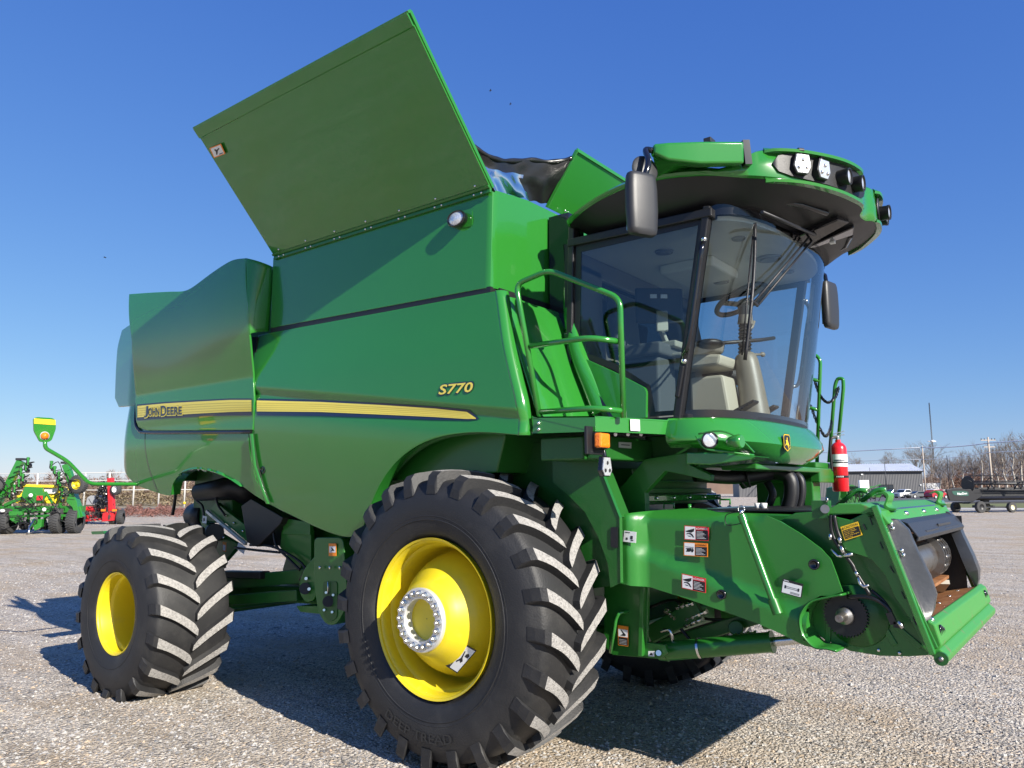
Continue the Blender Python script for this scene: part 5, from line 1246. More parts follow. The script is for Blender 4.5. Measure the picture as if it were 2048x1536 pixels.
mb = MB().use(green)
for x, y in ((1328, 1013), (1440, 1005)): mb.tube([S(x, y+4, y=-.75), S(x, y-6, y=-.75), S(x+20, y-6, y=-.75), S(x+20, y+4, y=-.75)], .007, 6)
mb.cyl(S(1379, 1020, y=-.85), S(1379, 1008, y=-.85), .012, n=8); mb.build('lock_tabs', None, fh)
mb = MB().use(white)
for x in (1515, 1528): mb.cyl(S(x, 1018, y=-.3), S(x, 1006, y=-.3), .018, .022, 10)
mb.build('nozzle_caps', None, fh)
mb = MB().use(green); mb.prism([S(x, y, y=-1.02) for x, y in [(1372, 905), (1372, 928), (1420, 930), (1500, 920), (1512, 912), (1440, 905)]], (0, .25, 0)); mb.build('step_plate', None, CH, bevel=.008)
mb = MB().use(black); mb.bb((1.72, -.95, 1.985), (1.80, -.85, 2.01)); mb.build('step_socket', None, CH)

# ---------------- under the body between the wheels
def NU(px, py, y=-1.3): return S(px, py, y=y)
mb = MB().use(greenf)
ev = [NU(x, y, -1.30) for x, y in [(628, 1075), (686, 1075), (694, 1185), (690, 1220), (672, 1250), (652, 1250), (636, 1225), (628, 1170)]]
mb.prism(roundpoly(ev, .06), (0, .22, 0)); el_ = mb.build('grain_elevator', None, CH, bevel=.006)
mb = MB().use(greend); mb.prism(roundpoly([NU(x, y, -1.307) for x, y in [(646, 1163), (674, 1163), (674, 1235), (660, 1245), (646, 1230)]], .03), (0, .01, 0)); mb.build('elevator_recess', None, el_)
mb = MB().use(black); mb.cyl(NU(656, 1203, -1.34), NU(656, 1203, -1.3), .045, n=20); mb.use(zinc)
for x, y in ((652, 1185), (666, 1190), (648, 1220), (664, 1224)): mb.cyl(NU(x, y, -1.325), NU(x, y, -1.3), .011, n=8)
mb.tube([NU(656, 1163, -1.32), NU(656, 1188, -1.32)], .006, 6)
for x in (640, 660, 680): mb.cyl(NU(x, 1132, -1.33), NU(x, 1138, -1.33), .012, n=8)
mb.build('elevator_bearings', None, el_)
decal('warning_decal', [NU(658, 1112, -1.31), NU(673, 1112, -1.31), NU(673, 1087, -1.31), NU(658, 1087, -1.31)], el_, [(0, 'r', whited, (.08, .28, .92, .78)), (1, 'p', dblack, [(.2, .35), (.45, .5), (.3, .7), (.6, .6), (.8, .4), (.5, .42)])], dorange)
mb = MB().use(greenf); e2 = [NU(x, y, -1.2) for x, y in [(640, 1100), (655, 1120), (628, 1200), (612, 1206), (600, 1190), (598, 1165), (610, 1135)]]; mb.prism(roundpoly(e2, .04), (0, .2, 0)); e2o = mb.build('return_elevator', None, CH, bevel=.006)
mb = MB().use(black); mb.cyl(NU(610, 1177, -1.24), NU(610, 1177, -1.2), .05, n=20); mb.use(zinc); mb.cyl(NU(612, 1157, -1.23), NU(612, 1157, -1.2), .014, n=8); mb.cyl(NU(618, 1178, -1.24), NU(618, 1178, -1.2), .014, n=8); mb.build('elevator_bearing', None, e2o)
mb = MB().use(greenf); mb.prism(roundpoly([NU(x, y, -1.2) for x, y in [(592, 1212), (640, 1212), (640, 1228), (600, 1224)]], .02), (0, .5, 0)); mb.build('elevator_foot', None, e2o, bevel=.006)
# grey tinted panels, black box, slanted sieve rails
mb = MB().use(greenf); mb.prism([NU(x, y, -1.05) for x, y in [(566, 1040), (622, 1060), (622, 1135), (590, 1128), (560, 1095)]], (0, .04, 0)); mb.prism([NU(x, y, -1.08) for x, y in [(566, 1036), (620, 1045), (620, 1070), (566, 1068)]], (0, .04, 0)); mb.build('lower_side_panels', None, CH, bevel=.003)
mb = MB().use(black); mb.prism([NU(x, y, -1.15) for x, y in [(482, 1012), (502, 998), (566, 1035), (560, 1048), (514, 1094), (494, 1085)]], (0, .6, 0)); mb.build('air_box', None, CH, bevel=.006)
mb = MB().use(alu); mb.bar(NU(414, 1022, -1.1), NU(492, 1088, -1.1), .03, .035, (0, 1, 0)); mb.use(greenf); mb.prism([NU(x, y, -1.08) for x, y in [(432, 1005), (490, 1050), (495, 1085), (420, 1020)]], (0, .05, 0)); mb.prism([NU(x, y, -1.05) for x, y in [(400, 1040), (445, 1070), (478, 1090), (450, 1122), (436, 1130), (405, 1060)]], (0, .05, 0))
ch_ = mb.build('straw_chopper', None, CH, bevel=.004)
mb = MB().use(black); mb.tube([NU(395, 985, -1.15), NU(470, 975, -1.0), NU(520, 990, -.8)], .11, 20, radii=[.09, .13, .16]); mb.cyl(NU(388, 1030, -.9), NU(416, 1030, -.9), .13, n=20); mb.cyl(NU(430, 1065, -1.15), NU(424, 1065, -1.0), .09, n=18); mb.build('exhaust_duct', None, CH)
mb = MB().use(zinc)
for x, y in ((452, 1031), (468, 1046), (486, 1062), (450, 1134), (447, 1075)): mb.ball(NU(x, y, -1.09), .014, 5)
mb.build('chopper_bolts', None, ch_)
decal('warning_decal', [NU(405, 1046, -1.17), NU(413, 1047, -1.17), NU(414, 1033, -1.17), NU(406, 1031, -1.17)], ch_, [(1, 'p', dblack, [(.3, .2), (.7, .4), (.5, .8), (.2, .6)])], whited)
decal('warning_decal', [NU(446, 1102, -1.12), NU(452, 1104, -1.12), NU(453, 1085, -1.12), NU(446, 1083, -1.12)], ch_, [(1, 'r', whited, (.1, .1, .9, .7))], dorange)
decal('warning_decal', [NU(474, 1098, -1.12), NU(488, 1108, -1.12), NU(492, 1094, -1.12), NU(477, 1085, -1.12)], ch_, [], whited)
mb = MB().use(hose)
for p in ([(345, 1030), (350, 1000), (352, 965)], [(385, 985), (392, 1000), (405, 1012), (408, 1035)], [(500, 1090), (540, 1092), (580, 1110), (610, 1135), (600, 1160)], [(545, 1050), (552, 1090), (575, 1115), (600, 1140)], [(470, 1095), (510, 1100), (560, 1105)], [(430, 985), (436, 1010), (450, 1030)]): mb.tube(smoothpts([NU(*q, -1.12) for q in p], 4), .018 if p[0][0] == 345 else .012, 8)
mb.build('wiring_harnesses', None, CH)
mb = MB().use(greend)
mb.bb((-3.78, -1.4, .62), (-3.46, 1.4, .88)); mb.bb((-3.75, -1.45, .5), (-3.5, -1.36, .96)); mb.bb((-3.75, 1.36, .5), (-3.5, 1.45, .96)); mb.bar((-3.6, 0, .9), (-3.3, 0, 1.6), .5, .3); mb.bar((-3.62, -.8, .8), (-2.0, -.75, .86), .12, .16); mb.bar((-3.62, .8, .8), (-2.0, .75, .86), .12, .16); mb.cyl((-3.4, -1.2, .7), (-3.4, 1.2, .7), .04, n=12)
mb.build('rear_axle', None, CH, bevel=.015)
mb = MB().use(greend); mb.bar(NU(452, 1166, -1.0), NU(625, 1150, -1.0), .10, .13); mb.bar(NU(455, 1200, -1.1), NU(600, 1190, -1.1), .08, .10); mb.use(black); mb.bar(NU(452, 1148, -1.05), NU(530, 1150, -1.05), .12, .07); mb.build('frame_rail', None, CH, bevel=.01)
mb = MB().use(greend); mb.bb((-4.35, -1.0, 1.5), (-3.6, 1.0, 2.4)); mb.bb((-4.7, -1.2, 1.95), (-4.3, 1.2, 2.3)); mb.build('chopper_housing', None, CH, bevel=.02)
mb = MB().use(greenf); mb.prism(roundpoly([NU(182, 1063, -1.8), NU(205, 1062, -1.8), NU(210, 1068, -1.8), NU(184, 1069, -1.8)], .01), (0, 1.5, 0)); mb.build('tail_step', None, CH)

# warning lamp on a swan-neck arm at the rear corner
def LX(px, py): return S(px, py, x=-4.45)
rl_ = rail('lamp_arm', [[LX(262, 969)+P3(0, .25, 0), LX(250, 968), LX(178, 968), LX(135, 922), LX(90, 896), LX(90, 880)]], .019)
mb = MB().use(green); hd_ = [(67, 837), (74, 834), (105, 836), (112, 840), (112, 858), (104, 880), (98, 884), (80, 884), (68, 862)]
mb.prism(roundpoly([LX(a, b) for a, b in hd_], .02), (-.02, 0, 0)); lh_ = mb.build('lamp_shield', None, rl_, bevel=.003)
mb = MB().use(dyel); mb.prism([LX(a, b)+P3(.003, 0, 0) for a, b in [(68, 847), (111, 850), (111, 840), (68, 837)]], (-.004, 0, 0)); mb.build('reflector_strip', None, lh_)
mb = MB().use(orange); mb.lathe([(.001, .05), (.02, .045), (.032, .03), (.036, .008), (.036, 0)], LX(89, 872), (1, -.2, 0), 20)
mb.v = [((x-LX(89, 872).x)*1+LX(89, 872).x, (y-LX(89, 872).y)*1.0+LX(89, 872).y, z) for x, y, z in mb.v]
mb.build('amber_lens', None, lh_)
mb = MB().use(alu); mb.lathe([(.042, .0), (.044, .006), (.036, .01)], LX(89, 872), (1, -.2, 0), 20); mb.build('lamp_bezel', None, lh_)

# ---------------- fire extinguisher on the far platform
q = S(1682, 983, y=1.35)
fe_ = thing('fire_extinguisher', (q.x, q.y, q.z), 'red fire extinguisher strapped upright beside the boarding ladder of the green combine', 'fire extinguisher')
mb = MB().use(red); mb.lathe([(.001, 0), (.058, .0), (.066, .01), (.066, .36), (.06, .385), (.045, .405), (.022, .42), (.022, .44)], q, (0, 0, 1), 28); bd = mb.build('cylinder', None, fe_, auto=40)
mb = MB().use(whited); mb.lathe([(.0675, .21), (.0675, .315)], q, (0, 0, 1), 28); mb.build('paper_label', None, bd)
mb = MB().use(navy)
for t0 in range(-50, 30, 9):
    a = R(t0-60); p = q+P3(math.cos(a)*.068, math.sin(a)*.068, .262); t_ = Vector((-math.sin(a), math.cos(a), 0)); mb.box(p, (.0015, .006, .014), Matrix.Rotation(a, 3, 'Z'))
mb.build('label_print', None, bd)
mb = MB().use(blackg); mb.lathe([(.069, .115), (.069, .135)], q, (0, 0, 1), 28); mb.lathe([(.069, .24), (.069, .25)], q, (0, 0, 1), 28); mb.build('strap', None, fe_, solid=.003)
mb = MB().use(whited); 
for k in range(4): a = R(-95+k*13); mb.box(q+P3(math.cos(a)*.0705, math.sin(a)*.0705, .125), (.001, .007, .012), Matrix.Rotation(a, 3, 'Z'))
mb.build('strap_print', None, [o for o in COL.objects if o.name == 'strap'][0])
mb = MB().use(steel); mb.cyl(q+P3(0, 0, .44), q+P3(0, 0, .47), .018, n=12); mb.bar(q+P3(-.03, -.02, .475), q+P3(.05, .03, .485), .02, .008); mb.bar(q+P3(-.03, -.02, .49), q+P3(.05, .03, .515), .02, .008); mb.build('valve_handle', None, fe_, bevel=.002)
mb = MB().use(hose); mb.tube(smoothpts([q+P3(0, 0, .46), q+P3(-.04, -.05, .45), q+P3(-.05, -.06, .35), q+P3(-.045, -.06, .15)], 5), .011, 8); mb.build('hose', None, fe_)
mb = MB().use(greenf); mb.bar(q+P3(.0, .09, -.06), q+P3(.0, .09, .2), .05, .02); mb.bar(q+P3(-.2, .1, .10), q+P3(.0, .1, .10), .05, .03); mb.build('extinguisher_bracket', None, CH)
# ------------------------------------------------------------------ ground
def gravel_mat():
    m = bpy.data.materials.new('gravel'); n, l = nodes(m); b = n['Principled BSDF']; b.inputs['Roughness'].default_value = .95; b.inputs['Specular IOR Level'].default_value = .05
    tc = n.new('ShaderNodeTexCoord')
    def vor(scale, feat='F1'):
        v = n.new('ShaderNodeTexVoronoi'); v.inputs['Scale'].default_value = scale; v.feature = feat; l.new(tc.outputs['Object'], v.inputs['Vector']); return v
    def noise(scale, det=6, rough=.6):
        v = n.new('ShaderNodeTexNoise'); v.inputs['Scale'].default_value = scale; v.inputs['Detail'].default_value = det; v.inputs['Roughness'].default_value = rough; l.new(tc.outputs['Object'], v.inputs['Vector']); return v
    v1 = vor(40); v2 = vor(85); 
    sep = n.new('ShaderNodeSeparateColor'); l.new(v1.outputs['Color'], sep.inputs[0])
    rp = n.new('ShaderNodeValToRGB'); cr = rp.color_ramp; cr.interpolation = 'LINEAR'
    cr.elements[0].position = 0; cr.elements[0].color = (.085, .085, .088, 1); cr.elements[1].position = 1; cr.elements[1].color = (.70, .67, .62, 1)
    for p, c in ((.25, (.19, .185, .185, 1)), (.5, (.33, .31, .285, 1)), (.75, (.38, .36, .34, 1)), (.9, (.30, .23, .16, 1))):
        e = cr.elements.new(p); e.color = c
    l.new(sep.outputs[0], rp.inputs['Fac'])
    # fines between the stones
    rp2 = n.new('ShaderNodeValToRGB'); rp2.color_ramp.elements[0].color = (.12, .11, .10, 1); rp2.color_ramp.elements[1].color = (.55, .51, .46, 1)
    sep2 = n.new('ShaderNodeSeparateColor'); l.new(v2.outputs['Color'], sep2.inputs[0]); l.new(sep2.outputs[1], rp2.inputs['Fac'])
    nz = noise(6, 8, .7); r3 = n.new('ShaderNodeValToRGB'); r3.color_ramp.elements[0].position = .42; r3.color_ramp.elements[1].position = .58
    l.new(nz.outputs['Fac'], r3.inputs['Fac'])
    mx = n.new('ShaderNodeMix'); mx.data_type = 'RGBA'; l.new(r3.outputs['Color'], mx.inputs['Factor']); l.new(rp.outputs['Color'], mx.inputs['A']); l.new(rp2.outputs['Color'], mx.inputs['B'])
    # large tan / pale dust patches and wheel tracks
    nb = noise(.55, 7, .62); r4 = n.new('ShaderNodeValToRGB'); r4.color_ramp.elements[0].position = .45; r4.color_ramp.elements[1].position = .66; l.new(nb.outputs['Fac'], r4.inputs['Fac'])
    mul = n.new('ShaderNodeMath'); mul.operation = 'MULTIPLY'; mul.inputs[1].default_value = .78; l.new(r4.outputs['Color'], mul.inputs[0])
    mx2 = n.new('ShaderNodeMix'); mx2.data_type = 'RGBA'; l.new(mul.outputs[0], mx2.inputs['Factor']); l.new(mx.outputs['Result'], mx2.inputs['A']); mx2.inputs['B'].default_value = (.30, .245, .185, 1)
    nd = noise(1.3, 5, .6); mp = n.new('ShaderNodeMapping'); mp.inputs['Scale'].default_value = (.25, 2.2, 1); mp.inputs['Rotation'].default_value = (0, 0, R(-32)); l.new(tc.outputs['Object'], mp.inputs['Vector']); l.new(mp.outputs[0], nd.inputs['Vector'])
    r5 = n.new('ShaderNodeValToRGB'); r5.color_ramp.elements[0].position = .35; r5.color_ramp.elements[0].color = (.90, .85, .77, 1); r5.color_ramp.elements[1].position = .62; r5.color_ramp.elements[1].color = (1.14, 1.1, 1.03, 1); l.new(nd.outputs['Fac'], r5.inputs['Fac'])
    mx3 = n.new('ShaderNodeMix'); mx3.data_type = 'RGBA'; mx3.blend_type = 'MULTIPLY'; mx3.inputs['Factor'].default_value = 1; l.new(mx2.outputs['Result'], mx3.inputs['A']); l.new(r5.outputs['Color'], mx3.inputs['B'])
    hs = n.new('ShaderNodeHueSaturation'); hs.inputs['Value'].default_value = GRAV_V; l.new(mx3.outputs['Result'], hs.inputs['Color'])
    l.new(hs.outputs[0], b.inputs['Base Color'])
    bp = n.new('ShaderNodeBump'); bp.inputs['Strength'].default_value = .9; bp.inputs['Distance'].default_value = .018; bp.invert = True
    l.new(v1.outputs['Distance'], bp.inputs['Height'])
    bp2 = n.new('ShaderNodeBump'); bp2.inputs['Strength'].default_value = .7; bp2.inputs['Distance'].default_value = .01; l.new(v2.outputs['Distance'], bp2.inputs['Height']); bp2.invert = True; l.new(bp2.outputs[0], bp.inputs['Normal'])
    nm = noise(11, 6, .6)
    bp3 = n.new('ShaderNodeBump'); bp3.inputs['Strength'].default_value = .8; bp3.inputs['Distance'].default_value = .03; l.new(nm.outputs['Fac'], bp3.inputs['Height']); l.new(bp3.outputs[0], bp2.inputs['Normal'])
    l.new(bp.outputs[0], b.inputs['Normal']); return m
GRAV_V = 1.42
gravel = gravel_mat()
mb = MB().use(gravel); s = 1500
mb.add([(-s, -s, 0), (s, -s, 0), (s, s, 0), (-s, s, 0)], [(0, 1, 2, 3)]); g = mb.build('ground', None); tag(g, kind='structure')
g['label'] = 'grey and tan gravel yard'
# loose stones on the near ground
def stones():
    rg = random.Random(42); cols = [mat('stone_pale', (.42, .40, .37), .9, var=.3, vscale=8), mat('stone_grey', (.36, .345, .33), .9, var=.3, vscale=8), mat('stone_dark', (.2, .195, .19), .9, var=.3, vscale=8), mat('stone_tan', (.42, .33, .24), .9, var=.3, vscale=8)]
    mb = MB(); V, Fc, Mi = [], [], []
    base = [Vector(p) for p in ((1, 0, 0), (0, 1, 0), (-1, 0, 0), (0, -1, 0), (0, 0, 1), (0, 0, -.5))]; fcs = [(0, 1, 4), (1, 2, 4), (2, 3, 4), (3, 0, 4), (1, 0, 5), (2, 1, 5), (3, 2, 5), (0, 3, 5)]
    for k in range(52000):
        dist = 3.2+18*rg.random()**1.7; px = rg.uniform(-150, 2200); p = G(px, dist)
        s = min(.028, .005+.0075*abs(rg.gauss(0, 1)))*(1+dist*.01); a = rg.uniform(0, 6.28); ca, sa = math.cos(a), math.sin(a); sx, sy, sz = s*rg.uniform(.7, 1.3), s*rg.uniform(.5, 1), s*rg.uniform(.4, .8)
        o = len(V)
        for b in base: x, y, z = b.x*sx*rg.uniform(.8, 1.2), b.y*sy*rg.uniform(.8, 1.2), b.z*sz; V.append((p.x+x*ca-y*sa, p.y+x*sa+y*ca, z+sz*.15))
        Fc += [tuple(i+o for i in f) for f in fcs]; Mi += [rg.choice((0, 0, 1, 1, 1, 2, 3))]*8
    mb.v, mb.f, mb.m, mb.sm = V, Fc, Mi, [False]*len(Fc); mb.mats = cols
    o = mb.build('gravel', recalc=False); tag(o, 'loose crushed stones scattered over the gravel yard', 'gravel', kind='stuff')
stones()
# ================================================================== BACKGROUND
def LB(o, px_dist_loc, ang): pass
class Loc:
    """a local frame standing on the ground: x to the right as seen by the camera, y away, turned by ang"""
    def __init__(s, p, ang=0, z=0):
        s.p = Vector((p.x, p.y, z)); s.x = (RH*math.cos(ang)+FH*math.sin(ang)); s.y = (-RH*math.sin(ang)+FH*math.cos(ang))
    def __call__(s, x, y, z): return s.p+s.x*x+s.y*y+Vector((0, 0, z))
    def rot(s): return Matrix((s.x, s.y, Vector((0, 0, 1)))).transposed()
    def box(s, mb, c, d): mb.box(s(*c), d, s.rot())
asphalt = mat('asphalt', (.10, .10, .105), .9, bump=.3, bscale=40, var=.2, vscale=.5)
concrete = mat('concrete', (.42, .40, .37), .9, var=.15, vscale=1)
wallg = mat('grey_cladding', (.115, .115, .12), .6, metal=.1, var=.12, vscale=.7)
roofm = mat('pale_metal_roof', (.78, .8, .82), .45, metal=.05, var=.1, vscale=.2)
winm = mat('window_glass', (.02, .03, .04), .08, coat=.5)
bark = mat('bark_grey', (.20, .165, .135), .9, var=.3, vscale=.3)
barkp = mat('bark_pale', (.42, .38, .33), .9, var=.2, vscale=.5)
twigb = mat('twig_brown', (.17, .115, .085), .95, var=.4, vscale=.08)
twigr = mat('twig_russet', (.22, .105, .06), .95, var=.4, vscale=.1)
pole_m = mat('weathered_pole', (.42, .36, .30), .9, var=.2)
pipe = mat('grey_pipe', (.50, .49, .47), .6)
dirt = mat('dry_grass', (.27, .21, .12), .95, bump=.5, bscale=8, var=.35, vscale=.6)
grassm = mat('winter_grass', (.14, .15, .05), .95, bump=.5, bscale=8, var=.4, vscale=.5)
weedm = mat('red_weeds', (.22, .10, .075), .95, var=.4, vscale=.6)
wire_m = mat('cable', (.9, .9, .88), .5)
rubber2 = mat('small_tyre_rubber', (.045, .045, .046), .8, bump=.4, bscale=60)
pred = mat('red_frame', (.5, .02, .025), .4, coat=.3)
tank_y = mat('yellow_tank', (.82, .60, .03), .4, coat=.3, var=.1, vscale=2)
cream = mat('cream_rim', (.72, .66, .42), .5)

def ground_patch(name, pts, m, z, label=None):
    mb = MB().use(m); vs = [Vector((p.x, p.y, z)) for p in pts]; mb.add(vs, [tuple(range(len(vs)))]); o = mb.build(name); tag(o, kind='structure')
    if label: o['label'] = label
    return o
# distant ground: grass verge, parking lot, scrub field
ground_patch('parking_lot', [G(1560, 112), G(2250, 104), G(2250, 215), G(1560, 230)], asphalt, .02)
ground_patch('grass', [G(1880, 78), G(2300, 70), G(2300, 98), G(1890, 100)], grassm, .016)
ground_patch('pavement', [G(1870, 70), G(2300, 66), G(2300, 69.5), G(1870, 77)], concrete, .012)
ground_patch('field', [G(-500, 75), G(700, 66), G(700, 100), G(-500, 100)], dirt, .012)
ground_patch('road', [G(-600, 84), G(760, 80), G(760, 92), G(-600, 95)], asphalt, .016)
ground_patch('field', [G(-900, 100), G(760, 104), G(760, 420), G(-900, 420)], dirt, .02)
ground_patch('field', [G(1500, 240), G(2700, 225), G(2900, 480), G(1500, 480)], dirt, .02)

# --- grey steel building
b = G(1846, 192); L = Loc(b, R(-12)); wd_, dp_, hh_ = 44, 22, 6.3
bt = thing('steel_building', (b.x, b.y, 0), 'long dark grey metal building with a pale ribbed roof beside the parking lot', 'building')
mb = MB().use(wallg); pts = []
n = 120
for i in range(n*2+1):
    x = -wd_*i/(2*n); pts.append((x, -.06 if i % 2 else 0))
mb.grid([[L(x, y, 0) for x, y in pts], [L(x, y, hh_) for x, y in pts]], smooth=False)
mb.prism([L(0, .02, 0), L(0, dp_, 0), L(0, dp_, hh_), L(0, dp_/2, hh_+2.0), L(0, .02, hh_)], L.x*-.1); mb.prism([L(-wd_, .02, 0), L(-wd_, dp_, 0), L(-wd_, dp_, hh_), L(-wd_, dp_/2, hh_+2.0), L(-wd_, .02, hh_)], L.x*.1); mb.box(L(-wd_/2, dp_, hh_/2), (wd_, .1, hh_), L.rot())
mb.build('wall', None, bt)
mb = MB().use(roofm)
for a, c_ in (((.4, -.5, hh_-.02), (.4, dp_/2, hh_+2.1)), ((.4, dp_+.5, hh_-.02), (.4, dp_/2, hh_+2.1))):
    A, C = L(*a), L(*c_); mb.prism([A, C, C-L.x*(wd_+.8), A-L.x*(wd_+.8)], (0, 0, .12))
    for k in range(74): o_ = -L.x*(k*.6+.2); mb.bar(A+o_+P3(0, 0, .16), C+o_+P3(0, 0, .16), .10, .12)
rf = mb.build('roof', None, bt)
mb = MB().use(dblack); mb.bar(L(.4, -.56, hh_-.05), L(-wd_-.4, -.56, hh_-.05), .15, .3); mb.build('gutter', None, rf)
for wx, ww in ((-8.5, 3.2), (-19, 3.0), (-31, 3)):
    mb = MB().use(winm); L.box(mb, (wx, -.10, 1.6), (ww, .08, 2.8)); w_ = mb.build('window', None, bt)
    mb = MB().use(dblack)
    for k in range(4): L.box(mb, (wx-ww/2+ww*k/3, -.16, 1.6), (.09, .05, 2.85))
    for z in (.2, 1.2, 2.1, 3.0): L.box(mb, (wx, -.17, z), (ww, .05, .09))
    mb.build('window_frame', None, w_)
mb = MB().use(white); L.box(mb, (-14, -.15, hh_-.7), (.5, .2, .3)); L.box(mb, (-.6, -.15, 2.9), (.3, .2, .3)); mb.build('wall_lamp', None, bt)

# --- utility poles, wires, masts
def upole(px, dist, h, lab, arms=True, r=.19, m=pole_m, name='utility_pole', cat='utility pole'):
    b = G(px, dist); t = thing(name, (b.x, b.y, 0), lab, cat); L = Loc(b)
    mb = MB().use(m); mb.cyl(L(0, 0, 0), L(0, 0, h), r, r*.7, 10); mb.build('pole', None, t)
    if arms:
        mb = MB().use(m); mb.bar(L(-1.2, 0, h-.5), L(1.2, 0, h-.5), .12, .14); mb.bar(L(-1, 0, h-1.6), L(1, 0, h-1.6), .12, .14); mb.build('cross_arm', None, t)
        mb = MB().use(darkgrey)
        for x in (-1.1, -.6, .6, 1.1): mb.cyl(L(x, 0, h-.45), L(x, 0, h-.2), .07, n=6)
        mb.build('insulator', None, t)
    return t
upole(1850, 150, 10.2, 'wooden utility pole at the right corner of the grey building', False, .16)
upole(1984, 125, 10.2, 'tall wooden utility pole with cross arms in front of the woods')
upole(1697, 200, 8.5, 'thin dark lamp post left of the grey building', False, .07, darkgrey, 'lamp_post', 'lamp post')
upole(1772, 120, 6.0, 'thin dark lamp post standing before the middle of the grey building', False, .06, darkgrey, 'lamp_post', 'lamp post')
upole(1741, 170, 6.6, 'short dark lamp post between two taller posts before the grey building', False, .06, darkgrey, 'lamp_post', 'lamp post')
upole(1898, 130, 7.5, 'dark lamp post between the two utility poles', False, .06, darkgrey, 'lamp_post', 'lamp post')
def wire(name, pts, r, sag, lab):
    mb = MB().use(wire_m)
    for a, b in zip(pts, pts[1:]): mb.tube([a.lerp(b, k/10)-P3(0, 0, sag*4*(k/10)*(1-k/10)) for k in range(11)], r, 5)
    o = mb.build(name); tag(o, lab, 'overhead wire')
wire('overhead_wire', [G(1400, 250, 12.5), G(1850, 150, 9.9), G(1980, 125, 9.2), G(2400, 90, 9.5)], .10, .25, 'thick pale overhead wire, upper of the two between the utility poles')
wire('overhead_wire', [G(1400, 250, 10.5), G(1850, 150, 7.6), G(1980, 125, 7.7), G(2400, 90, 7.9)], .05, .25, 'thin overhead wire, lower of the two between the utility poles')
b = G(1871, 420); t = thing('radio_mast', (b.x, b.y, 0), 'tall thin lattice radio mast rising behind the bare trees', 'radio mast'); L = Loc(b)
mb = MB().use(darkgrey); H_ = 49
for i in range(3):
    a = 2*math.pi*i/3; mb.cyl(L(math.cos(a)*.4, math.sin(a)*.4, 0), L(math.cos(a)*.2, math.sin(a)*.2, H_), .09, n=5)
for k in range(40): z = k*H_/40; mb.bar(L(-.4, 0, z), L(.4, 0, z+H_/40), .07, .07)
mb.build('lattice', None, t); mb = MB().use(white); mb.cyl(L(0, 0, 27.3), L(0, 0, 28.4), 1.0, n=12); mb.cyl(L(2, 0, 27.8), L(-2.5, 0, 27.8), .25, n=6); mb.build('dish', None, t)

# --- cars in the lot
def make_car(name, p, ang, paint, kind, label, group='cars parked before the grey building'):
    L = Loc(p, ang); t = thing(name, (p.x, p.y, 0), label, 'pickup truck' if kind == 'pickup' else 'car', group)
    if kind == 'pickup': ln, hgt, prof = 5.6, 1.85, [(-2.8, .5), (-2.8, 1.05), (-2.7, 1.12), (-1.5, 1.18), (-1.0, 1.78), (-.4, 1.86), (.55, 1.84), (.85, 1.2), (2.75, 1.18), (2.8, .6), (2.6, .45), (-2.6, .42)]
    elif kind == 'suv': ln, hgt, prof = 4.8, 1.75, [(-2.4, .5), (-2.4, .95), (-1.5, 1.1), (-.9, 1.65), (-.3, 1.74), (1.7, 1.7), (2.3, 1.15), (2.4, .55), (2.2, .4), (-2.2, .4)]
    else: ln, hgt, prof = 4.7, 1.45, [(-2.35, .45), (-2.35, .8), (-1.3, .95), (-.6, 1.38), (.1, 1.46), (.9, 1.38), (1.6, 1.0), (2.3, .95), (2.35, .5), (2.1, .32), (-2.1, .32)]
    def ar(x0): return [(x0+.42*math.cos(a), .36+.42*math.sin(a)) for a in [math.pi*k/6 for k in range(7)]]
    pr = [q for q in prof if q[1] > .43] ; w = .92
    ax = ln*.30
    low = [(ln/2-.1, .34)]+[(ax+.42*math.cos(a), .36+.42*math.sin(a)) for a in [math.pi*k/6 for k in range(0, 7)]]+[(-ax+.42*math.cos(a), .36+.42*math.sin(a)) for a in [math.pi*k/6 for k in range(0, 7)]]+[(-ln/2+.1, .34)]
    outl = pr[:]; outl = outl+low
    mb = MB().use(paint); mb.prism([L(x, -w, z) for x, z in outl], L.y*(2*w)); body = mb.build('body', None, t, bevel=.04)
    gm = winm; mb = MB().use(gm)
    top = [q for q in prof if q[1] > 1.3]; x0 = top[0][0]; x1 = top[-1][0]; zt = max(q[1] for q in top)-.12; zb = (1.22 if kind == 'pickup' else 1.15 if kind == 'suv' else .98)
    gl = [(x0-.25, zb), (x0+.08, zt), (x1-.12, zt), (x1+.2, zb)]
    for yy in (-w-.01, w+.005): mb.prism([L(x, yy, z) for x, z in gl], L.y*.006)
    mb.prism([L(prof[3 if kind != 'sedan' else 2][0]+.04, -w+.1, zb+.02), L(prof[3 if kind != 'sedan' else 2][0]+.04, w-.1, zb+.02), L(x0-.02, w-.18, zt), L(x0-.02, -w+.18, zt)], L.x*-.05); mb.build('window', None, t)
    for x in (-ax, ax):
        for yy in (-w+.08, w-.08):
            mb = MB().use(rubber2); c = L(x, yy, .36); mb.cyl(c-L.y*.11, c+L.y*.11, .36, n=20); mb.use(alu); mb.cyl(c-L.y*.115, c+L.y*.115, .22, n=14); mb.build('wheel', None, t)
    for yy in (-.62, .62): mb = MB().use(lensw); L.box(mb, (-ln/2-.0, yy, .78), (.06, .35, .16)); mb.build('headlight', None, t)
    mb = MB().use(dblack); L.box(mb, (-ln/2-.005, 0, .68), (.04, .8, .2)); mb.build('grille', None, t)
    for yy in (-.8, .8): mb = MB().use(dred); L.box(mb, (ln/2-.03, yy, .95), (.06, .15, .25)); mb.build('tail_light', None, t)
    return t
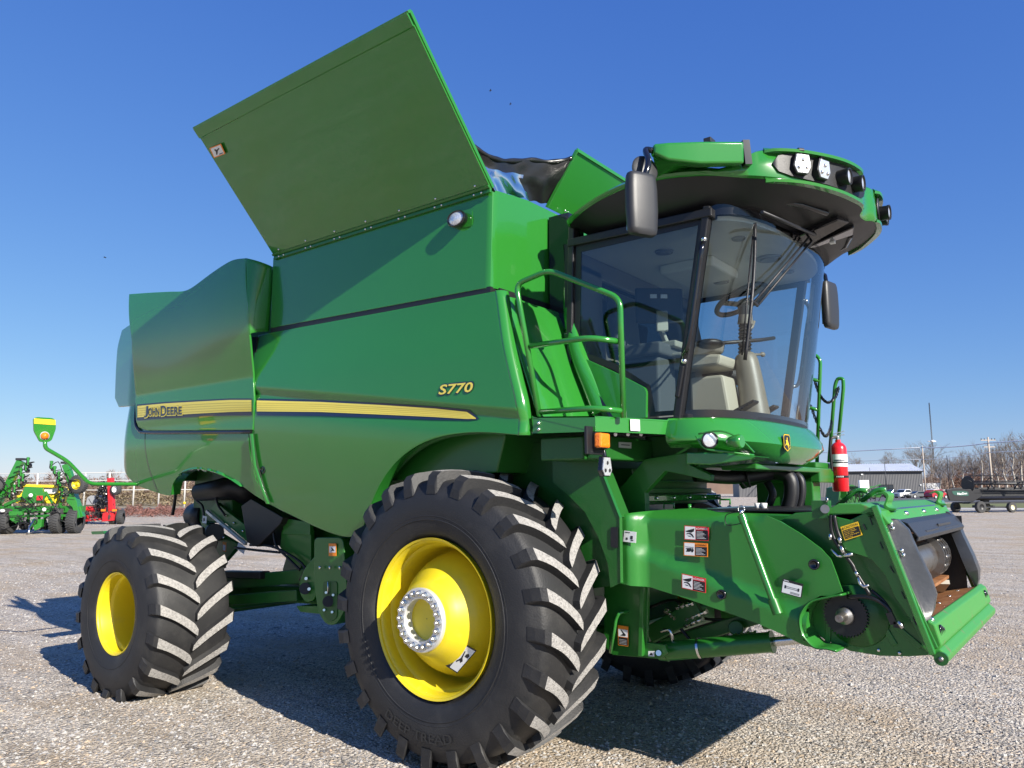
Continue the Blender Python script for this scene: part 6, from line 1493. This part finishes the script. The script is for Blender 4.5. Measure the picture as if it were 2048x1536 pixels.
carw = mat('car_paint_white', (.75, .75, .75), .3, coat=.8); card = mat('car_paint_dark', (.03, .03, .035), .3, coat=.8); carr = mat('car_paint_red', (.4, .02, .03), .3, coat=.8); carg = mat('car_paint_grey', (.12, .125, .13), .3, coat=.8)
make_car('parked_car', G(1727, 150), R(-60), carw, 'sedan', 'white car parked at the far left, beneath the dark green machinery')
make_car('parked_car', G(1786, 168), R(20), card, 'suv', 'dark car parked to the left of the white pickup, before the grey building')
make_car('parked_pickup', G(1809, 165), R(25), carw, 'pickup', 'white pickup truck parked below the window of the grey building')
make_car('parked_car', G(1834, 163), R(10), carg, 'sedan', 'dark grey car parked just right of the white pickup')
make_car('parked_pickup', G(1861, 172), R(40), carw, 'pickup', 'white pickup parked beside the utility pole at the corner of the building')
make_car('parked_car', G(1871, 150), R(205), carr, 'suv', 'red car parked behind the front hook of the combine')
make_car('parked_car', G(1892, 160), R(190), carw, 'suv', 'white car parked behind the red car')
make_car('parked_car', G(1923, 165), R(15), carw, 'sedan', 'white car half hidden under the nose of the black draper header')
b = G(1858, 215); L = Loc(b, R(10)); t = thing('box_truck', (b.x, b.y, 0), 'white box truck behind the parked pickup at the corner of the building', 'truck')
mb = MB().use(carw); L.box(mb, (0, 0, 2.2), (5.5, 2.3, 2.6)); mb.build('cargo_box', None, t, bevel=.05); mb = MB().use(carw); L.box(mb, (-3.7, 0, 1.4), (1.7, 2.1, 1.6)); mb.build('cab', None, t, bevel=.2); mb = MB().use(winm); L.box(mb, (-4.5, 0, 1.8), (.15, 1.8, .6)); mb.build('window', None, t)
for x in (-3.5, 1.6):
    for y in (-1, 1): mb = MB().use(rubber2); mb.cyl(L(x, y-.15, .45), L(x, y+.15, .45), .45, n=16); mb.build('wheel', None, t)

# --- black draper header on its trailer
b = G(1912, 60); L = Loc(b, R(14)); t = thing('draper_header', (b.x, b.y, 0), 'long black draper header with a tined reel carried on a transport trailer', 'header')
def lw(mb, c, r, w, yax=None):
    yax = yax or L.y; c = Vector(c); mb.lathe([(r*.5, -w/2), (r*.93, -w/2), (r, -w/2+.03), (r, w/2-.03), (r*.93, w/2), (r*.5, w/2)], c, yax, 28)
mb = MB().use(black); e = [(-1.0, 1.78), (-.1, 1.92), (.9, 1.8), (2.2, 1.85), (2.3, 1.3), (1.4, .85), (.2, .90), (-.75, .95)]
mb.prism([L(x, -.08, z) for x, z in e], L.y*.16); es = mb.build('end_shield', None, t, bevel=.02)
mb = MB().use(mat('dark_green_decal', (.02, .08, .06), .4)); mb.prism(roundpoly([L(x, -.09, z) for x, z in [(-.55, 1.68), (-.4, 1.40), (.2, 1.32), (1.0, 1.30), (1.0, 1.6), (.6, 1.7)]], .1), L.y*-.006); mb.build('shield_decal', None, es)
mb = MB(); put_text(mb, 'MacDon', lambda u, v: L(lerp(-.05, .85, u), -.105, lerp(1.38, 1.55, v)+u*.04), white, .01); mb.build('lettering', None, es, recalc=False)
LNG = 12.5
mb = MB().use(black); mb.prism([L(1.0, y, z) for y, z in [(0, 1.1), (.3, .95), (1.4, 1.0), (1.5, 1.9), (1.3, 1.95), (1.2, 1.25), (.2, 1.25)]], L.x*(LNG-1)); mb.build('draper_deck', None, t)
mb = MB().use(darkgrey); mb.cyl(L(1.6, .3, 2.25), L(LNG, .3, 2.25), .11, n=14); rl__ = mb.build('reel_tube', None, t)
mb = MB().use(black); mb.lathe([(.001, 0), (.62, 0), (.66, .05), (.60, .10), (.001, .12)], L(1.35, .3, 2.2), L.x, 14, smooth=False); mb.use(darkgrey); mb.tube([L(1.0, -.1, 2.55), L(1.5, -.15, 2.3), L(2.2, -.2, 1.9), L(2.25, -.2, 1.6)], .03, 8); mb.build('reel_end', None, t)
for k in range(5):
    a = 2*math.pi*k/5+.35; oy, oz = math.cos(a)*.62, math.sin(a)*.62
    mb = MB().use(black); mb.cyl(L(1.5, .3+oy, 2.25+oz), L(LNG, .3+oy, 2.25+oz), .03, n=6)
    x = 1.6
    while x < LNG: mb.bar(L(x, .3+oy, 2.25+oz), L(x+.02, .3+oy-.05, 2.25+oz-.26), .012, .012); x += .11
    mb.build('reel_bat', None, t)
for x in (3.6, 6.2, 8.8, 11.4):
    mb = MB().use(black)
    for k in range(5):
        a = 2*math.pi*k/5+.35; mb.bar(L(x, .3, 2.25), L(x, .3+math.cos(a)*.62, 2.25+math.sin(a)*.62), .05, .08, L.x)
        a2 = a+2*math.pi/5; mb.bar(L(x, .3+math.cos(a)*.5, 2.25+math.sin(a)*.5), L(x, .3+math.cos(a2)*.5, 2.25+math.sin(a2)*.5), .04, .06, L.x)
    mb.build('reel_spider', None, t)
mb = MB().use(darkgrey); mb.bar(L(.8, .3, .75), L(LNG, .3, .75), .14, .12); mb.bar(L(.8, 1.2, .75), L(LNG, 1.2, .75), .14, .12); mb.bar(L(3.2, -.2, .45), L(3.2, 1.8, .45), .2, .2); mb.bar(L(3.0, .7, .5), L(3.4, .7, 1.1), .3, .5); mb.bar(L(1.7, -.2, .42), L(4.6, -.2, .42), .1, .1); mb.build('trailer_frame', None, t)
for x, y, m_, r_ in ((1.75, -.35, rubber2, .45), (4.7, -.35, rubber2, .40), (1.3, 1.6, rubber2, .4), (4.3, 1.7, rubber2, .4)):
    mb = MB().use(m_); lw(mb, L(x, y, r_), r_, .28); w_ = mb.build('trailer_wheel', None, t, auto=40)
    mb = MB().use(cream if x > 4 or y < 0 and x > 4 else dblack); mb.lathe([(r_*.52, -.13), (r_*.4, -.09), (.001, -.08)], L(x, y, r_), L.y, 20); mb.build('rim', None, w_)

# --- dark green machine behind the extinguisher
b = G(1722, 34); L = Loc(b, R(20)); t = thing('hay_machine', (b.x, b.y, 0), 'dark green folded farm implement half hidden behind the fire extinguisher', 'farm implement')
mb = MB().use(greenf); mb.cyl(L(-.3, 0, 1.62), L(1.0, 0, 1.55), .1, n=14); mb.build('boom_tube', None, t)
mb = MB().use(greend); rg = random.Random(3)
mb.prism([L(-1.4, 0, .8), L(-1.2, 0, 1.9), L(-.5, 0, 2.05), L(.2, 0, 1.8), L(.3, 0, .9)], L.y*.8); mb.bar(L(-1.2, 0, 1.9), L(.7, 0, 1.95), .08, .06); mb.bar(L(-1.2, -.3, 1.5), L(.8, -.3, 2.05), .05, .05); mb.build('frame', None, t, bevel=.01)
mb = MB().use(hose)
for k in range(9): x = -1.2+k*.22; mb.tube(smoothpts([L(x, -.35, 1.2+rg.random()*.3), L(x+.2, -.4, 1.6+rg.random()*.4), L(x+.5, -.4, 1.3+rg.random()*.4)], 4), .018, 5)
mb.build('hydraulic_hose', None, t)
mb = MB().use(white); L.box(mb, (-.35, -.5, 2.05), (.5, .1, .35)); mb.build('reflector_board', None, t)
for x in (-1.0, .2): mb = MB().use(rubber2); lw(mb, L(x, -.3, .5), .5, .3); mb.build('wheel', None, t)

# --- green planter with folded wings (left)
def coulter(mb, c, L, s=1.0, rg=rnd):
    mb.use(dblack); mb.lathe([(.001, -.01), (.2*s, -.01), (.2*s, .01), (.001, .01)], c, L.x, 16); mb.use(hose); mb.bar(c, c+L.y*.1+P3(0, 0, .35*s), .07, .07); mb.use(darkgrey); mb.lathe([(.06*s, -.06), (.14*s, -.06), (.14*s, .06), (.06*s, .06)], c+P3(0, 0, -.12)+L.y*.2, L.x, 12)
def tread_tyre(mb, c, r, w, axis, m=rubber2, n=26):
    c = Vector(c); mb.use(m); mb.lathe([(r*.55, -w/2), (r*.9, -w/2), (r*.97, -w/2+.03), (r*.97, w/2-.03), (r*.9, w/2), (r*.55, w/2)], c, axis, 32)
    x = Vector(axis).normalized(); y = x.orthogonal().normalized(); z = x.cross(y)
    for i in range(n):
        for s in (-1, 1):
            a = 2*math.pi*(i+(.5 if s > 0 else 0))/n; d = y*math.cos(a)+z*math.sin(a); tt_ = x.cross(d)
            mb.bar(c+d*r*.985+x*(s*w*.02), c+d*r*.985+x*(s*w*.44)+tt_*.05, .035, r*.05, d)
def rim_(c, r, w, axis, parent, m=yellow):
    mb = MB().use(m); mb.lathe([(r*.60, -w*.48), (r*.56, -w*.5), (r*.5, -w*.4), (r*.46, -w*.15), (r*.2, -w*.1), (r*.16, -w*.3), (.001, -w*.32)], c, axis, 24); mb.lathe([(r*.60, w*.48), (r*.5, w*.4), (r*.46, w*.15), (.001, w*.1)], c, axis, 24); return mb.build('rim', None, parent)
b = G(88, 35.5); L = Loc(b, R(4)); PL = thing('folded_planter', (b.x, b.y, 0), 'green folding planter with a yellow hopper and raised wings, behind the warning lamp arm', 'planter')
mpx = 36/1534.77                                   # metres for one picture dot at this distance
def Q(px, py, y=0): return L((px-88)*mpx, y, 1.82+(981-py)*mpx)
mb = MB().use(greenf); mb.bar(Q(-40, 1012), Q(165, 1012), .35, .30); mb.bar(Q(-40, 1024, -.3), Q(150, 1024, -.3), .12, .12); mb.bar(Q(20, 1004, -.2), Q(90, 972, -.2), .12, .14); mb.bar(Q(64, 1000, -.25), Q(90, 978, -.25), .1, .1); mb.bar(Q(110, 1000, -.25), Q(95, 978, -.25), .1, .1); mb.build('main_frame', None, PL, bevel=.02)
mb = MB().use(green); mb.prism([Q(x, y, -.45) for x, y in [(55, 985), (66, 1000), (92, 1000), (100, 985), (95, 978), (92, 970), (60, 968)]], L.y*.15); mb.prism([Q(x, y, -.5) for x, y in [(35, 1015), (60, 1015), (60, 1030), (50, 1038), (38, 1030)]], L.y*.2); mb.prism([Q(x, y, -.5) for x, y in [(78, 1030), (98, 1030), (98, 1045), (86, 1052)]], L.y*.2); mb.build('centre_plate', None, PL, bevel=.01)
mb = MB().use(white); mb.ball(Q(76, 985, -.6), .09, 6); mb.ball(Q(103, 1012, -.6), .09, 6); mb.ball(Q(26, 1014, -.6), .1, 6, (2, 1, .8)); mb.use(dred); mb.box(Q(92, 990, -.55), (.25, .03, .2), L.rot()); mb.build('warning_board', None, PL)
mb = MB().use(tank_y); pr = [(26, 1000), (28, 985), (36, 980), (42, 970), (60, 968), (100, 968), (112, 974), (122, 990), (116, 1002)]; mb.prism(roundpoly([Q(x, y, .3) for x, y in pr], .1), L.y*1.4); mb.bar(Q(36, 966, .5), Q(108, 968, .5), .9, .14); mb.build('hopper', None, PL, bevel=.05)
mb = MB().use(whited); mb.prism([Q(x, y, .2) for x, y in [(80, 970), (108, 970), (104, 982), (84, 982)]], L.y*.1); mb.build('hopper_lid', None, PL, bevel=.02)
for sx, pts, px_t in ((1, [(126, 925), (132, 938), (140, 960), (148, 990), (163, 1028)], 161), (-1, [(41, 918), (26, 955), (12, 985), (-10, 1030)], 4)):
    mb = MB().use(green)
    for a, c_ in zip(pts, pts[1:]): mb.bar(Q(*a, -.1), Q(*c_, -.1), .28, .26, L.y)
    if sx > 0: mb.prism([Q(x, y, -.4) for x, y in [(140, 985), (150, 978), (158, 998), (166, 1028), (158, 1030), (150, 1008), (138, 998)]], L.y*.3)
    else: mb.prism([Q(x, y, -.4) for x, y in [(-20, 1020), (6, 985), (16, 996), (10, 1012), (-10, 1030)]], L.y*.3)
    wg_ = mb.build('folding_wing', None, PL, bevel=.02)
    mb = MB().use(darkgrey); mb.box(Q(pts[0][0], pts[0][1]-3, -.1), (.32, .32, .1), L.rot()); mb.build('wing_cap', None, wg_)
    c = Q(px_t, 964, -.5); mb = MB(); tread_tyre(mb, c, .42, .30, L.y+L.x*.25*sx); tw = mb.build('wing_wheel', None, wg_); rim_(c, .42, .30, L.y+L.x*.25*sx, tw)
    rg = random.Random(5+sx)
    for k in range(7):
        f_ = k/6; a, c_ = Vector(Q(pts[0][0], pts[0][1]+4, -.3)), Vector(Q(pts[-2][0], pts[-2][1], -.3)); p = a.lerp(c_, f_)+L.x*(-sx*(.35+rg.random()*.25)); mb = MB()
        coulter(mb, p, L, .65); mb.use(green); mb.bar(p+P3(0, 0, -.1), p+P3(0, 0, .25), .08, .1); mb.use(hose); mb.tube(smoothpts([p, p+L.x*.3+P3(0, 0, .25*rg.random()), p+L.x*sx*.5+P3(0, 0, -.2)], 3), .02, 5); mb.build('row_unit', None, wg_)
for k in range(8):
    p = Q(28+k*15.5, 1038, .1+.2*(k % 2)); mb = MB(); coulter(mb, p+P3(0, 0, -.05), L, 1.2); mb.use(greenf); mb.bar(p+P3(0, 0, .5), p+P3(0, 0, .05), .07, .1); mb.build('row_unit', None, PL)
for px in (2, 26, 121, 152):
    c = Q(px, 1036, -.1); c.z = .58; mb = MB(); tread_tyre(mb, c, .57, .42, L.x, n=30); w_ = mb.build('gauge_wheel', None, PL); mb = MB().use(greenf); mb.bar(c+P3(0, 0, .05)+L.y*-.0, c+P3(0, 0, .8), .14, .12); mb.build('wheel_arm', None, w_)
mb = MB().use(hose); rg = random.Random(11)
for k in range(46):
    x = rg.uniform(0, 160); y = rg.uniform(985, 1036) if 35 < x < 125 else rg.uniform(950, 1030); a = Q(x, y, -.6); mb.tube(smoothpts([a, a+L.x*rg.uniform(-.4, .4)+P3(0, 0, rg.uniform(-.5, .2)), a+L.x*rg.uniform(-.8, .8)+P3(0, 0, rg.uniform(-.6, .3))], 4), rg.uniform(.012, .024), 5)
mb.build('hose_bundle', None, PL)
mb = MB().use(steel); mb.cyl(Q(85, 1046, -.9), Q(85, 1064, -.9), .05, n=8); mb.bar(Q(85, 1046, -.9), Q(85, 1030, -.5), .08, .08); mb.build('parking_jack', None, PL)

# --- red planter further back
b = G(212, 46); L = Loc(b, R(-6)); mpx = 46.5/1534.77; RPn = thing('red_planter', (b.x, b.y, 0), 'red folded planter with grey seed hoppers standing behind the green planter', 'planter')
def Q(px, py, y=0): return L((px-212)*mpx, y, 1.82+(981-py)*mpx)
mb = MB().use(pred); mb.bar(Q(170, 1028), Q(245, 1022), .2, .22); mb.bar(Q(172, 1012), Q(215, 1012), .2, .3); mb.bar(Q(180, 1034, -.3), Q(225, 1030, -.3), .1, .12); mb.bar(Q(168, 1036, -.2), Q(176, 1010, -.2), .15, .2); mb.build('main_frame', None, RPn, bevel=.02)
mb = MB().use(pred); mb.bar(Q(223, 952, -.2), Q(232, 1030, -.2), .3, .28, L.y); mb.bar(Q(210, 966, -.2), Q(228, 962, -.2), .12, .14); mb.prism([Q(x, y, -.5) for x, y in [(218, 1018), (240, 1018), (240, 1034), (216, 1036)]], L.y*.4); wg_ = mb.build('folding_wing', None, RPn, bevel=.02)
mb = MB().use(mat('grey_hopper', (.30, .31, .32), .5)); mb.prism(roundpoly([Q(x, y, 0) for x, y in [(170, 1004), (172, 990), (178, 986), (192, 986), (198, 1004)]], .06), L.y*.7); mb.build('hopper', None, RPn, bevel=.03)
mb = MB().use(black); mb.prism(roundpoly([Q(x, y, 0) for x, y in [(188, 1004), (192, 988), (204, 990), (210, 1006)]], .06), L.y*.7); mb.build('hopper', None, RPn, bevel=.03)
rg = random.Random(9)
for k in range(12):
    p = Q(200+rg.uniform(0, 20), 968+k*5, -.3); mb = MB(); coulter(mb, p, L, .8); mb.use(steel if k % 3 == 0 else black); mb.ball(p, .1, 5, (1.3, 1, .6)); mb.use(hose); mb.tube(smoothpts([p, p+L.x*.3+P3(0, 0, .2), p+L.x*.5+P3(0, 0, -.2)], 3), .02, 5); mb.build('row_unit', None, wg_)
for px, r_, py in ((172, .42, 0), (231, .42, 0), (247, .42, 0)):
    c = Q(px, 1030, -.1); c.z = r_; mb = MB(); tread_tyre(mb, c, r_, .32, L.x*.95+L.y*.3, n=22); mb.build('gauge_wheel', None, RPn)
c = Q(240, 974, -.4); mb = MB(); tread_tyre(mb, c, .33, .25, L.y+L.x*.2, n=20); w_ = mb.build('wing_wheel', None, wg_); rim_(c, .33, .25, L.y+L.x*.2, w_, white)
mb = MB().use(hose)
for k in range(25):
    a = Q(rg.uniform(172, 230), rg.uniform(990, 1030), -.5); mb.tube(smoothpts([a, a+L.x*rg.uniform(-.3, .3)+P3(0, 0, rg.uniform(-.4, .2)), a+L.x*rg.uniform(-.6, .6)+P3(0, 0, rg.uniform(-.5, .3))], 4), rg.uniform(.012, .024), 5)
mb.build('hose_bundle', None, RPn)
for px in (221, 244): mb = MB().use(orange); mb.box(Q(px, 1014, -.6), (.25, .06, .12), L.rot()); mb.build('marker_lamp', None, RPn)

# --- tall pipe fence at the left, behind the field
b = G(200, 100); PF = thing('pipe_fence', (b.x, b.y, 0), 'tall open fence of pale steel posts and rails across the field behind the planters', 'fence')
hts = 4.5
A, Bq = G(-700, 122), G(640, 96); n = 30
for i in range(n+1):
    p = A.lerp(Bq, i/n); mb = MB().use(pipe); mb.cyl(p, p+P3(0, 0, hts), .11, n=8); mb.build('post', None, PF)
for z in (hts, hts-1.05, hts-2.3): mb = MB().use(pipe); mb.cyl(A+P3(0, 0, z), Bq+P3(0, 0, z), .055, n=6); mb.build('rail', None, PF)
b = G(369, 92); t = thing('marker_post', (b.x, b.y, 0), 'small yellow marker on a short post behind the rear tyre', 'marker post'); mb = MB().use(pipe); mb.cyl(b, b+P3(0, 0, .5), .04, n=6); mb.build('post', None, t); mb = MB().use(dyel); mb.ball(b+P3(0, 0, .6), .17, 6); mb.build('marker', None, t)

# --- bare trees
def branch(mb, p, d, ln, r, depth, rg, tw=.35, up=.12, minr=.014):
    segs = 3; q = p.copy(); pts = [q.copy()]; dd = d.copy()
    for i in range(segs):
        dd = (dd+Vector((rg.gauss(0, .12), rg.gauss(0, .12), up*rg.random()))).normalized(); q = q+dd*(ln/segs); pts.append(q.copy())
    n_ = 5 if r > .08 else 3; mb.tube(pts, r, n_, caps=False, radii=[max(minr, r*(1-.45*i/segs)) for i in range(segs+1)])
    if depth <= 0: return
    k = 3 if depth > 1 else 4
    for j in range(k+(1 if rg.random() < .5 else 0)):
        t = rg.uniform(.35, 1.0); i = min(int(t*segs), segs-1); s = pts[i].lerp(pts[i+1], t*segs-i)
        ax = Vector((rg.gauss(0, 1), rg.gauss(0, 1), rg.gauss(0, .5))).normalized(); nd = (dd+ax*tw*rg.uniform(.9, 2.0)).normalized()
        branch(mb, s, nd, ln*rg.uniform(.5, .78), r*rg.uniform(.42, .62), depth-1, rg, tw, up, minr)
def tree_mesh(p, h, seed, depth=4, spread=.42, trunk_frac=.3, r=None):
    rg = random.Random(seed); r = r or h*.016; tk = MB(); top = p+Vector((rg.gauss(0, .02)*h, rg.gauss(0, .02)*h, h*.62)); pts = [p.lerp(top, k/6)+Vector((rg.gauss(0, .01)*h, rg.gauss(0, .01)*h, 0))*(k > 0) for k in range(7)]
    tk.tube(pts, r, 7, radii=[r*(1.15-.8*k/6) for k in range(7)]); cr = MB()
    nb = 13
    for k in range(nb):
        t = trunk_frac/.62+(1-trunk_frac/.62)*k/(nb-1); t = min(t, .999); i = int(t*6); s = pts[i].lerp(pts[i+1], t*6-i); a = k*2.4+rg.random(); d = Vector((math.cos(a), math.sin(a), rg.uniform(.5, 1.3)+t)).normalized()
        branch(cr, s, d, h*rg.uniform(.22, .34)*(1.15-.5*t), r*.42*(1.2-.6*t), depth-1, rg, spread)
    return tk, cr
def bare_tree(px, dist, h, seed, label, depth=4, mt=bark, mc=bark, group=None, spread=.42, name='bare_tree'):
    p = G(px, dist); t = thing(name, (p.x, p.y, 0), label, 'tree', group); tk, cr = tree_mesh(p, h, seed, depth, spread); tk.use(mt); cr.use(mc); tk.m = [0]*len(tk.f); cr.m = [0]*len(cr.f)
    tk.build('trunk', None, t, recalc=False); cr.build('crown', None, t, recalc=False); return t
def ht(py, dist): return 1.82+(981-py)/1534.77*dist
for px, dist, py, seed, lab in ((1833, 245, 882, 1, 'tall bare tree rising just left of the corner utility pole'), (1862, 250, 880, 2, 'bare tree with a wide fork just right of the corner utility pole'), (1779, 240, 902, 3, 'bare tree standing behind the middle of the pale building roof'), (1712, 240, 908, 4, 'bare tree beside the fire extinguisher, behind the left end of the building'), (1736, 260, 924, 5, 'small bare tree behind the left part of the building roof'), (1762, 270, 930, 15, 'smallest bare tree, just above the ridge of the building')):
    bare_tree(px, dist, ht(py, dist), seed, lab, 4)
for k, (px, py) in enumerate(((1905, 905), (1925, 892), (1947, 900), (1962, 880), (1996, 886), (2012, 868), (2030, 862), (2046, 850), (2070, 850), (1882, 905))):
    dist = 200+rnd.uniform(-12, 12); bare_tree(px, dist, ht(py, dist), 20+k, 'slender bare tree with a pale trunk at the edge of the woods', 3, barkp, bark, 'pale trunked trees at the edge of the woods', .36)
# the wood itself: one mass of trunks and twigs
def wood(name, n, pxr, distr, topf, seed, mt, mc, depth, label):
    rg = random.Random(seed); mb = MB()
    for k in range(n):
        px = lerp(pxr[0], pxr[1], (k+rg.random())/n); dist = rg.uniform(*distr); h = max(3, ht(topf(px), dist)*rg.uniform(.72, 1.0)); tk, cr = tree_mesh(G(px, dist), h, seed*100+k, depth, .45, .12, h*.012)
        mb.use(mt); o = len(mb.v); mb.v += tk.v; mb.f += [tuple(i+o for i in f) for f in tk.f]; mb.m += [mb.cur]*len(tk.f); mb.sm += tk.sm
        mb.use(mc); o = len(mb.v); mb.v += cr.v; mb.f += [tuple(i+o for i in f) for f in cr.f]; mb.m += [mb.cur]*len(cr.f); mb.sm += cr.sm
    o = mb.build(name, recalc=False); tag(o, label, 'woods', kind='stuff'); return o
def topR(px): return 915-(px-1860)*.22 if px > 1860 else 938
wood('woods', 60, (1850, 2330), (215, 300), topR, 3, bark, twigb, 3, 'leafless grey brown woods rising behind the parked cars and the draper header')
# thicket: twigs and dry leaves as many small slips through a volume
def thicket(name, n, pxr, distr, topf, seed, m, size, label):
    rg = random.Random(seed); mb = MB().use(m)
    for k in range(n):
        px = rg.uniform(*pxr); dist = rg.uniform(*distr); H = ht(topf(px)+6*math.sin(px*.11)+4*math.sin(px*.31), dist); z = H*(1-rg.random()**.8)*rg.uniform(.6, 1); p = G(px, dist, z); a = rg.uniform(0, 6.28); s = size*rg.uniform(.4, 1.3)
        d1 = Vector((math.cos(a), math.sin(a), rg.uniform(-.4, .9)))*s; d2 = Vector((-math.sin(a), math.cos(a), rg.uniform(-.8, .8)))*s*.35
        mb.add([p-d1, p+d2, p+d1], [(0, 1, 2)])
    o = mb.build(name, recalc=False); tag(o, label, 'thicket', kind='stuff'); return o
thicket('undergrowth', 16000, (1850, 2330), (205, 235), lambda px: 948-(px-1850)*.10, 4, twigb, .42, 'brown leafless undergrowth at the foot of the woods')
thicket('undergrowth', 3500, (1905, 1970), (196, 205), lambda px: 935, 6, twigr, .4, 'russet patch of dry leaves in the undergrowth')
thicket('undergrowth', 6000, (1640, 1860), (262, 275), lambda px: 948, 5, twigb, .5, 'low brown scrub behind the grey building')
wood('woods', 46, (-260, 430), (185, 240), lambda px: 930+5*math.sin(px*.05), 8, bark, twigr, 3, 'low russet brown treeline across the left horizon')
thicket('undergrowth', 22000, (-260, 430), (150, 175), lambda px: 944+3*math.sin(px*.2), 9, twigb, .45, 'brown scrub beyond the pipe fence on the left')
thicket('undergrowth', 9000, (-260, 420), (106, 116), lambda px: 962, 12, dirt, .35, 'dry pale scrub along the pipe fence on the left')
thicket('weeds', 7000, (150, 410), (58, 78), lambda px: 1006, 10, weedm, .18, 'low reddish dry weeds behind the rear tyre')
# far ridge of wood to close the horizon on both sides
def far_band(name, px0, px1, d, py, seed, lab):
    rg = random.Random(seed); mb = MB().use(twigb); n = 90; rows = [[], [], []]
    for k in range(n+1):
        px = lerp(px0, px1, k/n); h = ht(py+rg.uniform(-3, 3), d); rows[0].append(G(px, d)); rows[1].append(G(px, d+rg.uniform(-3, 6), h*.7)); rows[2].append(G(px, d+10+rg.uniform(-4, 8), h))
    mb.grid(rows); o = mb.build(name, recalc=False); tag(o, lab, 'woods', kind='stuff')
far_band('woods', -900, 900, 330, 960, 1, 'distant brown wood closing the horizon on the left'); far_band('woods', 1400, 3200, 380, 958, 2, 'distant brown wood closing the horizon on the right')

# --- three birds
for px, py, d, lab in ((981, 181, 60, 'small dark bird in the sky above the lid, upper one of the pair'), (1021, 208, 62, 'small dark bird in the sky above the lid, lower one of the pair'), (210, 515, 60, 'small dark bird flying alone in the left sky')):
    p = CP+(FW+RT*((px-1024)/F_PX)-UP*((py-768)/F_PX))*d; t = thing('bird', p, lab, 'bird'); mb = MB().use(dblack)
    rws = []
    for s_ in (-.12, -.08, 0, .06, .10): r_ = .025*(1-(s_/.13)**2)+.003; rws.append([p+RH*s_+Vector((0, 0, 0))+FH*math.cos(a)*r_+P3(0, 0, math.sin(a)*r_) for a in [j*.9 for j in range(7)]])
    mb.grid(rws, close_u=True); b_ = mb.build('body', None, t, recalc=False)
    mb = MB().use(dblack); mb.grid([[p+FH*-.02, p+FH*-.13+P3(0, 0, .05)+RH*-.03, p+FH*-.24+RH*-.08], [p+RH*.06, p+FH*-.12+RH*.04+P3(0, 0, .05), p+FH*-.24+RH*-.06]]); mb.grid([[p+FH*.02, p+FH*.13+P3(0, 0, .05)+RH*-.03, p+FH*.24+RH*-.08], [p+RH*.06, p+FH*.12+RH*.04+P3(0, 0, .05), p+FH*.24+RH*-.06]]); mb.build('wing', None, t, recalc=False)
# ------------------------------------------------------------------ light
SUN = Vector((1.708, -.385, .94)).normalized()
el = math.asin(SUN.z)
L = bpy.data.lights.new('sun', 'SUN'); L.energy = 5.0; L.angle = R(.5); L.color = (1, .94, .84)
lo = bpy.data.objects.new('sun', L); COL.objects.link(lo); lo.rotation_euler = (-SUN).to_track_quat('-Z', 'Y').to_euler(); lo.location = (0, 0, 30)
SKYG = 1.15
w = bpy.data.worlds.new('World'); scene.world = w; w.use_nodes = True; n = w.node_tree.nodes; l = w.node_tree.links
sky = n.new('ShaderNodeTexSky'); sky.sky_type = 'NISHITA'; sky.sun_disc = False; sky.sun_elevation = el
sky.sun_rotation = math.atan2(SUN.x, SUN.y); sky.altitude = 100; sky.air_density = 1.0; sky.dust_density = .15; sky.ozone_density = 4
sp_c = n.new('ShaderNodeSeparateColor'); cb_c = n.new('ShaderNodeCombineColor'); l.new(sky.outputs[0], sp_c.inputs[0])
for k, (g_, m_) in enumerate(((1.0, .405), (.79, .655), (.4, 1.84))):
    a = n.new('ShaderNodeMath'); a.operation = 'POWER'; a.inputs[1].default_value = g_; b = n.new('ShaderNodeMath'); b.operation = 'MULTIPLY'; b.inputs[1].default_value = m_
    l.new(sp_c.outputs[k], a.inputs[0]); l.new(a.outputs[0], b.inputs[0]); l.new(b.outputs[0], cb_c.inputs[k])
l.new(cb_c.outputs[0], n['Background'].inputs[0]); n['Background'].inputs[1].default_value = .122
scene.view_settings.view_transform = 'Standard'; scene.view_settings.look = 'None'; scene.view_settings.exposure = .8; scene.view_settings.gamma = 1
scene.cycles.use_denoising = True; scene.cycles.max_bounces = 8; scene.cycles.transparent_max_bounces = 16
